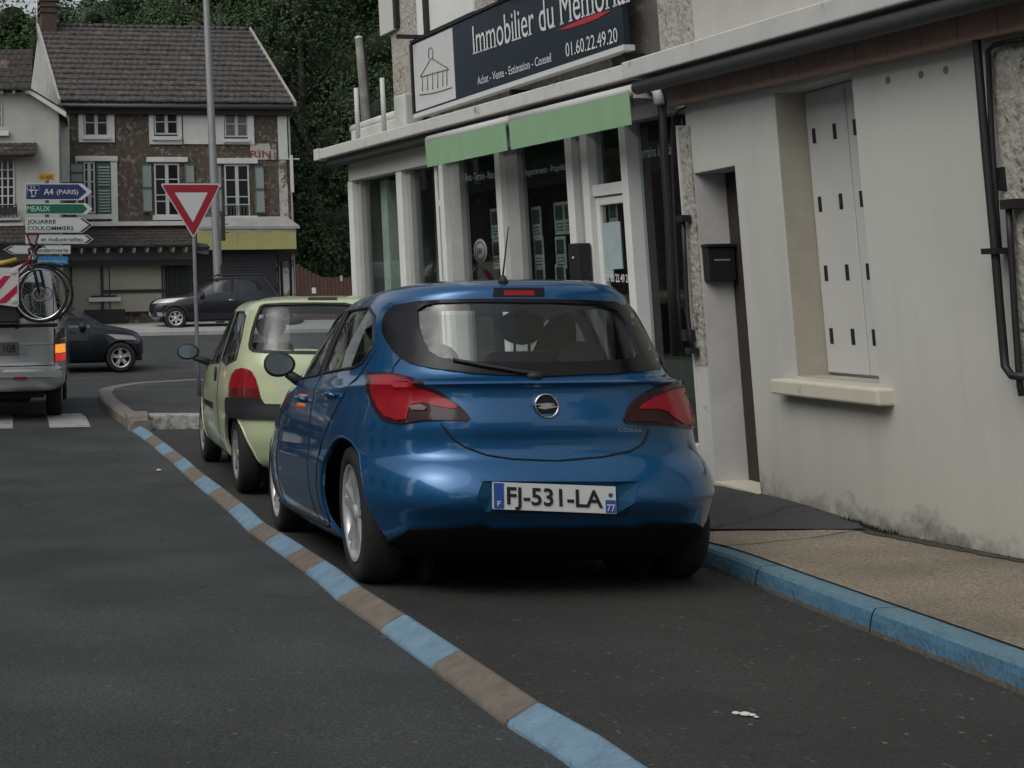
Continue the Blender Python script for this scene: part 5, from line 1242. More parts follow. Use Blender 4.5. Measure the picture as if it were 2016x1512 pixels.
        for k in range(spokes):
            a = 2*math.pi*k/spokes+.4
            for d in ((-.16,.16) if twin else (0,)):
                ca, sa = math.cos(a+d*.35), math.sin(a+d*.35); ce, se = math.cos(a+d), math.sin(a+d); hw = .014 if twin else .034
                p0 = Vector((0, ca*.04, sa*.04)); p1 = Vector((0, ce*(rim-.015), se*(rim-.015))); dd = (p1-p0).normalized(); nn = Vector((0,-dd.z,dd.y))*hw
                A = [p0-nn*1.3+ax*-.025, p0+nn*1.3+ax*-.025, p1+nn*.9+ax*-.012, p1-nn*.9+ax*-.012]; B = [v-ax*.035 for v in A]
                q.add(A+B, [(0,1,2,3),(7,6,5,4),(0,4,5,1),(1,5,6,2),(2,6,7,3),(3,7,4,0)], m)
        q.build('rim', parent=e, local=True)
        d = MB(); d.lathe([(.001,-.105),(rim-.02,-.105),(rim-.02,-.118),(.001,-.118)], ax, (0,0,0), 24, M_UND); d.lathe([(.12,-.08),(.12,-.09),(.05,-.09),(.05,-.08)], ax, (0,0,0), 24, M_GALV, close=True); d.build('brake', parent=e, local=True)
        return e
    def arch_lip(s, y, z, r, sx, m, rr_=.012, a0=-10, a1=190, off=0.0):
        P = []
        for k in range(29):
            a = math.radians(a0+(a1-a0)*k/28); q, n = s.side((y+math.cos(a)*r, z+math.sin(a)*r), sx); P.append(q+Vector((sx*off,0,0)))
        mb = MB(); mb.tube([tuple(p) for p in P], rr_, m, 8); return mb.build('wheel_arch', parent=s.t, local=True)
    def mesh(s, mb, name, parent=None, bevel=0): return mb.build(name, parent=parent or s.t, local=True, bevel=bevel)
def rbox(cx,cy,cz,sx,sy,sz,m): mb = MB(); mb.box(cx-sx/2,cx+sx/2,cy-sy/2,cy+sy/2,cz-sz/2,cz+sz/2,m); return mb
def seat(car, x, y, z=0.3, w=.48, rear=False):
    s_ = rbox(x,y,z+.12,w,.5,.16,M_SEAT)
    s_.hexa([(x-w/2,y-.28,z+.15),(x+w/2,y-.28,z+.15),(x+w/2,y-.14,z+.12),(x-w/2,y-.14,z+.12),(x-w*.42,y-.48,z+.72),(x+w*.42,y-.48,z+.72),(x+w*.42,y-.38,z+.72),(x-w*.42,y-.38,z+.72)], M_SEAT)
    o = car.mesh(s_, 'seat', bevel=.05)
    h = MB(); h.ball((x,y-.45,z+.85), .13, M_SEAT, sc=(1,.45,.75)); h.tube([(x-.04,y-.43,z+.7),(x-.04,y-.45,z+.82)], .008, M_CHROME, 6); h.tube([(x+.04,y-.43,z+.7),(x+.04,y-.45,z+.82)], .008, M_CHROME, 6)
    car.mesh(h, 'headrest', parent=o)
def interior(car, w, y0, y1, zf, zb, dashy, zd=.82):
    mb = rbox(0,(y0+y1)/2,zf,w*2,y1-y0,.04,M_UND); mb.box(-w,w,dashy,dashy+.35,zf,zd,M_SEAT)
    for sx in (-1,1): mb.box(sx*w-.02,sx*w+.02,y0,y1,zf,zb,M_SEAT)
    car.mesh(mb, 'cabin_trim')
    mb = MB(); mb.lathe([(.18,-.012),(.195,0),(.18,.012),(.17,0)], (0,-.85,.5), (-.36,dashy-.18,zd+.0), 24, M_PLAST, close=True); car.mesh(mb, 'steering_wheel')
    mb = MB(); mb.ball((0,dashy+.02,zd+.42), .12, M_PLAST, sc=(1,.25,.32)); car.mesh(mb, 'rear_view_mirror')
# ---------------------------------------------------------------- blue hatchback
PB_ = paint('blue_paint', (.005,.090,.235), .5, .32)
cx0 = 1.945; ay = 6.47
z0b = gz(6.45)-.005; slope_ = math.atan((gz(6.45)-gz(8.98))/2.52)
c = Car('blue_hatchback', 'blue metallic five door hatchback parked in the bay, closest to the camera', (cx0, ay, z0b), (-slope_, math.radians(CAM_ROLL_DEG), math.radians(1.1)))
rows = [ # z, half width, rear y, front y, rear/front squareness, widest y
(.14,.74,-.44,3.10,4.5,3.2,1.3),(.18,.80,-.54,3.22,4.5,3.2,1.3),(.26,.855,-.62,3.30,4.5,3.1,1.3),(.33,.875,-.665,3.33,4.5,3.0,1.3),
(.385,.884,-.725,3.36,4.4,3.0,1.3),(.43,.887,-.740,3.38,4.4,2.9,1.3),(.50,.887,-.722,3.38,4.4,2.9,1.3),(.555,.883,-.690,3.36,4.3,2.9,1.3),(.60,.872,-.655,3.34,4.2,2.9,1.3),
(.66,.868,-.650,3.31,4.1,2.8,1.3),(.72,.862,-.664,3.26,4.0,2.7,1.25),(.80,.850,-.652,3.15,3.9,2.6,1.2),(.86,.835,-.645,2.98,3.8,2.6,1.15),(.893,.828,-.650,2.85,3.8,2.6,1.12),(.912,.820,-.672,2.70,3.8,2.6,1.1),
(.935,.808,-.610,2.50,3.6,2.7,1.05),(.965,.79,-.585,2.30,3.5,2.8,1.0),(1.03,.762,-.545,2.12,3.5,2.9,.9),(1.12,.725,-.495,1.90,3.5,3.0,.8),(1.20,.690,-.45,1.70,3.5,3.0,.7),
(1.27,.655,-.415,1.52,3.5,3.0,.65),(1.315,.628,-.41,1.38,3.5,3.0,.6),(1.34,.605,-.405,1.28,3.4,3.0,.6),(1.37,.575,-.355,1.15,3.3,3.0,.55),(1.395,.51,-.26,1.0,3.1,2.8,.55),(1.416,.40,-.08,.9,2.9,2.6,.5),(1.432,.24,.15,.7,2.6,2.4,.5),(1.442,.01,.44,.46,2,2,.45)]
# a bare copy of the surface for tracing, before the openings are cut
def surface(car, rows, nr=90, Q=22):
    vs = []; fs = []
    for i in range(nr+1):
        r = crs(rows, i/nr); P = ring(*r[1:7], Q); n = len(P); k = r[7] if len(r) > 7 else 0
        vs += [Vector((x, y, r[0]+k*(y-r[6]))) for x, y in P]
    for i in range(nr):
        for k in range(n): fs.append((i*n+k, i*n+(k+1)%n, (i+1)*n+(k+1)%n, (i+1)*n+k))
    car.bvh = BVHTree.FromPolygons(vs, fs)
surface(c, rows); c.cpx = 1075
RW_out = [(779,601),(800,597),(827,593),(870,590),(930,588.5),(1000,588),(1088,589),(1150,591),(1206,594),(1236,600),(1249,614),(1262,633),(1275,655),(1290,679),(1302,700),(1311,719),(1300,728),(1270,732),(1206,737),(1118,741),(1066,743),(987,740),(930,736),(893,731),(860,727),(827,721),(806,715),(788,705),(774,691),(762,673),(755,657),(753,642),(754,632),(758,622),(766,610)]
RW_in = [(823,612),(838,601),(865,597),(940,595),(1080,596),(1180,601),(1212,612),(1228,634),(1244,666),(1256,695),(1248,706),(1205,711),(1060,715),(930,713),(868,705),(845,692),(832,668),(824,640)]
SW_r = [(688,589),(699,587),(711,590),(721,597),(727,608),(729,622),(727,642),(721,668),(713,687),(704,702),(686,712),(647,719),(657,683),(668,642),(680,608)]
SW_f = [(677,590),(665,596),(648,614),(630,638),(612,670),(600,697),(596,716),(598,731),(607,729),(637,720),(646,694),(660,644),(672,610)]
# side glass given as (y,z) outlines on the flank, taken from the same points
px = c.pxray
def to_side(L_): return [(q[0].y, q[0].z) for q in (px(p) for p in L_)]
WS = [(-.60,1.30),(-.66,1.05),(-.62,.99),(.62,.99),(.66,1.05),(.60,1.30),(.5,1.335),(-.5,1.335)]
SRy = [(-.10,1.10),(.0,1.245),(.14,1.30),(.62,1.315),(.66,.985),(.05,1.0),(-.04,1.02)]
SFy = [(.73,1.315),(.95,1.305),(1.22,1.24),(1.50,1.12),(1.70,1.0),(1.68,.965),(.76,.98)]
try: SRp, SFp = to_side(SW_r), to_side(SW_f)
except Exception: SRp, SFp = SRy, SFy
print('side r', [tuple(round(a,2) for a in p) for p in SRp]); print('side f', [tuple(round(a,2) for a in p) for p in SFp])
RCH = [(950,947),(1258,948),(1250,987),(1230,1013),(957,1009),(938,981)]
holes = [c.hole(RCH, px, .06, .2, (0,-1,0)), c.hole(RW_in, px, .2, .2, (0,-1,.35)), c.hole(WS, lambda p: c.rear(p, 1), .3, .3, (0,1,.8))]
SRu, SFu = SRy, SFy
for sx in (-1, 1):
    for P in (SRu, SFu): holes.append(c.hole([((a-.0),b) for a,b in P], lambda p, sx=sx: c.side(p, sx), .12, .2, (sx,0,.3)))
WZ = .318; wl_ = [(-.8,0,WZ),(.8,0,WZ),(-.8,2.52,WZ),(.8,2.52,WZ)]
c.shell(rows, PB_, wl_, .352, holes, nr=72)
surface(c, rows)
mb = rbox(0,1.3,.22,1.15,3.2,.10,M_UND); mb.box(-.5,.5,-.36,.3,.27,.55,M_UND); mb.box(-.5,.5,2.1,3.0,.27,.8,M_UND)
for (x,y) in ((-.5,0),(.5,0),(-.5,2.52),(.5,2.52)): mb.lathe([(.001,0),(.36,0),(.36,.04),(.001,.04)], (1,0,0), (x-.02,y,WZ+.02), 28, M_UND)
mb.tube([(.25,-.40,.2),(.25,.6,.2)], .03, M_UND, 8); c.mesh(mb, 'underbody')
for x, y, z in wl_: c.wheel(math.copysign(.795, x), y, z, .318, .225)
# glazing
c.patch(RW_out, px, M_TRIM, 'rear_window_border', .007, hole=RW_in)
rw = c.patch(RW_in, px, glass('rear_glass', (.9,.96,.93), .01, .95, 1.65), 'rear_window', -.004, closed_side=.0)
c.patch(WS, lambda p: c.rear(p, 1), G_CAR, 'windscreen', -.004, cell=.08, closed_side=0)
for P, nm in ((SRu,'rear_side_window'),(SFu,'front_side_window')): c.patch(P, lambda p: c.side(p,-1), G_TINT, nm, -.003, cell=.06, mirror=True, closed_side=0)
c.line(SRu+SRu[:1], lambda p: c.side(p,-1), .009, M_PLAST, 'window_seal', .0, mirror=True); c.line(SFu+SFu[:1], lambda p: c.side(p,-1), .009, M_PLAST, 'window_seal', .0, mirror=True)
# tail lamps
TL = [(720.5,738),(728,735),(740,734),(771,735),(790,739),(806,745),(830,754),(849,763),(866,770),(880,779),(892,788),(905,800),(917,812),(926,824),(919,829),(871,828),(832,828),(806,833.5),(792,835),(779,834),(765,831),(753,825),(744,814),(734,795),(725,766)]
TR = [(1227,825),(1230,812),(1236,800),(1246,789),(1258,780),(1271,772),(1290,764),(1306,757),(1322,752),(1337,749),(1348,753),(1356,760),(1367,777),(1373,790),(1377,806),(1378,834),(1370,842),(1358,846),(1336,843),(1310,838),(1293,838),(1260,837),(1232,834)]
for O, rb_, inn in ((TL, [(733,742),(770,741),(806,753),(850,771),(884,790),(903,801),(896,806),(860,801),(838,794),(812,797),(806,812),(804,826),(785,828),(762,820),(747,802),(736,774)], [(810,800),(830,797),(844,804),(838,809),(813,808)]),
                    (TR, [(1252,806),(1262,796),(1285,782),(1318,766),(1340,762),(1352,772),(1362,790),(1368,812),(1366,834),(1340,836),(1320,822),(1310,812),(1290,806)], [(1234,824),(1240,808),(1256,812),(1280,822),(1300,832),(1236,830)])):
    o = c.patch(O, px, M_LAMPD, 'tail_lamp', .012, closed_side=.03)
    c.patch(rb_, px, M_LAMPR, 'red_lens', .017, parent=o, closed_side=.001)
    c.patch(inn, px, mat('lamp_greyish',(.15,.10,.10),.3) if O is TL else M_LAMPD, 'reversing_lens', .019, parent=o, closed_side=.001)
bl = c.patch([(972,568),(1070,568),(1072,584),(970,584)], px, M_TRIM, 'high_brake_light', .006); c.patch([(992,573),(1050,573),(1052,582),(990,582)], px, M_LAMPR, 'red_lens', .008, parent=bl, closed_side=.001)
# shut line of the tailgate, crease, bumper details
c.line([(868,834),(876,845),(893,865),(915,880),(958,896),(1009,904),(1096,907.5),(1184,900),(1240,888),(1262,876),(1272,860),(1277,845)], px, .0045, M_SEAL, 'tailgate_seam', .001)
c.line([(788,706),(775,722),(771,736)], px, .003, M_SEAL, 'tailgate_seam', .001); c.line([(1311,722),(1330,738),(1336,750)], px, .003, M_SEAL, 'tailgate_seam', .001)
# number plate and the recess round it
pz = px((1090,980))[0]
pc = px((1090,980)); py_ = pc[0].y+.022
def pl_pt(p):   # point of the plate plane seen at a picture point
    o = c.I @ CAM; d = c.I.to_3x3() @ ray(*p); t = (py_-o.y)/d.y; return o+d*t
P4 = [pl_pt(p) for p in ((975,951),(1206,960),(1205,1010),(977,999))]; pcx = sum(p.x for p in P4)/4; pcz = sum(p.z for p in P4)/4
pw, ph = .262, .056; tl = math.atan2(-(P4[1].z-P4[0].z), P4[1].x-P4[0].x)
ux = Vector((math.cos(tl),0,-math.sin(tl))); uz = Vector((math.sin(tl),0,math.cos(tl)))
ux = Vector((1,0,(P4[1].z-P4[0].z)/(P4[1].x-P4[0].x))).normalized(); uz = Vector((-ux.z,0,ux.x)); ctr = Vector((pcx,py_,pcz))
def plate_quad(car, ctr, ux, uz, x0, x1, z0, z1, d0, d1, m, nm, par):
    P = [ctr+ux*a+uz*b for a, b in ((x0,z0),(x1,z0),(x1,z1),(x0,z1))]; mb = MB(); n = Vector((0,-1,0)); mb.hexa([P[0]+n*d1,P[1]+n*d1,P[1]+n*d0,P[0]+n*d0,P[3]+n*d1,P[2]+n*d1,P[2]+n*d0,P[3]+n*d0], m); return mb.build(nm, parent=par, local=True)
TRO = [(946,944),(1262,946),(1254,988),(1232,1016),(954,1012),(934,982)]; TRI = [(970,949),(1214,955),(1213,985),(1212,1013),(973,1003),(971,978)]
A_ = [px(p)[0]+Vector((0,-.002,0)) for p in TRO]; B_ = [pl_pt(p)+Vector((0,.012,0)) for p in TRI]
mb = MB(); mb.add(A_+B_, [(i, (i+1)%6, 6+(i+1)%6, 6+i) for i in range(6)]+[(6,7,8,9,10,11)], mat('blue_recess', (.005,.055,.12), .6, spec=.2)); mb.build('plate_recess', parent=c.t, local=True)
pt = plate_quad(c, ctr, ux, uz, -pw, pw, -ph, ph, -.03, .008, M_PLW2, 'number_plate', c.t)
plate_quad(c, ctr, ux, uz, -pw+.002, -pw+.045, -ph+.003, ph-.003, .008, .0095, M_PLB, 'blue_band', pt); plate_quad(c, ctr, ux, uz, pw-.045, pw-.002, -ph+.003, ph*.0, .008, .0095, M_PLB, 'blue_band', pt)
for (bx,bz) in ((0,0),): pass
def ctext(s, x0, x1, z0, h, m, bold=0.0): return text_mesh(s, ctr+ux*x0+uz*z0+Vector((0,-.0097,0)), ux, uz, x1-x0, h, m, pt, bold=bold)
ctext('FJ-531-LA', -.205, .205, -.032, .073, M_PLK, .02); ctext('F', -.247, -.232, -.042, .022, M_PLW2, .01); ctext('77', .221, .256, -.046, .03, M_PLW2, .01); ctext('*', .228, .25, .0, .03, M_PLK, .02)
# maker's badge: ring with a lightning bolt
bc, bn = px((1075,799)); e = bc; 
def bpt(p, off=.012):
    o = c.I @ CAM; d = c.I.to_3x3() @ ray(*p); t = (bc.y-off-o.y)/d.y; return o+d*t
mb = MB(); mb.lathe([(.044,.004),(.050,.014),(.056,.004),(.050,.0)], (0,-1,.05), tuple(bc+Vector((0,-.002,0))), 32, M_CHROME, close=True); bo = c.mesh(mb, 'badge')
mb = MB(); mb.lathe([(.001,.004),(.044,.004)], (0,-1,.05), tuple(bc), 32, M_TRIM); c.mesh(mb, 'badge_ground', parent=bo)
mb = MB(); B_ = [(1046,797),(1078,793),(1093,795),(1085,799),(1104,800),(1072,806),(1058,803),(1068,798)]; mb.prism([bpt(p,.018) for p in B_], (0,.008,0), M_CHROME); c.mesh(mb, 'badge_bolt', parent=bo)
# small script low on the right of the tailgate
q0 = px((1216,849)); q1 = px((1264,851)); text_mesh('CORSA', q0[0]+q0[1]*.004, q1[0]-q0[0], Vector((0,0,1)), (q1[0]-q0[0]).length, .016, M_GALV, c.t)
# wiper
c.line([(893,711),(960,724),(1030,736),(1064,741)], px, .009, M_PLAST, 'wiper', .014); mb = MB(); wq = px((1050,741))[0]; mb.ball(tuple(wq+Vector((0,-.02,0))), .028, M_PLAST, sc=(1.3,.8,.7)); c.mesh(mb, 'wiper_pivot')
# antenna
aq, an = px((990,556)); mb = MB(); mb.tube([tuple(aq+Vector((0,0,-.01))),tuple(aq+Vector((0,-.01,.03)))], [.028,.012], M_PLAST, 10)
ad = c.I @ AY(1001,447,(c.M@aq).y-.12); mb.tube([tuple(aq+Vector((0,0,.02))),tuple(ad)], [.0045,.003], M_PLAST, 6); c.mesh(mb, 'aerial')
# door seams, handles, fuel flap, mirrors, arch lips
sd = lambda p: c.side(p,-1)
c.line([(.70,1.33),(.68,.95),(.66,.6),(.62,.40),(.58,.24)], sd, .004, M_SEAL, 'door_seam', .0, mirror=True)
c.line([(-.14,1.08),(-.02,.92),(.12,.80),(.36,.62),(.42,.42),(.42,.24)], sd, .004, M_SEAL, 'door_seam', .0, mirror=True)
c.line([(1.74,.95),(1.80,.7),(1.76,.4),(1.72,.24)], sd, .004, M_SEAL, 'door_seam', .0, mirror=True)
c.line([(.40,.225),(1.2,.225),(2.15,.225)], sd, .014, M_PLAST, 'sill_strip', .0, mirror=True)
for sx in (-1,1):
    for y, z in ((.22,.865),(.95,.845)):
        q, n = c.side((y,z), sx); mb = MB(); mb.tube([tuple(q+n*.004+Vector((0,-.08,0))),tuple(q+n*.03+Vector((0,-.05,.004))),tuple(q+n*.03+Vector((0,.06,.004))),tuple(q+n*.004+Vector((0,.09,0)))], [.012,.014,.014,.012], M_CHROME if False else PB_, 8); c.mesh(mb, 'door_handle')
        q, n = c.side((y,z-.03), sx)
for y in (0,2.52):
    for sx in (-1,1): c.arch_lip(y, WZ, .354, sx, PB_, .008, -12, 192, -.006)
def mirror_at(car, px_c, w, h, depth, m_house, sx=-1, name='door_mirror', y=1.62, face=(.0,-1,0)):
    o = car.I @ CAM; d = car.I.to_3x3() @ ray(*px_c); t = (y-o.y)/d.y; p = o+d*t
    if sx > 0: p = Vector((-p.x, p.y, p.z))
    mb = MB(); mb.ball((0,0,0), 1, m_house, seg=20, rings=12); vs = mb.v
    for i, v in enumerate(vs):
        yy = v.y
        v2 = Vector((v.x*w*(1.0+.12*(v.x*-sx)), (yy*depth if yy > 0 else yy*depth*.15), v.z*h)); mb.v[i] = v2+p
    e = car.mesh(mb, name)
    mb = MB(); n = 20; vs = [p+Vector((math.cos(6.283*k/n)*w*.84*(1+.1*math.cos(6.283*k/n)*-sx), -depth*.16, math.sin(6.283*k/n)*h*.80)) for k in range(n)]; mb.add(vs, [tuple(range(n))], M_MIRG); car.mesh(mb, 'mirror_glass', parent=e)
    q, nn = car.side((y+.02, p.z-.10), sx); mb = MB(); mb.tube([tuple(q-nn*.02),tuple(p+Vector((-sx*w*.6,0.02,-h*.7)))], [.035,.028], M_PLAST, 8); car.mesh(mb, 'mirror_arm', parent=e)
mirror_at(c, (547,717), .098, .078, .10, M_PLAST); mirror_at(c, (547,717), .098, .078, .10, M_PLAST, sx=1)
# lower apron in unpainted plastic
ap = [(x/20*.78, z) for x, z in [(-18,.155),(18,.155)]]
c.patch([(-.60,.165),(.60,.165),(.70,.22),(.64,.29),(.36,.318),(.31,.30),(-.31,.30),(-.36,.318),(-.64,.29),(-.70,.22)], lambda p: c.rear(p), mat('bumper_black',(.0035,.0035,.004),.9,spec=.15), 'bumper_insert', .014, cell=.035)
for sx in (-1,1):
    pass
interior(c, .62, -.22, 2.1, .30, .90, 1.75)
seat(c,-.37,1.30,.38); seat(c,.37,1.30,.38)
mb = rbox(0,.35,.52,1.2,.45,.2,M_SEAT); mb.hexa([(-.6,.10,.5),(.6,.10,.5),(.6,.22,.5),(-.6,.22,.5),(-.56,-.08,.96),(.56,-.08,.96),(.56,.0,.96),(-.56,.0,.96)], M_SEAT); bs = c.mesh(mb, 'rear_bench', bevel=.04)
for x in (-.36,.36): mb = MB(); mb.ball((x,-.04,1.03), .12, M_SEAT, sc=(1,.4,.7)); c.mesh(mb, 'headrest', parent=bs)
mb = MB(); mb.box(-.5,.5,-.42,-.08,.86,.885,M_SEAT); c.mesh(mb, 'parcel_shelf')
# ---------------------------------------------------------------- green city car
PG = paint('green_paint', (.52,.59,.36), .0, .38)
gy = 10.62; g_sl = math.atan((gz(10.6)-gz(12.9))/2.35)
g = Car('green_hatchback', 'pale green three door city car parked ahead of the blue hatchback', (1.76, gy, gz(10.6)), (-g_sl, math.radians(CAM_ROLL_DEG), math.radians(2.2)))
rg = [(.18,.68,-.42,2.85,4.5,3.5,1.1),(.24,.76,-.50,2.95,4.5,3.4,1.1),(.34,.80,-.54,3.02,4.6,3.3,1.1),(.46,.815,-.565,3.05,4.8,3.2,1.1),(.58,.82,-.565,3.02,4.8,3.1,1.1),(.66,.82,-.52,2.98,4.8,3.0,1.1),
(.74,.815,-.515,2.92,4.8,2.9,1.1),(.82,.805,-.505,2.78,4.8,2.9,1.1),(.90,.79,-.495,2.45,4.8,3,1.0),(.96,.775,-.48,2.2,4.8,3,.95),(1.05,.745,-.43,1.95,4.8,3.2,.9),(1.18,.70,-.35,1.65,4.8,3.2,.8),(1.30,.655,-.27,1.35,4.8,3.2,.7),(1.38,.62,-.22,1.15,4.6,3.2,.6),(1.42,.56,-.17,1.0,4.2,3.2,.5),(1.445,.45,-.05,.9,3.8,3,.5),(1.46,.34,.1,.8,3.2,3,.5),(1.465,.01,.4,.42,2,2,.45)]
rg = [(a*1.045,)+r[1:] if False else (r[0]*1.04,)+tuple(r[1:]) for a, r in zip([0]*99, rg)]
surface(g, rg); g.cpx = 600; gp = g.pxray
GW = [(512,603),(522,599),(560,597),(620,596.5),(680,597),(700,602),(710,630),(716,670),(716,692),(700,697),(600,697),(520,695),(498,693),(491,688),(490,679),(496,650),(503,626)]
GWi = [(516,606),(524,602),(620,600),(676,601),(694,605),(704,632),(710,670),(710,686),(697,692),(600,692),(522,690),(500,688),(496,678),(500,652),(508,626)]
gSR = [(-.02,1.02),(.02,1.20),(.10,1.36),(.22,1.395),(.56,1.40),(.62,1.0),(.3,.97)]; gSF = [(.68,1.40),(.92,1.38),(1.2,1.28),(1.55,1.08),(1.72,.98),(1.68,.94),(.72,.98)]
gWS = [(-.60,1.34),(-.66,1.05),(-.60,1.0),(.60,1.0),(.66,1.05),(.60,1.34),(.5,1.37),(-.5,1.37)]
hs_ = [g.hole(GWi, gp, .2, .2, (0,-1,.3)), g.hole(gWS, lambda p: g.rear(p,1), .3, .3, (0,1,.7))]
for sx in (-1,1):
    for P in (gSR,gSF): hs_.append(g.hole(P, lambda p, sx=sx: g.side(p,sx), .12, .2, (sx,0,.25)))
gw = [(-.74,0,.29),(.74,0,.29),(-.74,2.35,.29),(.74,2.35,.29)]
g.shell(rg, PG, gw, .33, hs_, nr=56)
surface(g, rg)
mb = rbox(0,1.15,.23,1.05,3.2,.1,M_UND)
for (x,y) in ((-.48,0),(.48,0),(-.48,2.35),(.48,2.35)): mb.lathe([(.001,0),(.34,0),(.34,.04),(.001,.04)], (1,0,0), (x-.02,y,.31), 24, M_UND)
g.mesh(mb, 'underbody')
for x,y,z in gw: g.wheel(math.copysign(.765,x), y, z, .29, .19, spokes=6, w=.165, twin=False, m=mat('rim_steel',(.33,.33,.33),.45,.4))
g.patch(GW, gp, M_PLAST, 'rear_window_seal', .008, hole=GWi); g.patch(GWi, gp, glass('rear_glass'), 'rear_window', -.004, closed_side=0); g.patch(gWS, lambda p: g.rear(p,1), G_CAR, 'windscreen', -.004, cell=.08, closed_side=0)
for P, nm in ((gSR,'rear_side_window'),(gSF,'front_side_window')):
    g.patch(P, lambda p: g.side(p,-1), G_TINT, nm, -.003, cell=.06, mirror=True, closed_side=0); g.line(P+P[:1], lambda p: g.side(p,-1), .008, M_PLAST, 'window_seal', 0, mirror=True)
o = g.patch([(451,781),(453,757),(458,737),(466,728),(477,724.5),(487,726),(496,731),(504,745),(509,762),(514,783)], gp, M_LAMPR, 'tail_lamp', .012, closed_side=.03)
g.patch([(452,779),(454,765),(510,765),(513,781)], gp, mat('lamp_deep',(.13,.008,.01),.2,coat=1), 'lower_lens', .0135, parent=o, closed_side=.001)
BH = [(447,792),(449,782),(514,784),(522,795),(640,797),(720,798),(760,790),(790,790),(790,822),(700,828),(562,826),(480,824),(452,822),(448,812)]
g.patch(BH, gp, mat('bumper_grey',(.017,.018,.021),.7,spec=.3), 'bumper', .022, closed_side=.03)
g.line([(-.56,.62),(-.50,.60),(.0,.0)] if False else [(.62,1.40),(.64,.95),(.63,.6),(.60,.30)], lambda p: g.side(p,-1), .004, M_SEAL, 'door_seam', 0, mirror=True)
g.line([(1.72,.95),(1.80,.7),(1.80,.4),(1.76,.28)], lambda p: g.side(p,-1), .004, M_SEAL, 'door_seam', 0, mirror=True)
g.patch([(.95,.585),(.95,.635),(1.6,.63),(1.6,.585)], lambda p: g.side(p,-1), mat('bumper_grey',(.03,.032,.036)), 'side_moulding', .008, mirror=True)
g.patch([(-.12,.84),(-.12,.94),(-.02,.94),(-.02,.84)], lambda p: g.side(p,-1), PG, 'fuel_flap', .003)
q, n = g.side((.80,.88), -1); mb = MB(); mb.tube([tuple(q+n*.01+Vector((0,-.02,.06))),tuple(q+n*.012+Vector((0,-.01,-.06)))], .012, M_PLAST, 8); g.mesh(mb, 'door_handle')
for y in (0,2.35):
    for sx in (-1,1): g.arch_lip(y, .29, .335, sx, PG, .012, -10, 190, -.004)
mirror_at(g, (368,692), .105, .075, .09, M_PLAST, y=1.72); mirror_at(g, (368,692), .105, .075, .09, M_PLAST, sx=1, y=1.72)
interior(g, .58, -.1, 1.9, .32, .93, 1.6, .9)
seat(g,-.34,1.15,.42,.46); seat(g,.34,1.15,.42,.46)
mb = rbox(0,.3,.5,1.1,.4,.2,M_SEAT); mb.hexa([(-.55,.08,.5),(.55,.08,.5),(.55,.2,.5),(-.55,.2,.5),(-.5,-.04,1.0),(.5,-.04,1.0),(.5,.04,1.0),(-.5,.04,1.0)], M_SEAT); g.mesh(mb, 'rear_bench', bevel=.04)
g.patch([(608,586),(664,586),(664,591),(606,591)], gp, M_PLAST, 'spoiler_slot', .004)
mb = MB(); q = gp((508,590))[0]; mb.tube([tuple(q),tuple(q+Vector((0,0,.02)))], .02, M_PLAST, 8); g.mesh(mb, 'roof_stud')
# ---------------------------------------------------------------- distant dark cars
def simple_car(name, label, loc, heading, rows, m, wb, wr, rim, SRo, SFo, WSo, tail=None, head=None, rails=False, spokes=5):
    k = Car(name, label, loc, (0,0,heading)); surface(k, rows)
    hs = [k.hole(WSo, lambda p: k.rear(p,1), .3, .3, (0,1,.7))]
    for sx in (-1,1):
        for P in (SRo,SFo): hs.append(k.hole(P, lambda p, sx=sx: k.side(p,sx), .12, .25, (sx,0,.25)))
    W_ = rows[4][1]-.07
    wl = [(sx*W_,y,wr) for sx in (-1,1) for y in (0,wb)]
    k.shell(rows, m, wl, wr+.045, hs, nr=48); surface(k, rows)
    mb = rbox(0,wb/2,.30,1.1,wb+1.0,.1,M_UND)
    for sx in (-1,1):
        for y in (0,wb): mb.lathe([(.001,0),(wr+.03,0),(wr+.03,.04),(.001,.04)], (1,0,0), (sx*.5-.02,y,wr), 24, M_UND)
    k.mesh(mb, 'underbody')
    for x,y,z in wl: k.wheel(math.copysign(W_+.03,x), y, z, wr, rim, spokes=spokes)
    k.patch(WSo, lambda p: k.rear(p,1), G_CAR, 'windscreen', -.004, cell=.08, closed_side=0)
    for P, nm in ((SRo,'rear_side_window'),(SFo,'front_side_window')):
        k.patch(P, lambda p: k.side(p,-1), G_CAR, nm, -.003, cell=.07, mirror=True, closed_side=0)
    for y in (0,wb):
        for sx in (-1,1): k.arch_lip(y, wr, wr+.05, sx, M_PLAST if rails else m, .03 if rails else .012, -5, 185, -.01)
    k.line([(.72,1.35),(.70,.9),(.68,.35)], lambda p: k.side(p,-1), .006, M_SEAL, 'door_seam', 0, mirror=True)
    k.line([(wb-.72,1.0),(wb-.70,.7),(wb-.75,.35)], lambda p: k.side(p,-1), .006, M_SEAL, 'door_seam', 0, mirror=True)
    for sx in (-1,1):
        for y in (.9,.05):
            q, n = k.side((y,.88), sx); mb = MB(); mb.tube([tuple(q+n*.015+Vector((0,-.09,0))),tuple(q+n*.015+Vector((0,.09,0)))], .014, M_CHROME if rails else m, 6); k.mesh(mb, 'door_handle')
        q, n = k.side((wb-.85,1.0), sx); mb = MB(); mb.ball(tuple(q+Vector((sx*.13,0,.04))), .12, M_PLAST, sc=(.9,.7,.75)); mb.tube([tuple(q),tuple(q+Vector((sx*.12,0,.03)))], .03, M_PLAST, 6); k.mesh(mb, 'door_mirror')
        if head: k.patch([(sx*a,b) for a,b in head], lambda p: k.rear(p,1), M_LAMPC, 'headlight', .008)
    seat(k,-.36,wb-1.2,.42); seat(k,.36,wb-1.2,.42)
    return k
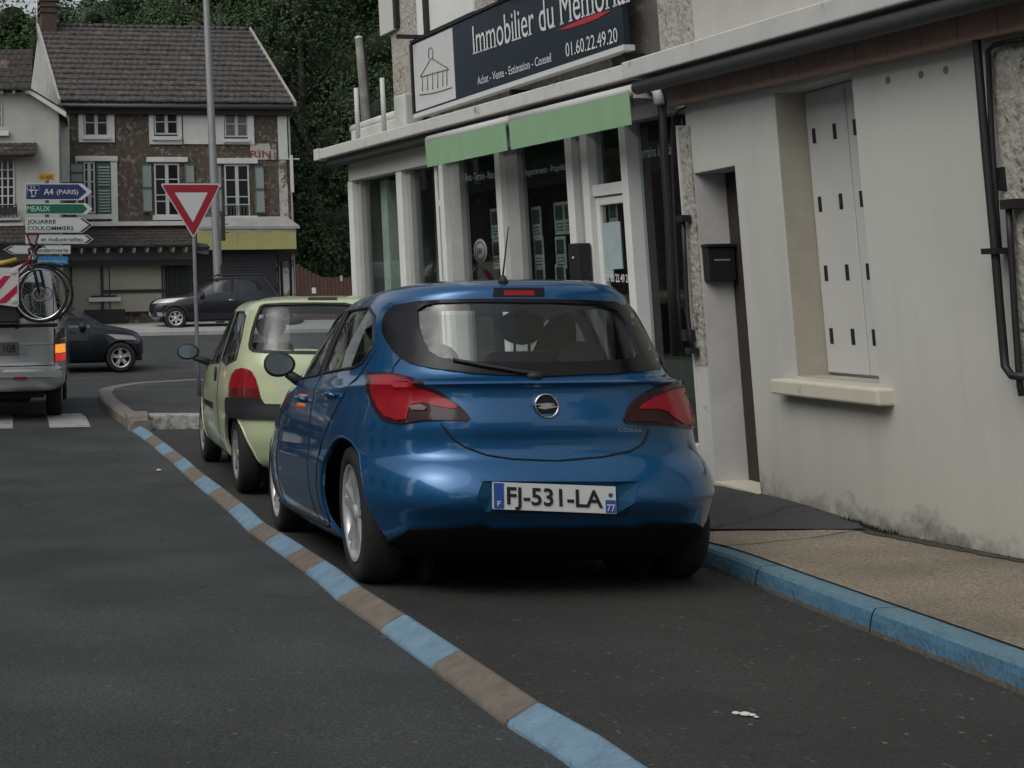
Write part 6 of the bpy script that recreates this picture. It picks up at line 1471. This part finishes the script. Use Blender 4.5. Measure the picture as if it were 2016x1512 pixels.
PK = paint('black_blue_paint', (.006,.010,.016), .3, .3, coat=.5)
# small dark hatchback crossing to the right behind the van
rk = [(.20,.70,-.50,3.1,4,3.2,1.2),(.28,.80,-.62,3.25,4,3.1,1.2),(.42,.85,-.68,3.33,4,3,1.2),(.58,.86,-.68,3.33,4,3,1.2),(.72,.85,-.64,3.25,4,3,1.2),(.84,.83,-.62,3.1,4,3,1.2),(.92,.81,-.60,2.75,3.8,3,1.1),(.99,.785,-.56,2.3,3.8,3,1.0),(1.1,.74,-.50,2.05,3.8,3,.9),(1.25,.68,-.42,1.75,3.8,3,.8),(1.38,.62,-.32,1.45,3.6,3,.7),(1.45,.55,-.2,1.2,3.2,3,.6),(1.50,.40,.0,1.0,3,3,.5),(1.515,.01,.4,.45,2,2,.45)]
rk = [(a*1.08,b,cc,1.2+(d-1.2)*.87,e,f_,h_) for a,b,cc,d,e,f_,h_ in rk]
fwx = AY(235,730,30.2).x
k1 = simple_car('dark_hatchback', 'dark blue hatchback crossing the junction to the right, half hidden by the silver van', (fwx-2.48, 31.05, gz(30.5)), -math.pi/2+.03, rk, PK, 2.5, .33, .22,
 [(-.1,1.08),(0,1.3),(.15,1.4),(.62,1.42),(.66,1.0),(.1,1.0)], [(.74,1.42),(1.05,1.4),(1.4,1.3),(1.8,1.1),(1.85,1.0),(.76,1.0)], [(-.60,1.36),(-.68,1.08),(.68,1.08),(.60,1.36)], head=[(.50,.70),(.76,.74),(.78,.86),(.55,.80)])
q, n = k1.side((2.42-.02,.93), 1); 
# dark SUV facing left on the far side
rs = [(.28,.76,-.60,3.3,4.2,3.6,1.3),(.36,.84,-.72,3.42,4.2,3.4,1.3),(.52,.88,-.78,3.48,4.2,3.4,1.3),(.68,.89,-.78,3.48,4.2,3.4,1.3),(.82,.885,-.76,3.44,4.2,3.3,1.3),(.94,.87,-.74,3.3,4.2,3.2,1.3),(1.03,.85,-.70,2.85,4,3.2,1.2),(1.10,.83,-.66,2.35,4,3.2,1.1),(1.22,.78,-.58,2.1,4,3.2,1.0),(1.36,.73,-.48,1.85,4,3.2,.9),(1.48,.68,-.38,1.6,4,3.2,.8),(1.56,.62,-.28,1.4,3.6,3,.7),(1.61,.46,-.1,1.2,3.2,3,.6),(1.625,.01,.5,.55,2,2,.5)]
PS = paint('slate_paint', (.010,.011,.018), .3, .3, coat=.5)
sxw = AY(349,652,41.6).x
k2 = simple_car('dark_suv', 'dark grey SUV with roof rails facing left on the far side of the junction', (sxw+2.67, 41.9+.9, gz(42.5)+.02), math.pi/2-.02, rs, PS, 2.67, .35, .22,
 [(-.1,1.18),(.0,1.42),(.15,1.5),(.66,1.54),(.70,1.12),(.1,1.14)], [(.78,1.54),(1.1,1.52),(1.5,1.42),(1.95,1.2),(2.0,1.12),(.80,1.12)], [(-.66,1.46),(-.74,1.18),(.74,1.18),(.66,1.46)], head=[(.42,.80),(.80,.84),(.82,.98),(.50,.94)], rails=True, spokes=6)
for sx in (-1,1):
    mb = MB(); mb.tube([(sx*.60,-.15,1.57),(sx*.60,-.05,1.66),(sx*.60,1.3,1.69),(sx*.60,1.45,1.60)], .022, M_PLAST, 8); k2.mesh(mb, 'roof_rail')
k2.patch([(-.35,.62),(.35,.62),(.42,.86),(-.42,.86)], lambda p: k2.rear(p,1), M_TRIM, 'grille', .008); k2.patch([(-.26,.44),(.26,.44),(.26,.55),(-.26,.55)], lambda p: k2.rear(p,1), M_PLW2, 'number_plate', .012)
for sx in (-1,1): k2.patch([(sx*.62,.40),(sx*.76,.42),(sx*.76,.54),(sx*.62,.54)], lambda p: k2.rear(p,1), M_CHROME, 'fog_lamp', .01); k2.patch([(sx*.3,.36),(sx*-.3,.36),(sx*-.3,.42),(sx*.3,.42)] if False else [(sx*.2,.33),(sx*.6,.33),(sx*.6,.38),(sx*.2,.38)], lambda p: k2.rear(p,1), M_GALV, 'skid_plate', .01)
# ---------------------------------------------------------------- silver van with bicycles
PV = paint('silver_paint', (.42,.435,.44), .4, .38)
vy = 18.0; vr = AY(133,700,vy).x
vcx = vr-.95
v = Car('silver_van', 'silver van seen from behind with lit indicator, bicycles on its rear carrier', (vcx, vy, gz(vy)), (0,0,math.radians(.5)))
rv = [(.38,.84,-.90,3.6,7,5,1.2),(.44,.92,-.98,3.7,7,5,1.2),(.58,.94,-1.0,3.75,7,5,1.2),(.66,.94,-.99,3.75,7,5,1.2),(.68,.935,-.92,3.72,7,5,1.2),(.9,.94,-.90,3.7,7,5,1.2),(1.1,.935,-.885,3.4,7,5,1.2),(1.3,.91,-.86,2.9,7,5,1.1),(1.6,.86,-.81,2.5,7,5,1.0),(1.85,.80,-.76,2.2,6.5,5,.9),(1.96,.74,-.70,2.0,5.5,4.5,.8),(2.01,.55,-.5,1.6,4,4,.7),(2.02,.01,.5,.6,2,2,.5)]
surface(v, rv); vp = v.pxray
vw = [(-.82,0,.33),(.82,0,.33),(-.82,2.92,.33),(.82,2.92,.33)]
VR = [(-.70,1.30),(.70,1.30),(.66,1.76),(-.66,1.76)]
VS = [(-.6,1.25),(-.55,1.75),(.5,1.78),(.5,1.25)]; VS2 = [(.6,1.25),(.6,1.78),(1.6,1.76),(1.9,1.5),(2.1,1.25)]
VW = [(-.74,1.30),(.74,1.30),(.68,1.80),(-.68,1.80)]
hs_ = [v.hole(VR, lambda p: v.rear(p), .2,.2,(0,-1,.1)), v.hole(VW, lambda p: v.rear(p,1), .3,.3,(0,1,.5))]
for sx in (-1,1):
    for P in (VS,VS2): hs_.append(v.hole(P, lambda p, sx=sx: v.side(p,sx), .12,.2,(sx,0,.1)))
v.shell(rv, PV, vw, .38, hs_, nr=44); surface(v, rv)
mb = rbox(0,1.3,.34,1.3,4.2,.1,M_UND); mb.box(-.45,.45,-.6,.3,.22,.4,M_UND); v.mesh(mb, 'underbody')
for x,y,z in vw: v.wheel(math.copysign(.87,x), y, z, .33, .20, w=.21)
v.patch(VR, lambda p: v.rear(p), G_TINT, 'rear_window', -.003, cell=.1, closed_side=0); v.patch(VW, lambda p: v.rear(p,1), G_CAR, 'windscreen', -.003, cell=.1, closed_side=0)
for P in (VS,VS2): v.patch(P, lambda p: v.side(p,-1), G_TINT, 'side_window', -.003, cell=.1, mirror=True, closed_side=0)
R_ = lambda p: v.rear(p)
v.line([(.78,1.82),(.80,1.0),(.80,.70),(-.80,.70),(-.80,1.0),(-.78,1.82)], R_, .007, M_SEAL, 'tailgate_seam', 0)
v.line([(-.80,1.20),(.80,1.20)], R_, .012, PV, 'tailgate_crease', .0); v.line([(-.80,.97),(.80,.97)], R_, .010, PV, 'tailgate_crease', .0)
M_AMB = mat('indicator_lit', (.8,.3,.03), .3, emit=(1,.36,.05), estr=.8)
for sx in (-1,1):
    o = v.patch([(sx*.79,.74),(sx*.925,.74),(sx*.912,1.16),(sx*.80,1.16)], R_, mat('van_lamp_red',(.30,.008,.012),.25,coat=1), 'tail_lamp', .012, cell=.05)
    v.patch([(sx*.795,.97),(sx*.92,.97),(sx*.910,1.155),(sx*.803,1.155)], R_, mat('van_lamp_dark',(.06,.008,.012),.25,coat=1), 'upper_lens', .014, parent=o, closed_side=.001)
    v.patch([(sx*.797,.85),(sx*.918,.85),(sx*.916,.96),(sx*.80,.96)], R_, M_AMB if sx > 0 else mat('indicator_off',(.4,.15,.03),.3,coat=1), 'indicator', .0145, parent=o, closed_side=.001)
    if sx > 0: v.patch([(sx*.797,.745),(sx*.92,.745),(sx*.918,.845),(sx*.80,.845)], R_, mat('tail_lit', (.5,.02,.02), .3, emit=(1,.05,.03), estr=.4), 'lit_tail', .0145, parent=o, closed_side=.001)
# plate up on the tailgate with visible digits
q0, _ = vp((37,673)); q1, _ = vp((37,699))
mb = MB(); pyv = min(q0.y,q1.y)-.012; mb.box(q0.x-.52,q0.x,pyv-.02,pyv+.02,q1.z,q0.z,mat('van_plate',(.16,.17,.16),.6)); vo = v.mesh(mb, 'number_plate', bevel=.004)
text_mesh('AW 108', Vector((q0.x-.46,pyv-.0205,q1.z+.035)), (1,0,0), (0,0,1), .42, (q0.z-q1.z)*.62, M_PLK, vo, bold=.01)
mb = MB(); mb.box(q0.x+.03,q0.x+.10,pyv-.03,pyv+.05,q1.z+.02,q1.z+.10,PV); v.mesh(mb, 'handle')
q, _ = vp((6,731)); text_mesh('Diesel', q+Vector((-.2,-.006,0)), (1,0,0), (0,0,1), .2, .05, M_GALV, v.t)
mb = MB(); mb.box(-.9,.9,-1.03,-.985,.56,.63,mat('bumper_trim',(.30,.31,.31),.5)); mb.box(.28,.45,-1.036,-1.03,.54,.57,M_LAMPR); v.mesh(mb, 'bumper', bevel=.01)
mb = MB(); mb.tube([(-.3,-.9,.3),(-.3,-.2,.28)], .05, M_UND, 8); mb.ball((-.12,-1.02,.42), .04, M_CHROME); mb.tube([(-.12,-.9,.35),(-.12,-1.02,.36),(-.12,-1.02,.42)], .025, M_PLAST, 8); v.mesh(mb, 'tow_bar')
def bike(x, y, z, r, m, lab, hb=1):
    t = thing('bicycle', lab, 'bicycle', tuple(v.M @ Vector((x,y,z))), group='bicycles on the van carrier'); BASE[t.name] = Vector((0,0,0))
    t.rotation_euler = (0,0,math.radians(.5))
    def wheel_(cx):
        w = MB(); w.lathe([(r-.03,-.018),(r-.012,-.024),(r,0),(r-.012,.024),(r-.03,.018)], (0,1,0), (cx,0,r), 44, M_TYRE, close=True); o = w.build('wheel', parent=t, local=True)
        w = MB(); w.lathe([(r-.052,-.012),(r-.03,-.014),(r-.03,.014),(r-.052,.012)], (0,1,0), (cx,0,r), 40, M_CHROME, close=True); w.build('rim', parent=o, local=True)
        w = MB()
        for k in range(28):
            a = 2*math.pi*k/28; w.tube([(cx+.02*math.cos(a+1),(.02 if k%2 else -.02),r+.02*math.sin(a+1)),(cx+(r-.05)*math.cos(a),0,r+(r-.05)*math.sin(a))], .0016, M_GALV, 3, cap=False)
        w.lathe([(.001,-.05),(.022,-.05),(.022,.05),(.001,.05)], (0,1,0), (cx,0,r), 12, M_CHROME); w.lathe([(.075,-.035),(.09,-.035),(.09,-.032),(.075,-.032)], (0,1,0), (cx,0,r), 20, M_GALV, close=True); w.build('spokes', parent=o, local=True)
    wheel_(0); wheel_(-1.08)
    f = MB(); BB = (-.66,0,r-.06); HD = (-.13,0,r+.42); ST = (-.78,0,r+.42)
    f.tube([HD,BB], .02, m, 8); f.tube([HD,ST], .016, m, 8); f.tube([BB,ST], .017, m, 8); f.tube([(-.10,0,r+.50),(-.14,0,r+.36)], .024, m, 8)
    for s_ in (-.05,.05): f.tube([(-1.08,s_,r),BB], .01, m, 6); f.tube([(-1.08,s_,r),ST], .009, m, 6)
    f.build('frame', parent=t, local=True)
    f = MB()
    for s_ in (-.06,.06): f.tube([(0,s_,r),(-.06,s_,r+.28),(-.13,s_*.8,r+.36)], [.014,.02,.024], M_PLAST, 8)
    f.tube([(-.13,-.06,r+.36),(-.13,.06,r+.36)], .024, M_PLAST, 8); f.build('fork', parent=t, local=True)
    f = MB(); f.tube([(-.11,0,r+.48),(-.13,0,r+.56),(-.05,0,r+.60)], .018, M_PLAST, 8); f.tube([(-.10,-.33,r+.62),(-.05,-.12,r+.60),(-.05,.12,r+.60),(-.10,.33,r+.62)], .013, M_PLAST, 8)
    for s_ in (-.3,.3): f.tube([(-.10,s_*.72,r+.61),(0.0,s_*.78,r+.60)], .008, M_PLAST, 5)
    f.build('handlebar', parent=t, local=True)
    f = MB(); f.tube([ST,(-.80,0,r+.56)], .013, M_PLAST, 8); f.ball((-.80,0,r+.58), .13, M_PLAST, sc=(1,.5,.22)); f.build('saddle', parent=t, local=True)
    f = MB(); f.lathe([(.07,-.03),(.085,-.03),(.085,-.04),(.07,-.04)], (0,1,0), BB, 24, M_GALV, close=True); f.tube([(BB[0],-.08,BB[2]),(BB[0]+.1,-.08,BB[2]-.13)], .012, M_CHROME, 6); f.tube([(BB[0],.08,BB[2]),(BB[0]-.1,.08,BB[2]+.13)], .012, M_CHROME, 6); f.build('crank', parent=t, local=True)
    f = MB(); f.tube([(0,0,2*r+.02),(-.1,0,2*r+.0)], .0, M_PLAST, 4) if False else f.tube([(.22,0,2*r-.02),(.05,0,2*r+.03),(-.15,0,2*r-.0)], .02, M_PLAST, 6); f.build('mudguard', parent=t, local=True)
    return t
def bpos(pxx, pyy, y): q = v.I @ AY(pxx, pyy, y); return q
yb1 = vy-1.42; q = bpos(79,636,yb1); DZ = q.z-1.03
# carrier
mb = MB()
for x in (-.45,.35): mb.tube([(x,-1.0,.98+DZ),(x,-1.5,.98+DZ)], .02, M_PLAST, 8); mb.tube([(x,-1.02,.98+DZ),(x,-1.02,1.7+DZ*.5),(x,-.80,1.9)], .018, M_GALV, 8)
for yy in (-1.12,-1.40): mb.tube([(-1.0,yy,1.0+DZ),(.85,yy,1.0+DZ)], .022, M_PLAST, 8)
mb.build('bike_carrier', parent=v.t, local=True)
q = bpos(79,636,yb1); rb1 = .355
bike(q.x, q.y, q.z, rb1, mat('bike_red',(.15,.01,.015),.4,coat=.5), 'bicycle with red frame nearest the camera on the van carrier, wheel at right')
yb2 = vy-1.15; q = bpos(91,634,yb2); bike(q.x, q.y, q.z, rb1, mat('bike_black',(.02,.02,.022),.4), 'dark bicycle mounted behind the red one on the van carrier')
# yellow frame bar and red-white warning board
yb = vy-1.66
FB = Frame((0,yb,0),(1,0,0))
t = thing('warning_board', 'square white board with diagonal red stripes hung behind the van bicycles', 'board', tuple(AY(5,600,yb)))
M_WB = mat('board_white', (.52,.52,.50), .5)
mb = MB(); mb.prism([AY(a,b,yb) for a,b in ((-30,527),(31,527),(36,532),(37,598),(33,604),(-30,596))], (0,.006,0), M_WB); mb.build('plate', parent=t)
mb = MB()
for P in ([(-2,572),(21,543),(8,543),(-30,580),(-30,604)], [(-8,598),(34,560),(34,575),(12,596)]):
    mb.prism([AY(a,b,yb-.004) for a,b in P], (0,.003,0), mat('board_red',(.42,.006,.05),.4))
mb.build('stripe', parent=t)
mb = MB()
for (a,b) in ((26,535),(28,592)): p = AY(a,b,yb-.006); mb.lathe([(.001,.004),(.035,.003),(.04,0)], (0,-1,0), tuple(p), 16, M_WB)
mb.build('eyelet', parent=t)
t = thing('bicycle_bag', 'yellow and black roll strapped on the bicycles above the warning board', 'bag', tuple(AY(18,515,yb+.2)))
mb = MB(); mb.tube([tuple(AY(-20,521,yb+.2)),tuple(AY(3,519,yb+.2)),tuple(AY(33,511,yb+.2))], .032, mat('bag_yellow',(.42,.33,.04),.6), 10); mb.build('roll', parent=t)
mb = MB(); mb.tube([tuple(AY(-20,529,yb+.22)),tuple(AY(10,527,yb+.22)),tuple(AY(40,516,yb+.22))], .03, M_PLAST, 8); mb.build('strap', parent=t)
t = thing('carrier_cover', 'black padded cover under the warning board at the left picture edge', 'cover', tuple(AY(5,630,yb+.1)))
mb = MB(); mb.prism([AY(a,b,yb+.05) for a,b in ((-30,600),(10,600),(25,606),(33,618),(38,637),(-30,637))], (0,.25,0), M_PLAST); mb.build('shell', parent=t, bevel=.03)

# ================================================================== ACROSS THE STREET (outside the picture, seen only in reflections and from the side)
def plain_house(x, y, w, d, h, m, lab, name='terraced_house'):
    t = thing(name, lab, 'house', (x, y, gz(y)), group='houses across the street')
    mb = MB(); mb.box(x-w/2,x+w/2,y-d/2,y+d/2,0,h,m); mb.build('wall', parent=t)
    mb = MB(); mb.prism([(x-w/2-.3,y-d/2-.3,h),(x+w/2+.3,y-d/2-.3,h),(x,y-d/2-.3,h+2.6)], (0,d+.6,0), M_ROOF2); mb.build('roof', parent=t)
    for zz in (1.0,3.9):
        k = y-d/2+1.2
        while k < y+d/2-1.2:
            mb = MB(); mb.box(x+w/2-.02,x+w/2+.03,k,k+1.0,zz,zz+1.5,M_WIN); wo = mb.build('window', parent=t)
            q = MB(); q.box(x+w/2,x+w/2+.06,k-.12,k-.005,zz-.1,zz+1.6,M_WFR); q.build('frame', parent=wo); q = MB(); q.box(x+w/2,x+w/2+.06,k+1.005,k+1.12,zz-.1,zz+1.6,M_WFR); q.build('frame', parent=wo); k += 2.6
for a in ((-9.5,-4,6,11,6.2,M_NW,'grey rendered house across the street, behind the camera to the left'),(-9.8,9,6,9,5.6,M_PLW,'white plastered house across the street beside the camera'),(-10.5,24,6,8,6.6,M_BRK,'brown brick house across the street, level with the van')):
    plain_house(*a)
def far_tree(x, y, r, h, lab, seed):
    rr = random.Random(seed); t = thing('broadleaf_tree', lab, 'tree', (x, y, gz(y)))
    mb = MB(); mb.tube([(x,y,0),(x,y,h*.5),(x+.2,y,h*.8)], [.25,.18,.06], M_BARK, 8); mb.build('trunk', parent=t)
    vs = []; fs = []; crown(vs, fs, Vector((x,y,h-r*.8)), r, 1600, rr, .22, 1.1, 16); q = MB(); q.add(vs, fs, M_LEAF2); q.build('crown', parent=t, flip=False)
far_tree(-8.2,17,2.6,8.5,'roadside tree across the street between the white and the brown house',31)
far_tree(-6,-14,3,9,'tree behind the camera on the left side of the road',32); far_tree(1,-20,3.6,9,'tree at the roadside far behind the camera',33)
b = thing('corner_house', 'plain pale house closing the road far behind the camera', 'house', (4,-26,.4)); mb = MB(); mb.box(-3,12,-30,-24,0,6.5,M_BEIGE); mb.build('wall', parent=b); mb = MB(); mb.prism([(-3.3,-30.3,6.5),(-3.3,-23.7,6.5),(-3.3,-27,9.2)], (15.6,0,0), M_ROOF2); mb.build('roof', parent=b)
